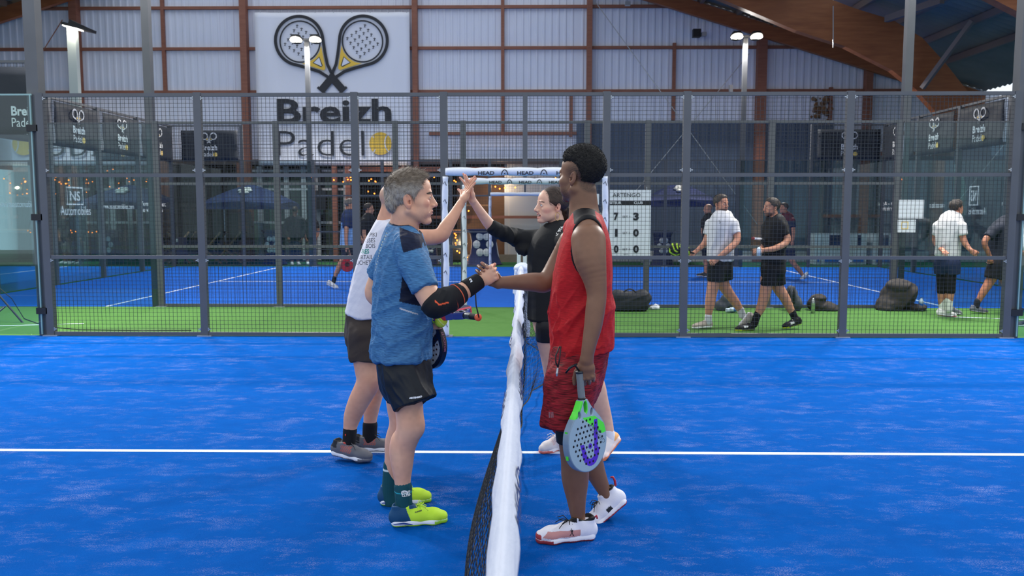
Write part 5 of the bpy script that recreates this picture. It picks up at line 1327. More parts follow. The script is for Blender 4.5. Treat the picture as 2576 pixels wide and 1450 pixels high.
    sh.append(plane(P(1005, 900, Y), (0.02, 0, -1)))
    navy = A(srgb('1a2440')[:3]); base = A(srgb('5088b8')[:3])
    def shirtcol(V):
        C = np.tile(base, (len(V), 1)); 
        X = V[:, 0]; Z = V[:, 2]
        pA = P(1052, 585, 3.95); 
        # projected measures on the body: use side view coordinates (metres)
        px = 1317 + V[:, 0] / V[:, 1] * FPX; 
        a0 = P(992, 575, Y); q1 = P(1015, 565, Y); q2 = P(1018, 640, Y)
        # dark shoulder yoke: over the near shoulder to the neck
        S1, S2, S3, S4 = [P(*q, 4.0) for q in ((1003, 575), (1052, 600), (1058, 622), (1016, 632))]
        poly = [(1001, 572), (1060, 592), (1064, 622), (1020, 634)]
        def inside(poly):
            pts = [P(a, b, 3.98) for a, b in poly]; xs = np.array([p.x for p in pts]); zs = np.array([p.z for p in pts]); r = np.zeros(len(V), bool); j = len(pts) - 1
            for i in range(len(pts)):
                c = ((zs[i] > Z) != (zs[j] > Z)) & (X < (xs[j] - xs[i]) * (Z - zs[i]) / (zs[j] - zs[i] + 1e-12) + xs[i]); r ^= c; j = i
            return r
        k = (inside(poly)) & (V[:, 1] < 4.12); C[k] = navy
        poly2 = [(1014, 690), (1046, 742), (1072, 765), (1060, 772), (1006, 758)]
        k = inside(poly2) & (V[:, 1] < 4.05) ; C[k] = navy * 0.8
        d = np.linalg.norm(((V - A(P(1022, 564, 4.12))) @ frame(0, -22, 0)) / A((0.080, 0.072, 0.045)), axis=1); C[d < 1.2] = navy
        poly3 = [(1006, 773), (1051, 789), (1051, 792), (1006, 777)]
        k = inside(poly3) & (V[:, 1] < 4.05); C[k] = A((0.75, 0.75, 0.8))
        # stitched dashes down the back
        for i in range(14):
            v = 588 + i * 7.2; c = P(965 - i * 2.1 + (3 if i < 3 else 0), v, 4.02); dd = np.hypot(X - c.x, (Z - c.z)); C[(dd < 0.0036) & (V[:, 1] < 4.12)] = A((0.55, 0.6, 0.5))
        return C
    zmask = lambda V: np.clip((1.36 - V[:, 2]) / 0.25, 0.35, 1)
    so = sdf_obj('shirt', sh, 0.0036, MATS['heather_navy'], t, fold=[(0.020, (0.35, 0.0, 1), 9, 21, zmask), (0.011, (1, 0, 0.5), 17, 5, zmask), (0.004, (0.6, 0, -0.6), 38, 6)], rl=1, colors=shirtcol)
    # shorts
    st = torso_rows([(885, 946, 1076, 0.155), (935, 948, 1090, 0.165), (960, 952, 1090, 0.16)], Y, u, flat=False)
    st += [cone(P(1020, 950, 4.06), P(1044, 1014, 4.03), 0.105, 0.106, 0.02, flat=True), cone(P(1006, 945, 4.24), P(1021, 996, 4.27), 0.098, 0.096, 0.02, flat=True)]
    st.append(plane(P(1010, 884, Y), (0, 0, 1)))
    sc_ = sdf_obj('shorts', st, 0.0045, MATS['fabric_slick'], t, fold=[(0.014, (0.3, 0, -1), 13, 8), (0.005, (0.8, 0, -0.6), 30, 9)], colors=lambda V: np.tile(A(srgb('171b22')[:3]), (len(V), 1)))
    decal(t, sc_, 'ARTENGO', P(1047, 1000, 3.95), (1, 0, 0.08), (-0.08, 0, 1), 0.0105, MATS['white'], 0.0008, sx=1.2, ray=(0, 1, 0))
    # elbow brace, wristband
    br = [cone(P(1081, 752, 3.9), P(1096, 765, 3.9), 0.065, 0.066, 0.01, flat0=True), cone(P(1096, 765, 3.9), P(1128, 755, 3.92), 0.066, 0.063, 0.012), cone(P(1128, 755, 3.92), P(1160, 737, 3.97), 0.063, 0.053, 0.01, flat=True)]
    orange = A(srgb('f0603a')[:3]); blk = A(srgb('17171b')[:3]); E0 = A(P(1128, 756, 3.92)); E1 = A(P(1162, 735, 3.97)); ed = nrm(E1 - E0)
    def brc(V):
        C = np.tile(blk, (len(V), 1)); q = (V - E0) @ ed
        for a, b in (((1096, 757), (1106, 766)), ((1106, 766), (1127, 762))):
            a = A(P(*a, 3.85)); b = A(P(*b, 3.85)); ab = b - a; tt = np.clip(((V - a)[:, [0, 2]] @ ab[[0, 2]]) / (ab[[0, 2]] @ ab[[0, 2]]), 0, 1)
            d = np.hypot(V[:, 0] - a[0] - tt * ab[0], V[:, 2] - a[2] - tt * ab[2]); C[(d < 0.0035) & (V[:, 1] < 3.9)] = orange
        return C
    eb = sdf_obj('elbow_brace', br, 0.0035, MATS['fabric'], t, colors=brc, fold=[(0.004, (0.3, 0, 1), 30, 3)], rl=3)
    mat('orange', 'e8603c', 0.6)
    for q_, r_ in ((0.006, 0.0615), (0.054, 0.0560)): band(eb, E0 + ed * q_, ed, r_, 0.0026, 'stripe', MATS['orange'])
    wbn = sdf_obj('wristband', [cone(P(1171, 729, 3.985), P(1207, 706, 4.03), 0.0465, 0.040, 0.004, flat=True, flat0=True)], 0.003, MATS['knit'], t, rl=3, colors=lambda V: np.tile(blk, (len(V), 1)))
    decal(t, wbn, '2', P(1184, 712, 3.9), (0.85, 0, 0.5), (-0.5, 0, 0.85), 0.022, MATS['white'], 0.001, ray=(0, 1, 0), name='emblem')
    # hair: clipped grey sides, longer tousled top
    cap = lambda x, y, z, a, b, c_, k=0.01, op='+': ell(hp(x, y, z), A((a, b, c_)) * s, Mh, k, op)
    hr = [cap(-0.020, 0, 0.034, 0.100, 0.081, 0.086), cap(0.0, 0, 0.066, 0.082, 0.064, 0.056, 0.03), cap(0.030, 0, 0.088, 0.040, 0.05, 0.024, 0.02),
          cap(0.086, 0, 0.028, 0.046, 0.2, 0.066, 0.008, '-'), cap(0.055, -0.085, -0.02, 0.047, 0.04, 0.06, 0.006, '-'), cap(0.055, 0.085, -0.02, 0.047, 0.04, 0.06, 0.006, '-'),
          cap(-0.012, -0.08, -0.022, 0.021, 0.03, 0.036, 0.004, '-'), cap(-0.012, 0.08, -0.022, 0.021, 0.03, 0.036, 0.004, '-'), cap(0.0, 0, -0.080, 0.085, 0.2, 0.06, 0.006, '-')]
    hr.append(cap(-0.085, 0, -0.02, 0.03, 0.055, 0.05, 0.02))
    hr.append(cap(-0.03, 0, -0.112, 0.2, 0.2, 0.045, 0.006, '-'))
    def fl(p):
        w_ = np.clip((((p - hc) @ Mh)[:, 2] - 0.025) / 0.05, 0, 1)[:, None]; return np.tile(Mh @ A((0.15, 0, -1)), (len(p), 1)) * (1 - w_) + np.tile(Mh @ A((1.0, -0.15, 0.1)), (len(p), 1)) * w_
    gh = mat('hair_grey', 'b8afa6', 0.5, noise=(45, '75695e', 2.0), bump=(150, 0.5, 0.002), vcol=True)
    top = lambda p: (((p - hc) @ Mh)[:, 2] > 0.045)
    hair_obj(t, hr, 0.0036, gh, [dict(n=9500, length=0.017, flow=fl, lift=0.12, width=0.0014, rand=0.14, seed=3), dict(n=5200, length=0.022, flow=fl, lift=0.33, width=0.0016, rand=0.4, seed=4, mask=top)], fold=[(0.004, Mh @ A((0.5, 0, -1)), 60, 2)], colors=lambda V: 1 - A((0.42, 0.5, 0.58)) * np.clip((((V - hc) @ Mh)[:, 2] - 0.055 + 0.03 * vnoise(V * 60, 5)) / 0.035, 0, 1)[:, None])
    # socks and shoes
    grn = A(srgb('0f4a55')[:3])
    def sockc(Y_, stripes):
        def f(V):
            C = np.tile(grn, (len(V), 1))
            for v, hw, c in stripes: z = P(1000, v, Y_).z; C[np.abs(V[:, 2] - z) < hw] = A(srgb(c)[:3])
            return C
        return f
    s1 = sdf_obj('sock', limb([(1014, 1226, 23, 4.04), (1015, 1250, 22, 4.03), (1018, 1290, 22, 4.03), (1024, 1312, 24, 4.03)], 0.006), 0.004, MATS['knit'], t, colors=sockc(4.04, [(1235, 0.002, '2aa3b5')]), fold=[(0.002, (0, 0, 1), 120, 3)])
    decal(t, s1, 'PADEL\nCLUB', P(1018, 1250, 3.95), (1, 0, 0), (0, 0, 1), 0.016, MATS['logo_white'], 0.0006, ray=(0, 1, 0))
    mb = MB(); c = P(1018, 1241, 3.99)
    mb.strip([(c.x + 0.014 * math.cos(R_(a)), c.z + 0.011 * math.sin(R_(a))) for a in range(-60, 241, 20)], 0.0035, lambda a, b, tt: (a, 3.987, b), 0); mb.build('emblem', MATS['logo_white'], s1)
    sdf_obj('sock', limb([(984, 1170, 20, 4.3), (982, 1200, 20, 4.3), (980, 1240, 20, 4.3), (986, 1262, 22, 4.3)], 0.006), 0.005, MATS['knit'], t, colors=sockc(4.3, [(1180, 0.006, 'd8e2e0'), (1187, 0.002, '2aa3b5')]))
    acc = [(lambda a, y, z: (a < 0.36 - z * 1.2) , '184a72'), (lambda a, y, z: (a > 0.3) & (z > 0.088) & (a < 0.45), '184a72')]
    for heel, toe in ((P(984, 1345, 4.0), P(1131, 1345, 4.07)), (P(956, 1288, 4.3), P(1090, 1283, 4.36))):
        heel = Vector((heel.x, heel.y, 0.0)); toe = Vector((toe.x, toe.y, 0.0))
        sho, h = shoe(t, heel, toe, (0, 0, 1), upper='c6ee3c', sole='e9ecf6', laces='cdf24a', res=0.0034 if heel.y < 4.2 else 0.0045, accents=acc, tread='9fd636', label=None)
        mb = MB(); mb.tube([h(0.03, -0.041, 0.02), h(0.2, -0.043, 0.022), h(0.33, -0.041, 0.012), h(0.42, -0.039, 0.01)], [0.002, 0.004, 0.003, 0.001], 5); mb.build('stripe', mat('stripe_navy', '1c3f8c', 0.5), sho)
        if heel.y < 4.2: decal(t, sho, 'KUIKMA', h(0.45, -0.04, 0.072), (0.9, 0, 0.15), (-0.1, 0, 1), 0.009, MATS['ink'], 0.0003, ray=(0, 1, 0))
    return t
man_blue()

# ------------------------------------------------------------------ the man in the red tank top
def man_red():
    Y = 3.98; F = frame(165); u = F[:, 1]
    t = thing('person', 'tall man in red sleeveless top and dark red shorts, racket lowered in left hand', 'person', P(1440, 1385, 3.95))
    Mh = frame(180 - 42, 2, 0); s = 1.06; hc = A(P(1459, 442, 3.98))
    hp_, hp = head_prims(hc, Mh, s, nose=0.95, jaw=1.0, chin=1.02, fat=1.02, ears=0.92)
    TR = [(556, 1434, 1516, 0.13), (600, 1416, 1532, 0.17), (650, 1402, 1538, 0.175), (700, 1393, 1540, 0.17), (750, 1386, 1541, 0.165), (800, 1385, 1540, 0.165), (850, 1385, 1541, 0.168), (892, 1384, 1540, 0.174)]
    body = torso_rows([(v, l + 10, r - 10, ru - 0.018) for v, l, r, ru in TR[:-1]] + [(925, 1402, 1500, 0.12)], Y, u, flat=False) + hp_
    body += [cone(hp(-0.02, 0, -0.07), P(1470, 556, 3.98), 0.064, 0.074, 0.02), cone(P(1470, 548, 3.98), P(1478, 580, 3.84), 0.06, 0.07, 0.03)]
    armL = [(1480, 606, 44, 3.8), (1484, 650, 41, 3.76), (1496, 702, 30, 3.74), (1501, 742, 25, 3.73), (1498, 775, 25, 3.72), (1492, 820, 23, 3.71), (1482, 868, 18.5, 3.7), (1476, 905, 16, 3.7)]
    armR = [(1440, 612, 36, 4.14), (1405, 660, 26, 4.16), (1376, 708, 26, 4.14), (1340, 710, 24, 4.12), (1300, 711, 19, 4.1), (1254, 711, 14.5, 4.072)]
    legL = [(1440, 965, 48, 3.88), (1440, 1050, 43, 3.86), (1442, 1110, 38, 3.86), (1446, 1160, 36, 3.86), (1447, 1205, 35, 3.86), (1450, 1257, 25, 3.855), (1454, 1298, 19, 3.86), (1459, 1322, 16, 3.865)]
    legR = [(1440, 965, 46, 4.06), (1452, 1060, 42, 4.1), (1478, 1130, 34, 4.12), (1497, 1185, 26, 4.12), (1517, 1230, 18, 4.12), (1526, 1248, 15, 4.115)]
    for a in (armL, armR, legL, legR): body += limb(a)
    wl = A(P(1475, 908, 3.7)); hl, tl = hand_prims(wl, (-0.02, 0.0, -1), (0.25, 1, -0.05), (-1, 0, 0), curl=(48, 62, 45), s=1.0, spread=1, tpose=(0.78, 0.62, 0.3), curlT=(6, 18, 20))
    body += hl
    wr = A(P(1252, 711, 4.072)); hr_, tr2 = hand_prims(wr, (-0.80, -0.04, 0.58), (-0.05, -1, 0.05), (0.5, 0, 0.8), s=1.0, spread=2, tpose=(0.93, 0.12, 0.30), curlT=(0, 5, 10), per=((30, 86, 56), (28, 86, 58), (28, 86, 58), (30, 84, 55)))
    body += hr_
    spots = [(hp(0.04, 0, -0.085), (0.06, 0.072, 0.05), '3a2820', 0.65, Mh, 260), (hp(0.0, -0.0, 0.01), (0.1, 0.09, 0.03), '3a2a22', 0.0, Mh), (hp(-0.03, 0, 0.02), (0.085, 0.09, 0.055), '2a1e18', 0.75, Mh, 260), (hp(-0.018, 0.08, -0.014), (0.022, 0.02, 0.036), '8a5c48', 0.5, Mh),
             (hp(-0.07, 0.0, -0.04), (0.05, 0.07, 0.04), '2f221c', 0.55, Mh, 300), (hp(0.07, 0, 0.07), (0.05, 0.06, 0.03), '7a5442', 0.5, Mh)]
    for p_, d_ in tr2: spots.append((p_, 0.012, 'b07a66', 0.75))
    for p_, d_ in tl[:4]: spots.append((p_, 0.012, '4a322a', 0.5))
    spots += [(A(P(1432, 1115, 3.86)), (0.2, 0.12, 0.03), '15141a', 0.0)]
    zsl = P(1440, 1122, 3.86).z
    sk = bodycol('7d5843', spots)
    sdf_obj('body', body, 0.005, SKIN_D, t, fine=[FB(hc, 0.135, 0.0028), FB(wl + A((0, 0, -0.06)), 0.07, 0.003), FB(wr + A((-0.07, 0, 0.02)), 0.07, 0.003)], colors=sk, rl=1, soft=10)
    eyes(t, hp, Mh, s)
    # tank top with black armholes and yoke
    sh = torso_rows(TR, Y, u, 0.003); NB = A(P(1470, 546, 3.985))
    sh += [cone(NB + A((0, 0, -0.02)), P(1478, 578, 3.84), 0.062, 0.072, 0.03), cone(NB + A((0, 0, -0.02)), P(1452, 578, 4.12), 0.06, 0.07, 0.03)]
    SHc = A(P(1481, 622, 3.76)); SHr = A((0.084, 0.10, 0.135)); SRc = A(P(1425, 622, 4.2)); SRr = A((0.08, 0.09, 0.12))
    sh += [ell(SHc, SHr, None, 0.004, '-'), ell(SRc, SRr, None, 0.004, '-'), ell(A(P(1468, 530, 3.98)), (0.078, 0.08, 0.062), None, 0.005, '-'), plane(P(1460, 884, Y), (0.12, 0, -1))]
    red = A(srgb('c81e26')[:3]); blk = A(srgb('14151b')[:3])
    def tc(V):
        C = np.tile(red, (len(V), 1))
        for c, r in ((SHc, SHr), (SRc, SRr)):
            d = np.linalg.norm((V - c) / r, axis=1); C[d < 1.13] = blk
        d = np.linalg.norm((V - A(P(1468, 530, 3.98))) / A((0.078, 0.08, 0.062)), axis=1); C[d < 1.16] = blk
        lx = P(1494, 560, 3.95).x; z = P(1470, 566, 3.9).z + 0.15 * (lx - V[:, 0]); C[(V[:, 0] < lx) & (V[:, 2] > z - 0.01) & (V[:, 0] > P(1440, 560, 3.95).x)] = blk
        zh = P(1460, 884, Y).z + 0.12 * (V[:, 0] - P(1460, 884, Y).x); C[np.abs(V[:, 2] - zh - 0.028) < 0.0015] *= 0.6
        return C
    zm = lambda V: np.clip((1.34 - V[:, 2]) / 0.2, 0.15, 1)
    sdf_obj('tank_top', sh, 0.0036, MATS['heather_red'], t, fold=[(0.017, (-0.85, 0.0, -1), 10, 32, zm), (0.008, (-0.6, 0, -1), 26, 12, zm)], rl=1, colors=tc)
    # shorts
    st = torso_rows([(865, 1388, 1534, 0.165), (930, 1378, 1520, 0.175), (975, 1368, 1508, 0.17)], Y, u, flat=False)
    st += [cone(P(1438, 960, 3.88), P(1414, 1083, 3.83), 0.12, 0.103, 0.02, flat=True), cone(P(1440, 955, 4.08), P(1436, 1080, 4.1), 0.11, 0.1, 0.02, flat=True)]
    st += [plane(P(1460, 870, Y), (0.1, 0, 1))]
    sc_ = sdf_obj('shorts', st, 0.0045, MATS['heather_shorts'], t, fold=[(0.014, (-0.2, 0, -1), 12, 18), (0.005, (1, 0, 0.3), 24, 9)], colors=lambda V: np.tile(A(srgb('a8222e')[:3]), (len(V), 1)))
    mb = MB(); zp = [P(1408, 872, 3.76), P(1398, 895, 3.75), P(1398, 912, 3.745), P(1404, 925, 3.74)]; mb.tube(zp, 0.0035, 6); mb.tube([P(1411, 872, 3.755), P(1408, 900, 3.745), P(1404, 925, 3.74)], 0.003, 6)
    mb.build('zip', MATS['black'], sc_, True); MB().tube([P(1403, 926, 3.735), P(1401, 940, 3.73), P(1401, 947, 3.73)], [0.004, 0.006, 0.004], 6).build('zip_pull', MATS['zinc'], sc_)
    decal(t, sc_, '///', P(1389, 1058, 3.7), (1, 0, 0.3), (-0.3, 0, 1), 0.03, mat('faded_grey', '8a6f78', 0.7), 0.001, ray=(0, 1, 0), name='emblem')
    # compression layer under the shorts
    sdf_obj('leggings', limb([(1440, 1060, 45, 3.86), (1442, 1112, 41, 3.86)], 0.004, 0.004, True), 0.006, MATS['fabric_slick'], t, colors=lambda V: np.tile(blk, (len(V), 1)))
    # hair
    cap = lambda x, y, z, a, b, c_, k=0.01, op='+': ell(hp(x, y, z), A((a, b, c_)) * s, Mh, k, op)
    hr = [cap(-0.026, 0, 0.046, 0.104, 0.082, 0.088), cap(-0.005, 0, 0.085, 0.085, 0.068, 0.050, 0.03), cap(0.096, 0, 0.02, 0.048, 0.2, 0.072, 0.012, '-'), cap(0.02, 0.09, -0.015, 0.085, 0.045, 0.088, 0.02, '-'), cap(0.02, -0.09, -0.015, 0.085, 0.045, 0.088, 0.02, '-'), cap(-0.02, 0, -0.105, 0.2, 0.2, 0.072, 0.01, '-')]
    bh = mat('hair_afro', '1a1513', 0.8, noise=(90, '0c0a0a', 2), bump=(260, 1.0, 0.006))
    hair_obj(t, hr, 0.0036, bh, [dict(n=9000, length=0.0042, flow=lambda p: RNG.randn(len(p), 3), lift=0.7, width=0.0022, rand=0.8, seed=5)], post=lambda V, N: V + N * (0.0045 * (vnoise(V * 150, 4) - 0.3))[:, None])
    # collar of leggings at the ankle + shoes
    accw = [(lambda a, y, z: (z < 0.062) & (a > 0.28) & (a < 0.92) & (z > 0.03) & (a + z * 3 < 0.98), 'c98d8a'), (lambda a, y, z: (z > 0.1) & (a < 0.3), '17171b'), (lambda a, y, z: (a > 0.32) & (a < 0.46) & (z > 0.094), '17171b'), (lambda a, y, z: (a > 0.9) & (z < 0.045), 'a43a40')]
    toe = P(1342, 1383, 3.8); heel = P(1497, 1383, 3.86)
    sh_, h = shoe(t, (heel.x, heel.y, 0), (toe.x, toe.y, 0), (0, 0, 1), upper='e6e3ee', sole='e8e6f0', laces='17171b', res=0.0034, accents=accw, tread='8f2f38', wid=1.05, sole_th=0.04, high=0.008)
    mb = MB(); c = h(0.42, 0.043, 0.052)
    jm = mat('emblem_black', '2a2026', 0.6)
    def ep(a, b): p = h(0.42 + a, 0.0445, 0.052 + b); return tuple(p + A((0, -0.0005, 0)))
    for p0_, p1_, r_ in (((0, 0.0), (0.02, 0.014), 0.0018), ((0, 0), (-0.03, -0.016), 0.0018), ((0, 0), (0.035, -0.014), 0.0016), ((0, 0), (-0.012, 0.014), 0.0022), ((0.0, 0.01), (0.012, 0.022), 0.0014)):
        mb.tube([ep(*p0_), ep(*p1_)], r_, 5)
    mb.build('emblem', jm, sh_)
    accr = [(lambda a, y, z: (z > 0.108) & (a < 0.3), '17171b'), (lambda a, y, z: (a > 0.3) & (a < 0.42) & (z < 0.05), '20222c')]
    heel = A(P(1578, 1262, 4.13)); toe = A(P(1489, 1334, 4.09)); up = nrm((-0.62, 0.05, 0.78))
    sh2, h2 = shoe(t, heel, toe, up, L=0.275, upper='e9e7f2', sole='ece9f2', laces='17171b', res=0.004, accents=accr, tread='a4303a', wid=1.05, sole_th=0.035, high=0.012)
    mb = MB(); mb.tube([h2(0.0, 0, 0.1), h2(-0.05, 0, 0.125), h2(-0.06, 0, 0.145), h2(-0.02, 0, 0.15)], 0.006, 6); mb.build('pull_tab', mat('tab_red', 'b42238', 0.6), sh2, True)
    MB().tube([h(0.02, 0, 0.1), h(-0.02, 0, 0.11), h(-0.03, 0, 0.095)], 0.005, 6).build('pull_tab', MATS['tab_red'], sh_, True)
    return t
man_red()

# ------------------------------------------------------------------ the man in the pale grey shirt
def man_white():
    Y = 5.2; F = frame(24); u = F[:, 1]
    t = thing('person', 'man with shaved head in pale grey printed T-shirt giving the high five', 'person', P(920, 1160, 5.2))
    Mh = frame(-12, -4, 0); s = 1.0; hc = A(P(997, 508, 5.15))
    hp_, hp = head_prims(hc, Mh, s)
    TR = [(566, 945, 1015, 0.11), (600, 924, 1030, 0.17), (640, 907, 1026, 0.178), (690, 891, 1012, 0.17), (740, 879, 998, 0.165), (796, 868, 988, 0.172)]
    body = torso_rows([(v, l + 9, r - 9, ru - 0.02) for v, l, r, ru in TR] + [(840, 880, 982, 0.15)], Y, u, flat=False) + hp_
    body += [cone(hp(-0.02, 0, -0.06), P(985, 566, 5.17), 0.062, 0.07, 0.02), cone(hp(-0.03, 0, -0.02), P(972, 556, 5.17), 0.055, 0.06, 0.02)]
    armR = [(1008, 598, 24, 5.02), (1060, 598, 21, 5.0), (1106, 594, 19, 5.0), (1122, 572, 18, 5.02), (1140, 545, 14, 5.05), (1158, 514, 10.5, 5.09)]
    armL = [(985, 612, 22, 5.38), (1000, 680, 18, 5.4), (1040, 720, 15, 5.4), (1085, 745, 11, 5.36)]
    legR = [(925, 880, 42, 5.12), (928, 930, 36, 5.1), (927, 962, 31, 5.08), (903, 1010, 27, 5.09), (888, 1045, 23, 5.1), (881, 1075, 17.5, 5.1), (878, 1110, 16, 5.09)]
    legL = [(935, 880, 40, 5.26), (946, 940, 30, 5.28), (944, 985, 22, 5.3), (936, 1020, 21, 5.3), (931, 1060, 17, 5.31), (930, 1100, 16, 5.31)]
    for a in (armR, armL, legR, legL): body += limb(a)
    wr = A(P(1160, 511, 5.09)); hz, tips = hand_prims(wr, (0.42, 0.1, 0.9), (0.8, 0.45, -0.35), (0.1, 1, 0.1), curl=(4, 6, 5), s=1.02, spread=5, tpose=(0.5, 0.85, 0.05), curlT=(0, 5, 5))
    body += hz
    sp = [(hp(-0.02, 0, 0.03), (0.1, 0.095, 0.085), 'a98f80', 0.55, Mh, 320), (hp(-0.008, -0.08, -0.006), (0.022, 0.02, 0.036), 'd2715c', 0.6, Mh), (hp(0.03, 0, -0.03), (0.07, 0.08, 0.08), 'c9937c', 0.9, Mh)]
    for p_, d_ in tips: sp.append((p_, 0.013, 'd98c7a', 0.6))
    sp.append((A(P(1112, 608, 5.0)), (0.05, 0.05, 0.03), 'd08468', 0.5)); sp.append((A(P(945, 975, 5.05)), (0.04, 0.06, 0.05), 'cf8a72', 0.5))
    sdf_obj('body', body, 0.0065, SKIN, t, fine=[FB(hc, 0.13, 0.0036), FB(wr + A((0.03, 0, 0.07)), 0.09, 0.003)], colors=bodycol('d39c80', sp), rl=1, soft=10)
    eyes(t, hp, Mh, s)
    wht = A(srgb('d6d4de')[:3])
    sh = torso_rows(TR, Y, u, 0.0) + [cone(P(975, 570, 5.17), P(1000, 592, 5.04), 0.055, 0.07, 0.03), cone(P(970, 570, 5.18), P(982, 596, 5.34), 0.055, 0.07, 0.03)]
    sh += [cone(P(1003, 598, 5.03), P(1045, 600, 5.01), 0.078, 0.072, 0.02, flat=True), cone(P(984, 606, 5.36), P(995, 650, 5.4), 0.075, 0.066, 0.02, flat=True), ell(A(P(980, 545, 5.16)), (0.072, 0.07, 0.055), None, 0.004, '-'), plane(P(905, 796, Y), (0.05, 0, -1))]
    so = sdf_obj('shirt', sh, 0.0045, MATS['fabric'], t, fold=[(0.014, (-0.45, 0, -1), 9, 41), (0.005, (1, 0, 0.7), 22, 5)], colors=lambda V: np.tile(wht, (len(V), 1)))
    ink = mat('print_grey', '4a4a54', 0.7); grn = mat('print_green', '2d8a7c', 0.7)
    bx = nrm((0.95, -0.3, 0)); 
    for i, (s_, m_) in enumerate((('ET PIKI', ink), ('RESSES', ink), ('EN BOIS', ink), ('URES', grn), ('PORTAIL', ink), ('LUCHET', ink))):
        c = P(919 - i * 3.6 - (4 if i == 3 else 0), 592 + i * 14.3 + 6, 4.95); decal(t, so, s_, c, (1, 0, 0.05), (-0.05, 0, 1), 0.037, m_, -0.0002 if m_ is ink else 0.0008, ray=(0, 1, 0), sx=0.92)
    st = torso_rows([(765, 874, 985, 0.15), (830, 868, 985, 0.165), (850, 870, 985, 0.16)], Y, u, flat=False) + [cone(P(925, 845, 5.12), P(924, 910, 5.1), 0.125, 0.112, 0.02, flat=True), cone(P(935, 845, 5.28), P(942, 908, 5.29), 0.115, 0.105, 0.02, flat=True)]
    st += [plane(P(900, 772, Y), (0, 0, 1))]
    sdf_obj('shorts', st, 0.0065, MATS['fabric'], t, fold=[(0.014, (0.1, 0, -1), 11, 18), (0.006, (1, 0, 0.6), 22, 3)], colors=lambda V: np.tile(A(srgb('3a312d')[:3]), (len(V), 1)))
    bl = lambda V: np.tile(A(srgb('14151a')[:3]), (len(V), 1))
    s1 = sdf_obj('sock', limb([(880.5, 1082, 18, 5.1), (879, 1105, 17.5, 5.09), (877, 1125, 17, 5.09)], 0.004), 0.005, MATS['knit'], t, colors=bl)
    MB().sphere(P(869, 1095, 5.05), (0.004, 0.004, 0.008), 8, 6).build('emblem', mat('sock_red', 'd8402f', 0.6), s1)
    sdf_obj('sock', limb([(931, 1070, 19, 5.31), (930, 1095, 18.5, 5.31), (931, 1115, 18, 5.31)], 0.004), 0.005, MATS['knit'], t, colors=bl)
    acc = [(lambda a, y, z: (a > 0.26) & (a < 0.52) & (z > 0.045) & (z < 0.085) & ((((a - z * 1.5) * 22) % 1) < 0.5), 'b45a4e'), (lambda a, y, z: (a < 0.16) & (z > 0.06), '22242a'), (lambda a, y, z: (a > 0.3) & (a < 0.42) & (z > 0.095), 'c0443c')]
    for (hu, hv, hY), (tu, tv, tY), up in (((846, 1153, 5.1), (938, 1176, 5.02), (0, 0, 1)), ((908, 1143, 5.3), (1000, 1150, 5.32), (0, 0, 1))):
        a = P(hu, hv, hY); b = P(tu, tv, tY); b.z = 0.0; a.z = 0.03 if hu < 900 else 0.0
        a = b + (a - b).normalized() * 0.29
        shoe(t, a, b, up, upper='62636b', sole='e2e3ea', laces='3a3c44', res=0.0045, accents=acc, tread='6a6b74', bend=0.15 if hu < 900 else 0)
    return t
man_white()

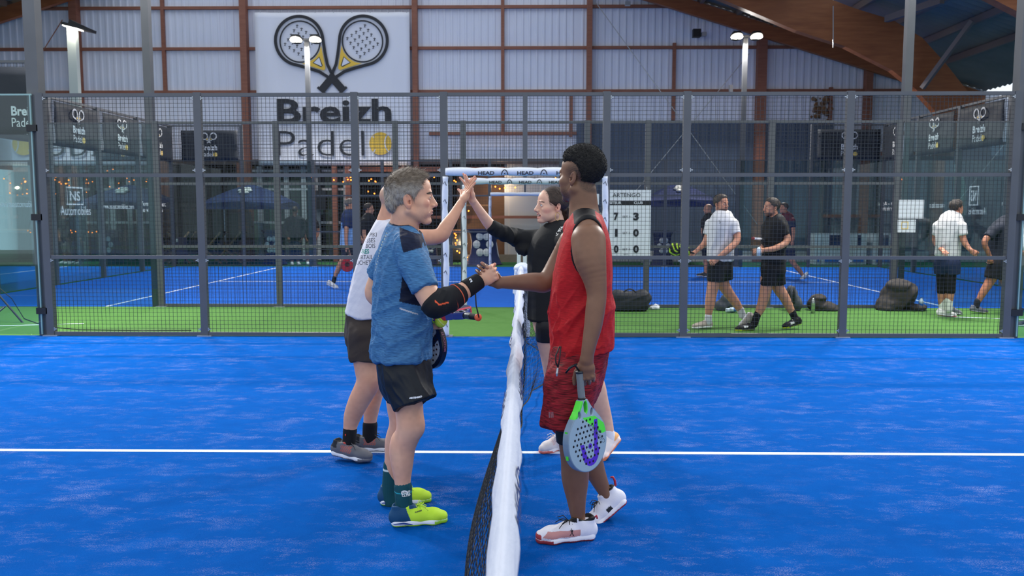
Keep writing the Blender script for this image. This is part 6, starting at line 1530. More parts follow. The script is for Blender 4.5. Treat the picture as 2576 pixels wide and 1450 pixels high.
# ------------------------------------------------------------------ the woman in black
def woman():
    Y = 5.27; F = frame(195); u = F[:, 1]
    t = thing('person', 'smiling woman in black top with tied brown hair and hoop earring giving the high five', 'person', P(1400, 1150, 5.3))
    Mh = frame(200, 2, 0); s = 0.975; hc = A(P(1387, 517, 5.27))
    hp_, hp = head_prims(hc, Mh, s, nose=1.0, jaw=0.9, chin=0.99, mouth='open', fat=1.0, brow=0.75, lids=0.0062)
    TR = [(592, 1362, 1445, 0.12), (625, 1334, 1452, 0.155), (680, 1326, 1450, 0.15), (740, 1326, 1446, 0.15), (801, 1328, 1446, 0.16)]
    body = torso_rows([(v, l + 10, r - 14, ru - 0.02) for v, l, r, ru in TR] + [(850, 1352, 1440, 0.14)], Y, u, flat=False) + hp_
    body += [cone(hp(-0.028, 0, -0.06), P(1408, 596, 5.28), 0.048, 0.056, 0.02)]
    armR = [(1350, 605, 20, 5.38), (1305, 597, 17, 5.36), (1262, 586, 16, 5.3), (1233, 566, 14.5, 5.26), (1208, 533, 11.5, 5.2), (1188, 503, 9.3, 5.15)]
    armL = [(1425, 610, 22, 5.12), (1440, 680, 17, 5.1), (1450, 740, 14, 5.1), (1452, 800, 10, 5.1)]
    legL = [(1388, 850, 40, 5.2), (1392, 900, 32, 5.2), (1394, 950, 25, 5.2), (1398, 1000, 24, 5.22), (1404, 1050, 19, 5.26), (1410, 1092, 12.5, 5.3), (1412, 1120, 13, 5.32)]
    legR = [(1420, 860, 40, 5.3), (1462, 910, 33, 5.26), (1497, 965, 24, 5.22), (1509, 1008, 21.5, 5.22), (1525, 1058, 16, 5.22), (1535, 1100, 12, 5.2)]
    for a in (armR, armL, legL, legR): body += limb(a)
    wr = A(P(1188, 503, 5.15)); hz, tips = hand_prims(wr, (-0.22, -0.05, 0.97), (-0.8, -0.55, -0.2), (-0.3, 0.8, 0.2), s=0.93, spread=7, per=((10, 12, 8), (4, 4, 3), (6, 6, 5), (14, 12, 8)), tpose=(0.55, 0.85, 0.2), curlT=(0, 8, 8))
    body += hz
    sp = [(hp(0.088, 0, -0.072), (0.02, 0.028, 0.018), 'c05a58', 0.65, Mh), (hp(0.05, 0.045, -0.035), 0.026, 'dd8f7d', 0.5, Mh), (hp(-0.018, 0.08, -0.014), (0.024, 0.02, 0.034), 'd98a74', 0.5, Mh), (hp(0.11, 0, -0.036), 0.013, 'd99482', 0.4, Mh)]
    sp += brows(lambda x, y, z: hp(x, y, z + 0.002), Mh, '5a4234', 0.0024)
    for sg in (-1, 1): sp.append((hp(0.0865, sg * 0.034, 0.0028), (0.007, 0.014, 0.0018), '3a2620', 0.8, Mh))
    for p_, d_ in tips: sp.append((p_, 0.012, 'dd8c7a', 0.6))
    sdf_obj('body', body, 0.0065, SKIN, t, fine=[FB(hc, 0.13, 0.0026), FB(wr + A((-0.02, 0, 0.07)), 0.09, 0.0028)], colors=bodycol('dfb098', sp), rl=1, soft=10)
    eyes(t, hp, Mh, s, (0.05, 0.0), 'iris_blue')
    th = MB()
    for z, n_, zz_ in ((-0.0648, 9, 0.0048), (-0.0795, 8, 0.0035)):
        for i in range(n_):
            g = (i - (n_ - 1) / 2) / ((n_ - 1) / 2); th.sphere(hp(0.0905 - 0.013 * g * g, g * 0.0185, z + 0.001 * g * g), (0.0024, 0.0024, zz_), 8, 6)
    th.build('teeth', MATS['teeth'], t, True)
    MB().sphere(hp(0.07, 0, -0.072), (0.012, 0.014, 0.008), 10, 7).build('tongue', MATS['mouth_in'], t, True)
    er = MB(); ec = hp(-0.012, 0.079, -0.072); n = 26
    er.tube([ec + A(Mh @ A((0.016 * math.cos(2 * math.pi * i / n), 0.004, 0.025 * math.sin(2 * math.pi * i / n)))) for i in range(n + 1)], 0.0018, 6, False); er.build('hoop_earring', MATS['gold'], t, True)
    # hair pulled back
    cap = lambda x, y, z, a, b, c_, k=0.01, op='+': ell(hp(x, y, z), A((a, b, c_)) * s, Mh, k, op)
    hr = [cap(-0.02, 0, 0.037, 0.1035, 0.081, 0.088), cap(0.108, 0, 0.010, 0.066, 0.2, 0.078, 0.008, '-'), cap(0.05, 0, -0.06, 0.085, 0.2, 0.075, 0.006, '-'), cap(-0.01, 0, -0.06, 0.05, 0.2, 0.045, 0.008, '-'), cap(-0.03, 0, -0.125, 0.2, 0.2, 0.075, 0.006, '-'),
          cap(-0.014, 0.082, -0.022, 0.021, 0.02, 0.032, 0.004, '-'), cap(-0.098, 0.01, -0.04, 0.04, 0.035, 0.042, 0.015), cap(-0.12, 0.01, -0.075, 0.028, 0.03, 0.05, 0.02), cap(-0.145, 0.0, -0.10, 0.022, 0.022, 0.05, 0.02)]
    br = mat('hair_brown', '4a3529', 0.42, noise=(70, '2e2019', 2, (1, 1, 1)), bump=(150, 0.4, 0.002))
    fl = lambda p: (A(hp(-0.1, 0.01, -0.03)) - p)
    hair_obj(t, hr, 0.0036, br, [dict(n=6000, length=0.028, flow=fl, lift=0.03, width=0.0013, rand=0.06, seed=8), dict(n=300, length=0.05, flow=lambda p: np.tile(Mh @ A((-0.6, 0, -1)), (len(p), 1)), lift=0.35, width=0.0012, rand=0.3, seed=9, mask=lambda p: ((p - hc) @ Mh)[:, 0] < -0.1)])
    blk = A(srgb('15171a')[:3])
    sh = torso_rows(TR, Y, u, 0.0) + [cone(P(1405, 602, 5.28), P(1360, 606, 5.36), 0.058, 0.07, 0.03), cone(P(1408, 602, 5.28), P(1425, 612, 5.14), 0.055, 0.075, 0.03)]
    sh += [cone(P(1352, 606, 5.37), P(1300, 598, 5.36), 0.075, 0.05, 0.025), cone(P(1300, 598, 5.36), P(1262, 586, 5.3), 0.052, 0.046, 0.015), cone(P(1262, 586, 5.3), P(1230, 566, 5.255), 0.046, 0.040, 0.01, flat=True),
           ell(A(P(1318, 628, 5.34)), (0.055, 0.05, 0.035), None, 0.03), cone(P(1428, 612, 5.12), P(1446, 690, 5.1), 0.075, 0.07, 0.02, flat=True)]
    sh += [econe(P(1402, 590, 5.28), hp(-0.026, 0, -0.118), (0, 1, 0), 0.066, 0.066, 0.058, 0.058, 0.01, flat=True), ell(A(hp(-0.024, 0, -0.106)), (0.054, 0.052, 0.022), Mh, 0.003, '-'), plane(P(1390, 797, Y), (0.12 * 2, 0, -1))]
    so = sdf_obj('top', sh, 0.0045, MATS['fabric'], t, fold=[(0.016, (-0.15, 0, -1), 11, 22, lambda V: np.clip((1.42 - V[:, 2]) / 0.15, 0.1, 1)), (0.012, (0.5, 0, 1), 24, 6, lambda V: np.clip((P(1330, 600, 5.3).x - V[:, 0]) / 0.08, 0, 1))], colors=lambda V: np.tile(blk, (len(V), 1)))
    decal(t, so, '-KIPSTA-', P(1410, 583, 5.1), (0.62, 0, 0.78), (-0.78, 0, 0.62), 0.02, MATS['logo_white'], 0.0008, ray=(0, 1, 0))
    st = torso_rows([(780, 1345, 1440, 0.13), (830, 1346, 1446, 0.15), (842, 1347, 1446, 0.15)], Y, u, flat=False) + [cone(P(1390, 825, 5.2), P(1390, 859, 5.2), 0.108, 0.104, 0.02, flat=True), cone(P(1425, 835, 5.32), P(1450, 880, 5.28), 0.1, 0.095, 0.01, flat=True), plane(P(1390, 780, Y), (0, 0, 1))]
    sdf_obj('shorts', st, 0.0065, MATS['fabric_slick'], t, fold=[(0.003, (0, 0, -1), 13, 3)], colors=lambda V: np.tile(A(srgb('16161b')[:3]), (len(V), 1)))
    wc = lambda V: np.tile(A(srgb('e8e4ea')[:3]), (len(V), 1))
    sdf_obj('sock', limb([(1410, 1090, 14.5, 5.3), (1413, 1122, 15, 5.32)], 0.004), 0.005, MATS['knit'], t, colors=wc); sdf_obj('sock', limb([(1531, 1085, 14, 5.21), (1537, 1108, 14, 5.2)], 0.004), 0.005, MATS['knit'], t, colors=wc)
    a = P(1432, 1138, 5.42); b = P(1357, 1143, 5.24); a.z = b.z = 0; a = b + (a - b).normalized() * 0.25
    shoe(t, a, b, (0, 0, 1), L=0.25, wid=0.9, upper='dcd6d8', sole='eceaf0', laces='e8e4ea', res=0.0045, tread='e87a6c', accents=[(lambda a, y, z: (a > 0.4) & (a < 0.7) & (z > 0.05) & (((a * 20) % 1) < 0.3), 'd8a8a8')])
    hl = A(P(1562, 1108, 5.22)); to = A(P(1516, 1166, 5.12)); 
    shoe(t, hl, hl + nrm(to - hl) * 0.24, nrm((-0.75, 0.1, 0.6)), L=0.24, wid=0.9, upper='f0e6e4', sole='f0d8d4', laces='e8e4ea', res=0.0045, tread='f08a5c', accents=[(lambda a, y, z: (a < 0.2) & (z > 0.03) & (z < 0.09), 'f0b070')])
    return t
woman()
# ------------------------------------------------------------------ padel rackets and balls
def racket(name_label, butt, axis_d, lat, s=1.0, body='9fb4c0', rim='7f93a6', deco=None, grip='777c80', cap='303238', res=0.003, holes='10151f', root=None, grp=None, detail=True, face_n=None):
    """butt point, axis towards the head, lateral direction; builds face, throat, grip"""
    b0 = A(butt); b = nrm(axis_d); a = A(lat) - b * (A(lat) @ b); a = nrm(a); n = np.cross(a, b); M = np.stack([a, b, n], 1)
    t = thing('padel_racket', name_label, 'racket', tuple(b0), grp)
    def loc(X, Y, Z):
        px, py, pz = X - b0[0], Y - b0[1], Z - b0[2]; return [(M[0, i] * px + M[1, i] * py + M[2, i] * pz) / s for i in range(3)]
    HC, RX_, RY_ = 0.318, 0.128, 0.136
    def d2(x, y):
        k0 = np.sqrt((x / RX_) ** 2 + ((y - HC) / RY_) ** 2) + 1e-6; dh = (k0 - 1) * np.where(k0 > 0.2, 0.13, 0.13)
        tt = np.clip((y - 0.125) / (HC - 0.06 - 0.125), 0, 1); wd = 0.019 + (0.104 - 0.019) * tt
        dc = np.maximum(np.abs(x) - wd, np.maximum(0.125 - y, y - (HC - 0.04))) * 0.85
        return smin(dh, dc, 0.03)
    def fbody(X, Y, Z):
        x, y, z = loc(X, Y, Z); d = d2(x, y)
        # throat opening and two side slots
        op = np.sqrt((x / 0.62) ** 2 + (np.clip(y, 0.150, 0.168) - y) ** 2) - 0.016
        op2 = np.sqrt(((np.abs(x) - 0.040) * 1.5) ** 2 + ((y - 0.187) * 0.9 + (np.abs(x) - 0.04) * 0.5) ** 2) - 0.014
        d = np.maximum(d, -np.minimum(op, op2)); zt = np.abs(z) - 0.0185
        q0 = np.maximum(d + 0.004, 0); q1 = np.maximum(zt + 0.004, 0)
        dd = np.sqrt(q0 ** 2 + q1 ** 2) + np.minimum(np.maximum(d + 0.004, zt + 0.004), 0) - 0.004
        return dd * s
    ends = [b0, b0 + b * 0.46 * s]; lo = np.minimum(*ends) - 0.14 * s; hi = np.maximum(*ends) + 0.14 * s
    pr = [Prim((lo, hi), fbody, 0)]
    C0 = A(srgb(body)[:3]); C1 = A(srgb(rim)[:3])
    def colr(V):
        q = (V - b0) @ M / s; C = np.tile(C0, (len(V), 1)); C[d2(q[:, 0], q[:, 1]) > -0.0045] = C1
        for f, c in (deco or []): C[f(q[:, 0], q[:, 1], q[:, 2], d2(q[:, 0], q[:, 1]))] = A(srgb(c)[:3])
        return C
    mat('gloss_paint', 'ffffff', 0.3, vcol=True)
    sdf_obj('face', pr, res, MATS['gloss_paint'], t, colors=colr, rl=0)
    w3 = lambda x, y, z: b0 + s * (M @ A((x, y, z)))
    hd = MB(); hd.tube([w3(0, 0.002 + 0.12 * i / 12, 0) for i in range(13)], [0.0165 * s] * 13, 10); hd.build('grip', mat('grip_' + grip, grip, 0.8, bump=(120, 0.5, 0.003)), t, True)
    MB().tube([w3(0, 0.116, 0), w3(0, 0.13, 0)], 0.0178 * s, 10).build('collar', MATS['black'], t, True)
    MB().tube([w3(0, -0.004, 0), w3(0, 0.006, 0)], 0.019 * s, 14).build('butt_cap', mat('cap_' + cap, cap, 0.5), t, True)
    if detail:
        h = MB()
        for r in range(9):
            y = HC - 0.098 + r * 0.024
            for c in range(-6, 7):
                x = (c + (0.5 if r % 2 else 0)) * 0.024
                if (x / (RX_ - 0.03)) ** 2 + ((y - HC) / (RY_ - 0.03)) ** 2 > 1: continue
                for sg in (-1, 1): h.tube([w3(x, y, sg * 0.0180), w3(x, y, sg * 0.0189)], 0.0058 * s, 10)
        h.build('hole_pattern', mat('hole_' + holes, holes, 0.9), t)
    return t, w3
gdec = [(lambda x, y, z, d: (x < 0.0) & (y > 0.128) & (y < 0.20) & (d > -0.012 - 0.0 * x) & (x < -0.014), '55e23c'), (lambda x, y, z, d: (np.abs(np.hypot(x / 0.62, np.clip(y, 0.150, 0.168) - y) - 0.019) < 0.005) & (x > 0) & (np.abs(z) < 0.0195), '55e23c'),
        (lambda x, y, z, d: (x > -0.02) & (y > 0.2) & (y < 0.30) & (d < -0.004) & (x - (y - 0.205) * 1.25 > -0.025) & (x - (y - 0.205) * 1.25 < 0.05) & (y > 0.205 + 0.1 * x), '5df03e')]
def purple(x, y, z, d):
    cx, cy = 0.012, 0.362; X = x - cx; Y = y - cy
    arm1 = (np.abs(X - 0.048 + 0.012 * (Y + 0.12) / 0.12) < 0.0125) & (Y > -0.135) & (Y < 0.02)
    e = np.hypot(X / 0.052, (Y - 0.0) / 0.062); bow = (e > 0.55) & (e < 1.1) & (Y > -0.005); arm2 = (np.abs(X + 0.043 - 0.01 * Y / 0.04) < 0.0125) & (Y > -0.04) & (Y <= 0.0)
    dot = np.hypot(X, Y + 0.022) < 0.0125
    return (arm1 | bow | arm2 | dot) & (np.abs(z) > 0.012)
gdec.append((purple, '5a2ec0'))
ax = nrm(A((0.085, 0.0, -1)))
rk, w3 = racket('pale grey-blue padel racket with purple arc held low by the man in red', A(P(1458, 936, 3.70)), ax, (math.cos(R_(44)), math.sin(R_(44)), 0), s=1.02, deco=gdec, res=0.0022)
fnr = lambda txt, x, y, sz, m, rot: None
lt = MB()
def on_face(mb, body, x, y, sz, ang, z=0.0190, sx=1.0, bold=0.0):
    co, fs = text_mesh(body, sz, bold, 'LEFT', 0, sx); c, s_ = math.cos(R_(ang)), math.sin(R_(ang))
    mb.add([w3(x + (p[0] * c - p[1] * s_), y + (p[0] * s_ + p[1] * c), z) for p in co], fs)

def on_face2(mb, body, x, y, sz, dx, dy, sx=1.0, bold=0.0, z=-0.0190):
    co, fs = text_mesh(body, sz, bold, 'LEFT', 0, sx); l = math.hypot(dx, dy); dx, dy = dx / l, dy / l; ux, uy = dy, -dx
    mb.add([w3(x + p[0] * dx + p[1] * ux, y + p[0] * dy + p[1] * uy, z) for p in co], fs)
on_face2(lt, 'GRAVITY', 0.098, 0.292, 0.019, -0.075, -0.06, sx=1.1); on_face2(lt, 'GRAVITY', 0.118, 0.34, 0.028, -0.095, -0.10, sx=1.25, bold=-0.0006)
lt.build('lettering', mat('racket_ink', '27313a', 0.5), rk)
ed = MB()
for i, (y, z) in enumerate(((0.26, 0.0), (0.36, 0.0))):
    x = -0.1285 * math.sqrt(max(0, 1 - ((y - 0.318) / 0.136) ** 2)) - 0.0006
    ed.add([w3(x - 0.0004, y - 0.014, -0.008), w3(x - 0.0004, y + 0.014, -0.008), w3(x - 0.0004, y + 0.014, 0.008), w3(x - 0.0004, y - 0.014, 0.008)], [(0, 1, 2, 3)])
ed.build('rim_mark', mat('racket_green', '55e23c', 0.5), rk)
MB().tube([w3(0, 0.0, 0), P(1446, 918, 3.66), P(1432, 926, 3.64), P(1424, 938, 3.64), P(1434, 926, 3.67), P(1452, 916, 3.68)], 0.0045, 6).build('wrist_cord', MATS['black'], rk, True)
# rackets of the man in blue
nd = [(lambda x, y, z, d: (np.abs(z) > 0.012) & (d < -0.02) & (np.abs(x) < 0.1) & (y > 0.2), 'd5dae6'), (lambda x, y, z, d: (np.abs(z) > 0.012) & (d < -0.004) & (((y * 9 + x * 5) % 1) < 0.35), '1c2e55')]
rb, w3 = racket('navy and white padel racket hanging behind the shirt front of the man in blue', A(P(1048, 722, 4.36)), nrm(A(P(1092, 920, 4.26)) - A(P(1048, 722, 4.36))), (0.72, -0.69, 0), s=0.98, body='1c2e55', rim='14182a', deco=nd, grip='2a2d33', holes='3a1c22')
lt = MB(); on_face(lt, 'MOTION 3.0', 0.0, 0.0, 0.02, 0)
lt = MB(); co, fs = text_mesh('MOTION 3.0', 0.02, 0.0005, 'LEFT')
vs = []
for p in co:
    g = R_(-30 + p[0] * 420); vs.append(w3(0.1295 * math.cos(g), 0.318 + 0.1375 * math.sin(-g), -0.007 + p[1]))
lt.add(vs, fs).build('lettering', mat('motion_ink', '9a5a78', 0.5), rb)
ra, w3 = racket('dark blue padel racket with red trim and orange butt, tethered to the black wristband', A(P(1203, 799, 3.97)), nrm(A(P(1085, 781, 4.36)) - A(P(1203, 799, 3.97))), (0.75, 0.62, 0.12), s=0.97, body='1a2340', rim='3a4a9a', deco=[(lambda x, y, z, d: (y > 0.2) & (y < 0.25), 'c0253c')], grip='1d1e22', cap='e0613c', detail=False)
sp_ = MB()
for i in range(7): sp_.tube([w3(0.0172 * math.cos(a_), 0.07 + i * 0.007, 0.0172 * math.sin(a_)) for a_ in [2 * math.pi * j / 10 for j in range(11)]], 0.0008, 4, False)
sp_.build('grip_wrap', MATS['zinc'], ra, True)
MB().tube([P(1196, 738, 3.97), P(1198, 770, 3.96), w3(0, -0.008, 0)], 0.0032, 6).build('wrist_cord', MATS['black'], ra, True)
def ball(label, c, r=0.0328):
    t = thing('padel_ball', label, 'ball', tuple(c)); MB().sphere(c, (r, r, r), 24, 16).build('felt', mat('felt', 'c4dc3a', 0.9, noise=(200, 'd2e650', 1.6), bump=(300, 0.8, 0.003)), t, True)
    pts = []
    for i in range(49):
        g = 2 * math.pi * i / 48; z = 0.55 * math.sin(2 * g); q = math.sqrt(1 - z * z); pts.append(A(c) + r * 1.0 * A((q * math.cos(g), q * math.sin(g) * 0.9, z)) / np.linalg.norm(A((q * math.cos(g), q * math.sin(g) * 0.9, z))))
    MB().tube(pts, 0.0016, 5, False).build('seam', mat('seam', 'e6ecc0', 0.7), t, True); return t
ball('yellow ball held in front of the belly of the man in blue', A(P(1109, 808, 4.12)))
ball('yellow ball half hidden behind the elbow brace, left of the other ball', A(P(1088, 798, 4.14)))
# ------------------------------------------------------------------ people beyond the fence
def flatc(c): return lambda V: np.tile(A(srgb(c)[:3]), (len(V), 1)) * (0.93 + 0.14 * vnoise(V * 20, 2))[:, None]
def person_bg(label, Y, yaw, head, skin, hair, torso, top, arms, legs, bottom, shoes, res=0.011, sleeves=(), sock=None, hairstyle='short', beard=None, shoulder=None, long_sleeve=False, legwear=None, neck=None, base=None):
    """head=(u,v_eye,scale,yaw); torso rows; arms/legs rows; bottom=(rows, [(leg index, rows)...], colour)"""
    t = thing('person', label, 'person', P(head[0], 533 + 1.57 * FPX / Y, Y)); F = frame(yaw); u = F[:, 1]; sc = pxm(Y)
    s = head[2]; hc = A(P(head[0], head[1], Y)); Mh = frame(head[3], head[4] if len(head) > 4 else 0, 0); hpr, hp = head_prims(hc, Mh, s, lids=0.005)
    body = torso_rows([(v, l + 0.02 * sc, r - 0.02 * sc, ru - 0.02) for v, l, r, ru in torso], Y, u, flat=False) + hpr
    nb = neck or ((torso[0][1] + torso[0][2]) / 2, torso[0][0] + 2); body.append(cone(hp(-0.02, 0, -0.06), P(nb[0], nb[1], Y), 0.056 * s, 0.065 * s, 0.02))
    for a in arms:
        rows = a['rows']; body += limb(rows, 0.01)
        w0 = A(P(*rows[-1][:2], rows[-1][3])); w1 = A(P(*rows[-2][:2], rows[-2][3])); d = a.get('dir') or nrm(w0 - w1)
        hz, tips = hand_prims(w0, d, a.get('palm', (0.2, 1, -0.2)), a.get('thumb', (0, 0, 1)), curl=a.get('curl', (35, 40, 30)), s=0.95, spread=2); body += hz
    for l_ in legs: body += limb(l_, 0.01)
    spots = [(hp(0.088, 0, -0.069), (0.016, 0.024, 0.008), 'a85f55', 0.6, Mh)]
    for sg in (-1, 1): spots.append((hp(0.088, sg * 0.032, 0.017), (0.013, 0.019, 0.004), '3a2a22', 0.9, Mh))
    if beard: spots.append((hp(0.045, 0, -0.09), (0.06, 0.075, 0.036), beard, 0.9, Mh)); spots.append((hp(0.085, 0, -0.052), (0.025, 0.035, 0.008), beard, 0.8, Mh)); spots.append((hp(0.0, 0, -0.06), (0.03, 0.08, 0.03), beard, 0.6, Mh))
    if hair and hairstyle == 'shaved': spots.append((hp(-0.03, 0, 0.05), (0.1, 0.09, 0.075), hair, 0.6, Mh))
    fine = [FB(hc, 0.12, 0.0045 if Y < 14 else 0.009)]
    if Y < 14: fine += [FB(A(P(*a['rows'][-1][:2], a['rows'][-1][3])), 0.1, 0.006) for a in arms]
    sdf_obj('body', body, res, SKIN, t, fine=fine, colors=paint(skin, spots), rl=1)
    if Y < 14: eyes(t, hp, Mh, s)
    if hair and hairstyle != 'shaved':
        cap = lambda x, y, z, a, b, c_, k=0.01, op='+': ell(hp(x, y, z), A((a, b, c_)) * s, Mh, k, op)
        hr = [cap(-0.02, 0, 0.038, 0.101, 0.082, 0.09), cap(0.02, 0, 0.09, 0.06, 0.055, 0.035, 0.03), cap(0.096, 0, 0.02, 0.05, 0.2, 0.07, 0.008, '-'), cap(0.05, -0.085, -0.02, 0.06, 0.04, 0.055, 0.006, '-'), cap(0.05, 0.085, -0.02, 0.06, 0.04, 0.055, 0.006, '-'), cap(-0.03, 0, -0.115, 0.2, 0.2, 0.072, 0.006, '-')]
        for y in (-1, 1): hr.append(cap(-0.014, y * 0.08, -0.02, 0.021, 0.03, 0.03, 0.004, '-'))
        hair_obj(t, hr, 0.006 if Y < 14 else 0.009, mat('hair_' + hair, hair, 0.6, bump=(120, 0.6, 0.004)), [dict(n=1200, length=0.02, flow=lambda p: np.tile(Mh @ A((0.4, 0, -0.6)), (len(p), 1)), lift=0.35, width=0.003, rand=0.3, seed=3)] if Y < 14 else None)
    # clothes
    sh = torso_rows(torso, Y, u, 0.0)
    for a in arms:
        S = A(P(*a['rows'][0][:2], a['rows'][0][3])); E = A(P(*a['rows'][1][:2], a['rows'][1][3])); f = 1.0 if long_sleeve else a.get('sleeve', 0.62); r0 = a['rows'][0][2] / sc + 0.014
        N0 = hp(-0.02, 0, -0.12); sh.append(cone(A(P(nb[0], nb[1] + 0.02 * sc, Y)), S, 0.05, r0, 0.03)); sh.append(cone(S, S + (E - S) * f, r0, r0 * 0.98, 0.02, flat=True))
        if long_sleeve:
            for q0, q1 in zip(a['rows'][1:-1], a['rows'][2:]): sh.append(cone(P(*q0[:2], q0[3]), P(*q1[:2], q1[3]), q0[2] / sc + 0.012, q1[2] / sc + 0.01, 0.01))
    sh.append(ell(A(P(nb[0], nb[1] - 0.04 * sc, Y)) + F[:, 0] * 0.015, (0.068 * s, 0.068 * s, 0.05), None, 0.004, '-'))
    vb = torso[-1][0]; sh.append(plane(P(nb[0], vb, Y), (0, 0, -1)))
    tcol = flatc(top) if isinstance(top, str) else top(P, Y)
    so = sdf_obj('shirt', sh, res, MATS['fabric'], t, fold=[(0.018, (-0.3, 0, -1), 9, 5)], colors=tcol)
    if bottom:
        rows, legsr, col = bottom; st = torso_rows(rows, Y, u, 0.0, flat=False)
        for lr in legsr: st += limb(lr, 0.015, 0, True)
        st.append(plane(P(nb[0], rows[0][0], Y), (0, 0, 1)))
        sdf_obj('trousers' if legwear == 'long' else 'shorts', st, res, MATS['fabric'], t, fold=[(0.014, (0.1, 0, -1), 10, 3)], colors=flatc(col))
    for q in (sock or []): sdf_obj('sock', limb(q[0], 0.006, 0.004), res * 0.8, MATS['knit'], t, colors=flatc(q[1]))
    for q in shoes:
        h_, to, up = A(P(*q[0])), A(P(*q[1])), q[2]
        if up == (0, 0, 1):
            h_[2] = max(0, min(h_[2], 0.04)); to[2] = 0.0
        shoe(t, h_, to, up, L=0.285, upper=q[3], sole=q[4], laces='e8e4ea' if q[3] < '8' else '30343a', res=0.008 if Y < 14 else 0.012, lace_n=4, bow=False, tread=q[5] if len(q) > 5 else None, accents=q[6] if len(q) > 6 else ())
    return t, so, hp
Z1 = (0, 0, 1)
# walker in white
Y = 11.15
t, so, hp = person_bg('bearded smiling man in white T-shirt and dark shorts walking left beyond the fence', Y, 215, (1814, 513, 1.0, -52), 'c98f76', '4a403a',
    [(547, 1796, 1836, 0.11), (565, 1783, 1850, 0.17), (600, 1780, 1848, 0.17), (630, 1780, 1846, 0.16), (657, 1780, 1846, 0.165)], 'd8d8de',
    [dict(rows=[(1846, 566, 10, 11.05), (1855, 603, 8.5, 10.98), (1830, 630, 8, 10.9), (1806, 650, 5.6, 10.9)], palm=(0.3, 1, -0.5), thumb=(0, 0, 1)), dict(rows=[(1787, 566, 10, 11.3), (1776, 606, 8, 11.3), (1760, 625, 6, 11.25), (1750, 633, 5, 11.2)], palm=(0, 0.3, -1))],
    [[(1800, 690, 17, 11.05), (1796, 712, 16, 11.05), (1790, 738, 13.5, 11.05), (1786, 765, 12.5, 11.05), (1782, 795, 7.5, 11.05), (1782, 812, 7.5, 11.05)], [(1818, 690, 17, 11.25), (1818, 712, 16, 11.25), (1832, 736, 13, 11.25), (1852, 764, 11, 11.25), (1864, 784, 7.5, 11.25), (1868, 796, 7.5, 11.25)]],
    ([(645, 1784, 1844, 0.15), (675, 1780, 1842, 0.165)], [[(1804, 675, 24, 11.05), (1800, 708, 22, 11.05)], [(1818, 675, 24, 11.25), (1822, 706, 21, 11.25)]], '1f2226'),
    [((1792, 824, 11.05), (1741, 828, 11.05), Z1, 'b3a59a', 'e4e4e8', None), ((1884, 786, 11.25), (1858, 822, 11.2), (0.75, 0, 0.66), '9a938f', 'dcdce2', None)],
    beard='3a2c28', sock=[([(1782, 796, 8.5, 11.05), (1782, 812, 8.5, 11.05)], 'c8c8ce'), ([(1863, 780, 8.5, 11.25), (1868, 794, 8.5, 11.25)], 'c8c8ce')], neck=(1817, 546))
MB().tube([P(1808, 556, 10.93), P(1811, 556, 10.93), P(1812, 561, 10.93), P(1809, 562, 10.93)], 0.004, 5).build('emblem', MATS['ink'], so)
q0 = P(1812, 527, 11.0)
bg_ = thing('racket_bag', 'black and neon green racket cover carried by the white-shirted walker', 'bag', P(1714, 645, 11.1))
pr = [econe(P(1700, 628, 11.1), P(1726, 634, 11.1), (0, 1, 0), 0.05, 0.09, 0.05, 0.07, 0.02)]
def bc(V):
    C = np.tile(A(srgb('14161a')[:3]), (len(V), 1)); c = P(1712, 630, 11.1); g = np.arctan2(V[:, 2] - c.z, V[:, 0] - c.x); r = np.hypot(V[:, 0] - c.x, V[:, 2] - c.z); C[(((g * 1.3 + r * 14) % 1) < 0.3) & (r > 0.05)] = A(srgb('b8e03a')[:3]); return C
sdf_obj('cover', pr, 0.01, MATS['fabric'], bg_, colors=bc, fold=[(0.02, (0.5, 0, 1), 14, 3)]); MB().tube([P(1728, 632, 11.1), P(1746, 638, 11.15)], 0.012, 6).build('handle', MATS['black'], bg_, True)
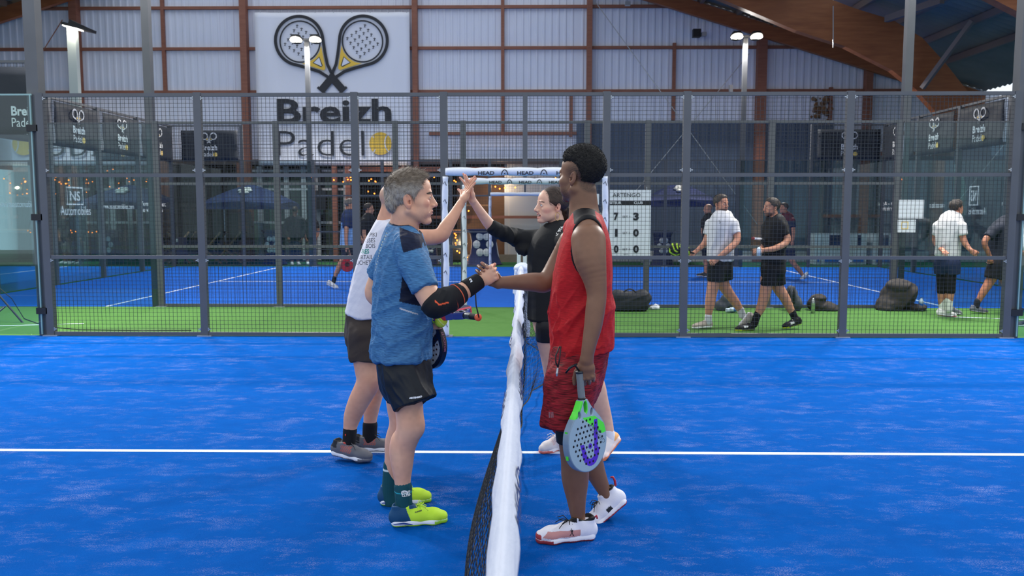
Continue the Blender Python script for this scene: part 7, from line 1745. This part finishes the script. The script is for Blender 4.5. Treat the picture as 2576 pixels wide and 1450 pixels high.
# walker in black
Y = 10.96
t, so, hp = person_bg('man in black T-shirt and shorts walking left beside the white-shirted walker', Y, 200, (1941, 522, 1.0, 190), 'c48b70', '3f3630',
    [(552, 1932, 1964, 0.11), (568, 1922, 1978, 0.165), (600, 1918, 1982, 0.165), (630, 1917, 1974, 0.155), (662, 1918, 1973, 0.16)], '17181b',
    [dict(rows=[(1968, 570, 10, 10.86), (1980, 606, 8.5, 10.8), (1950, 625, 7.5, 10.72), (1918, 630, 5.5, 10.7)], palm=(0, 0.6, -0.6), curl=(45, 50, 40)), dict(rows=[(1930, 572, 10, 11.1), (1926, 604, 8, 11.15), (1918, 622, 6.5, 10.95), (1912, 626, 5, 10.85)], palm=(0, -0.6, -0.6), curl=(45, 50, 40))],
    [[(1930, 700, 17, 10.9), (1928, 722, 15, 10.9), (1921, 752, 13, 10.9), (1914, 775, 11.5, 10.9), (1905, 795, 8, 10.9), (1897, 818, 7.5, 10.9)], [(1955, 700, 17, 11.05), (1957, 722, 15, 11.05), (1974, 750, 12.5, 11.05), (1985, 772, 10.5, 11.05), (1995, 792, 7.5, 11.05), (2004, 812, 7, 11.05)]],
    ([(652, 1918, 1973, 0.15), (680, 1916, 1974, 0.165)], [[(1936, 680, 22, 10.9), (1934, 718, 21, 10.9)], [(1952, 680, 22, 11.05), (1955, 717, 20, 11.05)]], '141518'),
    [((1898, 830, 10.9), (1856, 828, 10.85), Z1, '1a1b1f', '22242a', 'c8d83a', [(lambda a, y, z: (a > 0.4) & (a < 0.6) & (z > 0.04) & (z < 0.07), 'd8d8dc')]), ((2016, 815, 11.05), (1966, 828, 11.0), (0.3, 0, 0.95), '1a1b1f', '22242a', 'c8d83a', [(lambda a, y, z: (a > 0.4) & (a < 0.6) & (z > 0.04) & (z < 0.07), 'd8d8dc')])],
    beard='5a463c', sock=[([(1906, 790, 8.5, 10.9), (1897, 816, 8.5, 10.9)], '15161a'), ([(1993, 786, 8.5, 11.05), (2004, 810, 8, 11.05)], '15161a')], neck=(1948, 552))
pg = thing('padel_racket', 'white-taped racket handle poking forward from the arm of the black-shirted walker', 'racket', P(1900, 600, 10.8)); MB().tube([P(1895, 600, 10.75), P(1914, 602, 10.85)], 0.017, 10).build('grip', MATS['white'], pg, True); MB().tube([P(1914, 602, 10.85), P(1930, 610, 10.93)], [0.02, 0.03], 10).build('throat', MATS['ink'], pg, True); MB().tube([P(1893, 600, 10.74), P(1896, 600, 10.75)], 0.02, 10).build('butt_cap', mat('cap_red', 'a03030', 0.5), pg, True)
pt = thing('drink_bottle', 'small clear bottle in the hands of the black-shirted walker', 'bottle', P(1907, 640, 10.68)); MB().tube([P(1909, 644, 10.66), P(1909, 628, 10.66), P(1909, 622, 10.66)], [0.03, 0.03, 0.012], 12).build('body', MATS['bottle_plastic'], pt, True)
# man seen from behind
Y = 12.4
person_bg('man in white T-shirt and navy shorts standing at the right with his back to us', Y, 35, (2406, 524, 0.98, 20), 'b98068', '2e2622',
    [(551, 2378, 2416, 0.11), (568, 2358, 2424, 0.17), (600, 2354, 2420, 0.165), (625, 2355, 2416, 0.16), (645, 2353, 2413, 0.165)], 'd6d4d6',
    [dict(rows=[(2418, 570, 9, 12.25), (2425, 606, 7.5, 12.2), (2435, 622, 6, 12.15), (2442, 630, 4.6, 12.1)], dir=(0.7, -0.2, -0.6)), dict(rows=[(2360, 570, 9, 12.5), (2353, 604, 7.5, 12.55), (2362, 622, 6, 12.4), (2372, 630, 5, 12.2)])],
    [[(2370, 690, 13, 12.4), (2370, 735, 11, 12.4), (2369, 760, 8.5, 12.4), (2370, 785, 6, 12.4)], [(2392, 690, 13, 12.3), (2390, 735, 10.5, 12.3), (2388, 758, 8.5, 12.3), (2387, 780, 6, 12.3)]],
    ([(640, 2355, 2411, 0.15), (665, 2354, 2413, 0.16)], [[(2372, 665, 20, 12.4), (2370, 690, 18, 12.4)], [(2394, 665, 19, 12.3), (2396, 690, 17, 12.3)]], '1d2a48'),
    [((2356, 793, 12.4), (2400, 795, 12.35), Z1, 'e4e0e2', 'e8e8ec', 'b04040'), ((2380, 784, 12.55), (2414, 786, 12.6), Z1, '7a7c84', 'c8c8cc')],
    sock=[([(2370, 752, 8.6, 12.4), (2370, 785, 7.5, 12.4)], 'dcdcd8'), ([(2388, 752, 8.2, 12.3), (2387, 780, 7.5, 12.3)], 'dcdcd8'), ([(2371, 688, 13.5, 12.4), (2370, 733, 11.5, 12.4)], '16171b'), ([(2391, 688, 13.5, 12.3), (2390, 733, 11, 12.3)], '16171b')], neck=(2397, 551))
# man leaning with dark glasses
Y = 12.9
t, so, hp = person_bg('man in dark clothes and black glasses striding right behind the right fence post', Y, 20, (2554, 536, 0.97, 8), 'a87058', '221c1a',
    [(560, 2512, 2548, 0.11), (578, 2496, 2546, 0.165), (605, 2491, 2538, 0.16), (630, 2490, 2532, 0.155), (652, 2488, 2528, 0.16)], '262b38',
    [dict(rows=[(2500, 580, 9, 12.75), (2477, 608, 7, 12.7), (2484, 632, 6, 12.7), (2490, 645, 4.6, 12.7)], dir=(0.1, 0, -1)), dict(rows=[(2535, 585, 9, 13.1), (2545, 612, 7, 13.1), (2560, 630, 6, 13.1), (2570, 635, 5, 13.1)])],
    [[(2500, 690, 14, 12.8), (2488, 712, 11, 12.8), (2472, 738, 9, 12.8), (2458, 765, 5.6, 12.8), (2455, 775, 6, 12.8)], [(2522, 690, 14, 13.0), (2532, 715, 11, 13.0), (2536, 745, 8, 13.0), (2536, 775, 6, 13.0)]],
    ([(645, 2488, 2530, 0.15), (668, 2486, 2534, 0.16)], [[(2504, 668, 19, 12.8), (2496, 700, 18, 12.8)], [(2520, 668, 19, 13.0), (2526, 700, 17, 13.0)]], '1b1d22'),
    [((2440, 784, 12.8), (2474, 790, 12.8), Z1, '6a6c78', '8a8c94', '9ac03a'), ((2532, 786, 13.0), (2566, 788, 13.0), Z1, '30343a', '4a8a90')],
    sock=[([(2459, 758, 6.8, 12.8), (2456, 772, 6.8, 12.8)], '202228')], neck=(2534, 560))
g_ = MB(); [g_.tube([hp(0.1, y * 0.012, 0.0), hp(0.104, y * 0.035, -0.004), hp(0.092, y * 0.062, 0.0)], [0.012, 0.016, 0.006], 8) for y in (-1, 1)]; g_.tube([hp(0.09, -0.064, 0.004), hp(0.02, -0.078, 0.006), hp(-0.02, -0.08, 0.0)], 0.003, 6)
g_.build('glasses', MATS['black'], t, True)
# partly out of frame
Y = 11.5
person_bg('person in white long sleeves and black shoes cut by the right frame edge', Y, 170, (2622, 515, 1.0, 190), 'b98068', '2e2622',
    [(548, 2604, 2640, 0.11), (566, 2590, 2650, 0.17), (600, 2588, 2648, 0.165), (655, 2586, 2646, 0.165)], 'd8dadf',
    [dict(rows=[(2594, 568, 11, 11.4), (2576, 606, 10, 11.3), (2590, 630, 8, 11.2), (2604, 640, 6, 11.15)]), dict(rows=[(2646, 568, 10, 11.65), (2652, 608, 8, 11.6), (2640, 640, 6, 11.5)])],
    [[(2604, 690, 16, 11.4), (2600, 750, 12, 11.4), (2598, 808, 7, 11.4)], [(2630, 690, 16, 11.6), (2634, 750, 12, 11.6), (2636, 806, 7, 11.6)]],
    ([(650, 2588, 2646, 0.15), (680, 2586, 2648, 0.16)], [[(2604, 680, 22, 11.4), (2600, 800, 14, 11.4)], [(2630, 680, 22, 11.6), (2635, 800, 14, 11.6)]], '22262c'),
    [((2604, 826, 11.4), (2556, 826, 11.35), Z1, '23272e', 'e4e4e8'), ((2640, 815, 11.6), (2596, 815, 11.6), Z1, '23272e', 'e4e4e8')], long_sleeve=True, legwear='long')
# farther ones, on the middle court and by the lounge
def maroon(P_, Y_):
    z = P_(1980, 556, Y_).z
    def f(V): C = np.tile(A(srgb('25304a')[:3]), (len(V), 1)); C[V[:, 2] > z] = A(srgb('5a2436')[:3]); return C
    return f
person_bg('man in navy shirt with maroon shoulders far behind the black-shirted walker', 19.5, 190, (1972, 524, 1.0, 195), 'b98068', '3a2e28', [(543, 1966, 1986, 0.1), (552, 1962, 1996, 0.17), (580, 1963, 1996, 0.16), (612, 1964, 1996, 0.16)], maroon,
    [dict(rows=[(1993, 556, 5.6, 19.35), (1996, 585, 4.6, 19.3), (1994, 608, 3.4, 19.3)], sleeve=0.55), dict(rows=[(1966, 556, 5.6, 19.7), (1962, 585, 4.6, 19.7), (1955, 600, 3.4, 19.6)])],
    [[(1988, 640, 8, 19.4), (1994, 660, 6.5, 19.4), (2012, 682, 5.5, 19.4), (2020, 694, 3.6, 19.4)], [(1974, 640, 8, 19.6), (1968, 668, 6.5, 19.6), (1962, 695, 3.8, 19.6)]],
    ([(605, 1964, 1996, 0.15), (620, 1964, 1998, 0.16)], [[(1988, 620, 11, 19.4), (1990, 646, 10, 19.4)], [(1974, 620, 11, 19.6), (1972, 646, 10, 19.6)]], '232c44'),
    [((2032, 692, 19.4), (2012, 708, 19.3), (0.6, 0, 0.8), 'c8ccd2', 'e4e4e8'), ((1972, 701, 19.6), (1948, 701, 19.6), Z1, 'c8ccd2', 'e4e4e8')], res=0.018)
person_bg('bald man in black polo far off, half hidden by the white-shirted walker', 20.0, 200, (1781, 526, 1.0, 190), 'c48b70', '6a5a50', [(544, 1774, 1792, 0.1), (553, 1768, 1800, 0.17), (580, 1768, 1799, 0.16), (614, 1768, 1798, 0.16)], '1a1c22',
    [dict(rows=[(1796, 556, 5.4, 19.85), (1800, 585, 4.4, 19.8), (1796, 608, 3.3, 19.7)]), dict(rows=[(1771, 556, 5.4, 20.15), (1768, 585, 4.4, 20.1), (1774, 606, 3.3, 20)])],
    [[(1790, 640, 8, 19.9), (1792, 665, 6, 19.9), (1794, 690, 3.7, 19.9)], [(1776, 640, 8, 20.1), (1776, 665, 6, 20.1), (1776, 690, 3.7, 20.1)]],
    ([(606, 1768, 1798, 0.15), (622, 1768, 1799, 0.16)], [[(1790, 622, 11, 19.9), (1791, 650, 9, 19.9)], [(1776, 622, 11, 20.1), (1776, 650, 9, 20.1)]], '22242a'),
    [((1796, 697, 19.9), (1776, 697, 19.9), Z1, '2a2c34', 'd8d8dc'), ((1780, 696, 20.1), (1762, 696, 20.1), Z1, '2a2c34', 'd8d8dc')], res=0.018, hairstyle='shaved')
def bluebody(P_, Y_):
    z = P_(875, 560, Y_).z
    def f(V):
        C = np.tile(A(srgb('86aede')[:3]), (len(V), 1)); C[(V[:, 2] > z)] = A(srgb('26345c')[:3]); C[(V[:, 1] < Y_ - 0.13) & (V[:, 2] > z - 0.12)] = A(srgb('26345c')[:3]); return C
    return f
t, so, hp = person_bg('man in light blue and navy shirt walking right with a red racket', 17.0, 15, (882, 515, 1.0, 8), 'c48b70', '6a625c', [(537, 870, 894, 0.1), (547, 860, 900, 0.17), (580, 858, 898, 0.17), (622, 856, 897, 0.17)], bluebody,
    [dict(rows=[(873, 549, 6.6, 16.85), (871, 585, 5.4, 16.8), (871, 612, 4.4, 16.8), (873, 624, 3.6, 16.8)], dir=(0, 0, -1), palm=(0, 1, 0), thumb=(1, 0, 0), sleeve=0.6), dict(rows=[(892, 551, 6.4, 17.15), (900, 585, 5.2, 17.2), (910, 605, 4, 17.2)])],
    [[(875, 640, 9.5, 16.9), (862, 656, 8, 16.9), (850, 680, 6.6, 16.9), (841, 700, 4.2, 16.9), (838, 712, 4.4, 16.9)], [(888, 640, 9.5, 17.1), (896, 668, 8, 17.1), (905, 695, 5, 17.1), (910, 715, 4.4, 17.1)]],
    ([(612, 858, 896, 0.15), (630, 858, 898, 0.16)], [[(872, 630, 12.5, 16.9), (868, 650, 11.5, 16.9)], [(888, 630, 12.5, 17.1), (892, 652, 11.5, 17.1)]], '20263a'),
    [((822, 716, 16.9), (846, 727, 16.85), (-0.3, 0, 0.95), 'd8d8dc', 'e8e8ec', None), ((905, 721, 17.1), (934, 721, 17.1), Z1, 'd8d8dc', 'e8e8ec')], res=0.015, sock=[([(842, 698, 5, 16.9), (839, 710, 5, 16.9)], '1c1e24')])
racket('red and black padel racket carried by the man in light blue on the middle court', A(P(875, 629, 16.78)), (-0.06, 0, -1), (1, 0.15, 0), body='b02030', rim='181a20', grip='1d1e22', res=0.006, detail=False, deco=[(lambda x, y, z, d: np.hypot(x, y - 0.3) < 0.05, '3a1016')])
person_bg('dark-haired man in black T-shirt further behind, right of the near fence post', 18.0, 10, (928, 526, 1.0, 5), 'c08a70', '3a2e28', [(547, 918, 938, 0.1), (556, 908, 944, 0.17), (590, 908, 942, 0.16), (622, 908, 942, 0.16)], '1b1c22',
    [dict(rows=[(918, 558, 6.2, 17.85), (916, 590, 5, 17.8), (922, 614, 3.8, 17.7)]), dict(rows=[(936, 558, 6.2, 18.15), (942, 590, 5, 18.2), (950, 610, 3.8, 18.1)])],
    [[(918, 640, 9, 17.9), (918, 675, 7, 17.9), (918, 705, 4.2, 17.9)], [(934, 640, 9, 18.1), (936, 675, 7, 18.1), (938, 705, 4.2, 18.1)]],
    ([(614, 909, 941, 0.15), (632, 909, 942, 0.16)], [[(918, 632, 12, 17.9), (918, 662, 11, 17.9)], [(934, 632, 12, 18.1), (936, 662, 11, 18.1)]], '22242c'),
    [((912, 714, 17.9), (940, 714, 17.9), Z1, 'd8d8dc', 'e8e8ec'), ((930, 712, 18.1), (957, 712, 18.1), Z1, 'd8d8dc', 'e8e8ec')], res=0.017)
for (lab, Yq, u0, top, bot, sk, hr_, vh, shc) in (('man in dark jacket and jeans standing with his back to us by the lounge', 24.3, 742, '1d2126', '2c3650', 'a87058', '3a2a24', 530, 'c8c8cc'), ('man in black T-shirt and beige shorts beside the dark jacket by the lounge', 24.5, 782, '1a1c20', '9a8a76', 'a87058', '2a2220', 535, 'e4e4e8')):
    k = 84 / 84.0; w_ = 20 if top == '1d2126' else 14
    person_bg(lab, Yq, 95, (u0, vh, 1.0, 95 if w_ == 20 else 10), sk, hr_, [(vh + 16, u0 - 8, u0 + 8, 0.1), (vh + 22, u0 - w_, u0 + w_, 0.14), (vh + 50, u0 - w_, u0 + w_, 0.14), (vh + 78, u0 - w_ + 1, u0 + w_ - 1, 0.14)], top,
        [dict(rows=[(u0 - w_ + 1, vh + 25, 5, Yq), (u0 - w_ - 4, vh + 48, 4.2, Yq), (u0 - w_ + 1, vh + 66, 3, Yq - 0.1)]), dict(rows=[(u0 + w_ - 1, vh + 25, 5, Yq), (u0 + w_ + 4, vh + 48, 4.2, Yq), (u0 + w_ - 1, vh + 66, 3, Yq - 0.1)])],
        [[(u0 - 7, vh + 90, 6.5, Yq), (u0 - 7, vh + 112, 5, Yq), (u0 - 7, vh + 128, 3.4, Yq)], [(u0 + 7, vh + 90, 6.5, Yq), (u0 + 7, vh + 112, 5, Yq), (u0 + 7, vh + 128, 3.4, Yq)]],
        ([(vh + 70, u0 - 13, u0 + 13, 0.13), (vh + 84, u0 - 13, u0 + 13, 0.14)], [[(u0 - 7, vh + 84, 8, Yq), (u0 - 7, vh + (124 if w_ == 20 else 100), 6.5, Yq)], [(u0 + 7, vh + 84, 8, Yq), (u0 + 7, vh + (124 if w_ == 20 else 100), 6.5, Yq)]], bot),
        [((u0 - 8, 666, Yq), (u0 - 6, 667, Yq - 0.3), Z1, shc, 'e4e4e8'), ((u0 + 7, 666, Yq), (u0 + 12, 667, Yq - 0.28), Z1, shc, 'e4e4e8')], res=0.02, long_sleeve=(w_ == 20), legwear='long' if w_ == 20 else None)
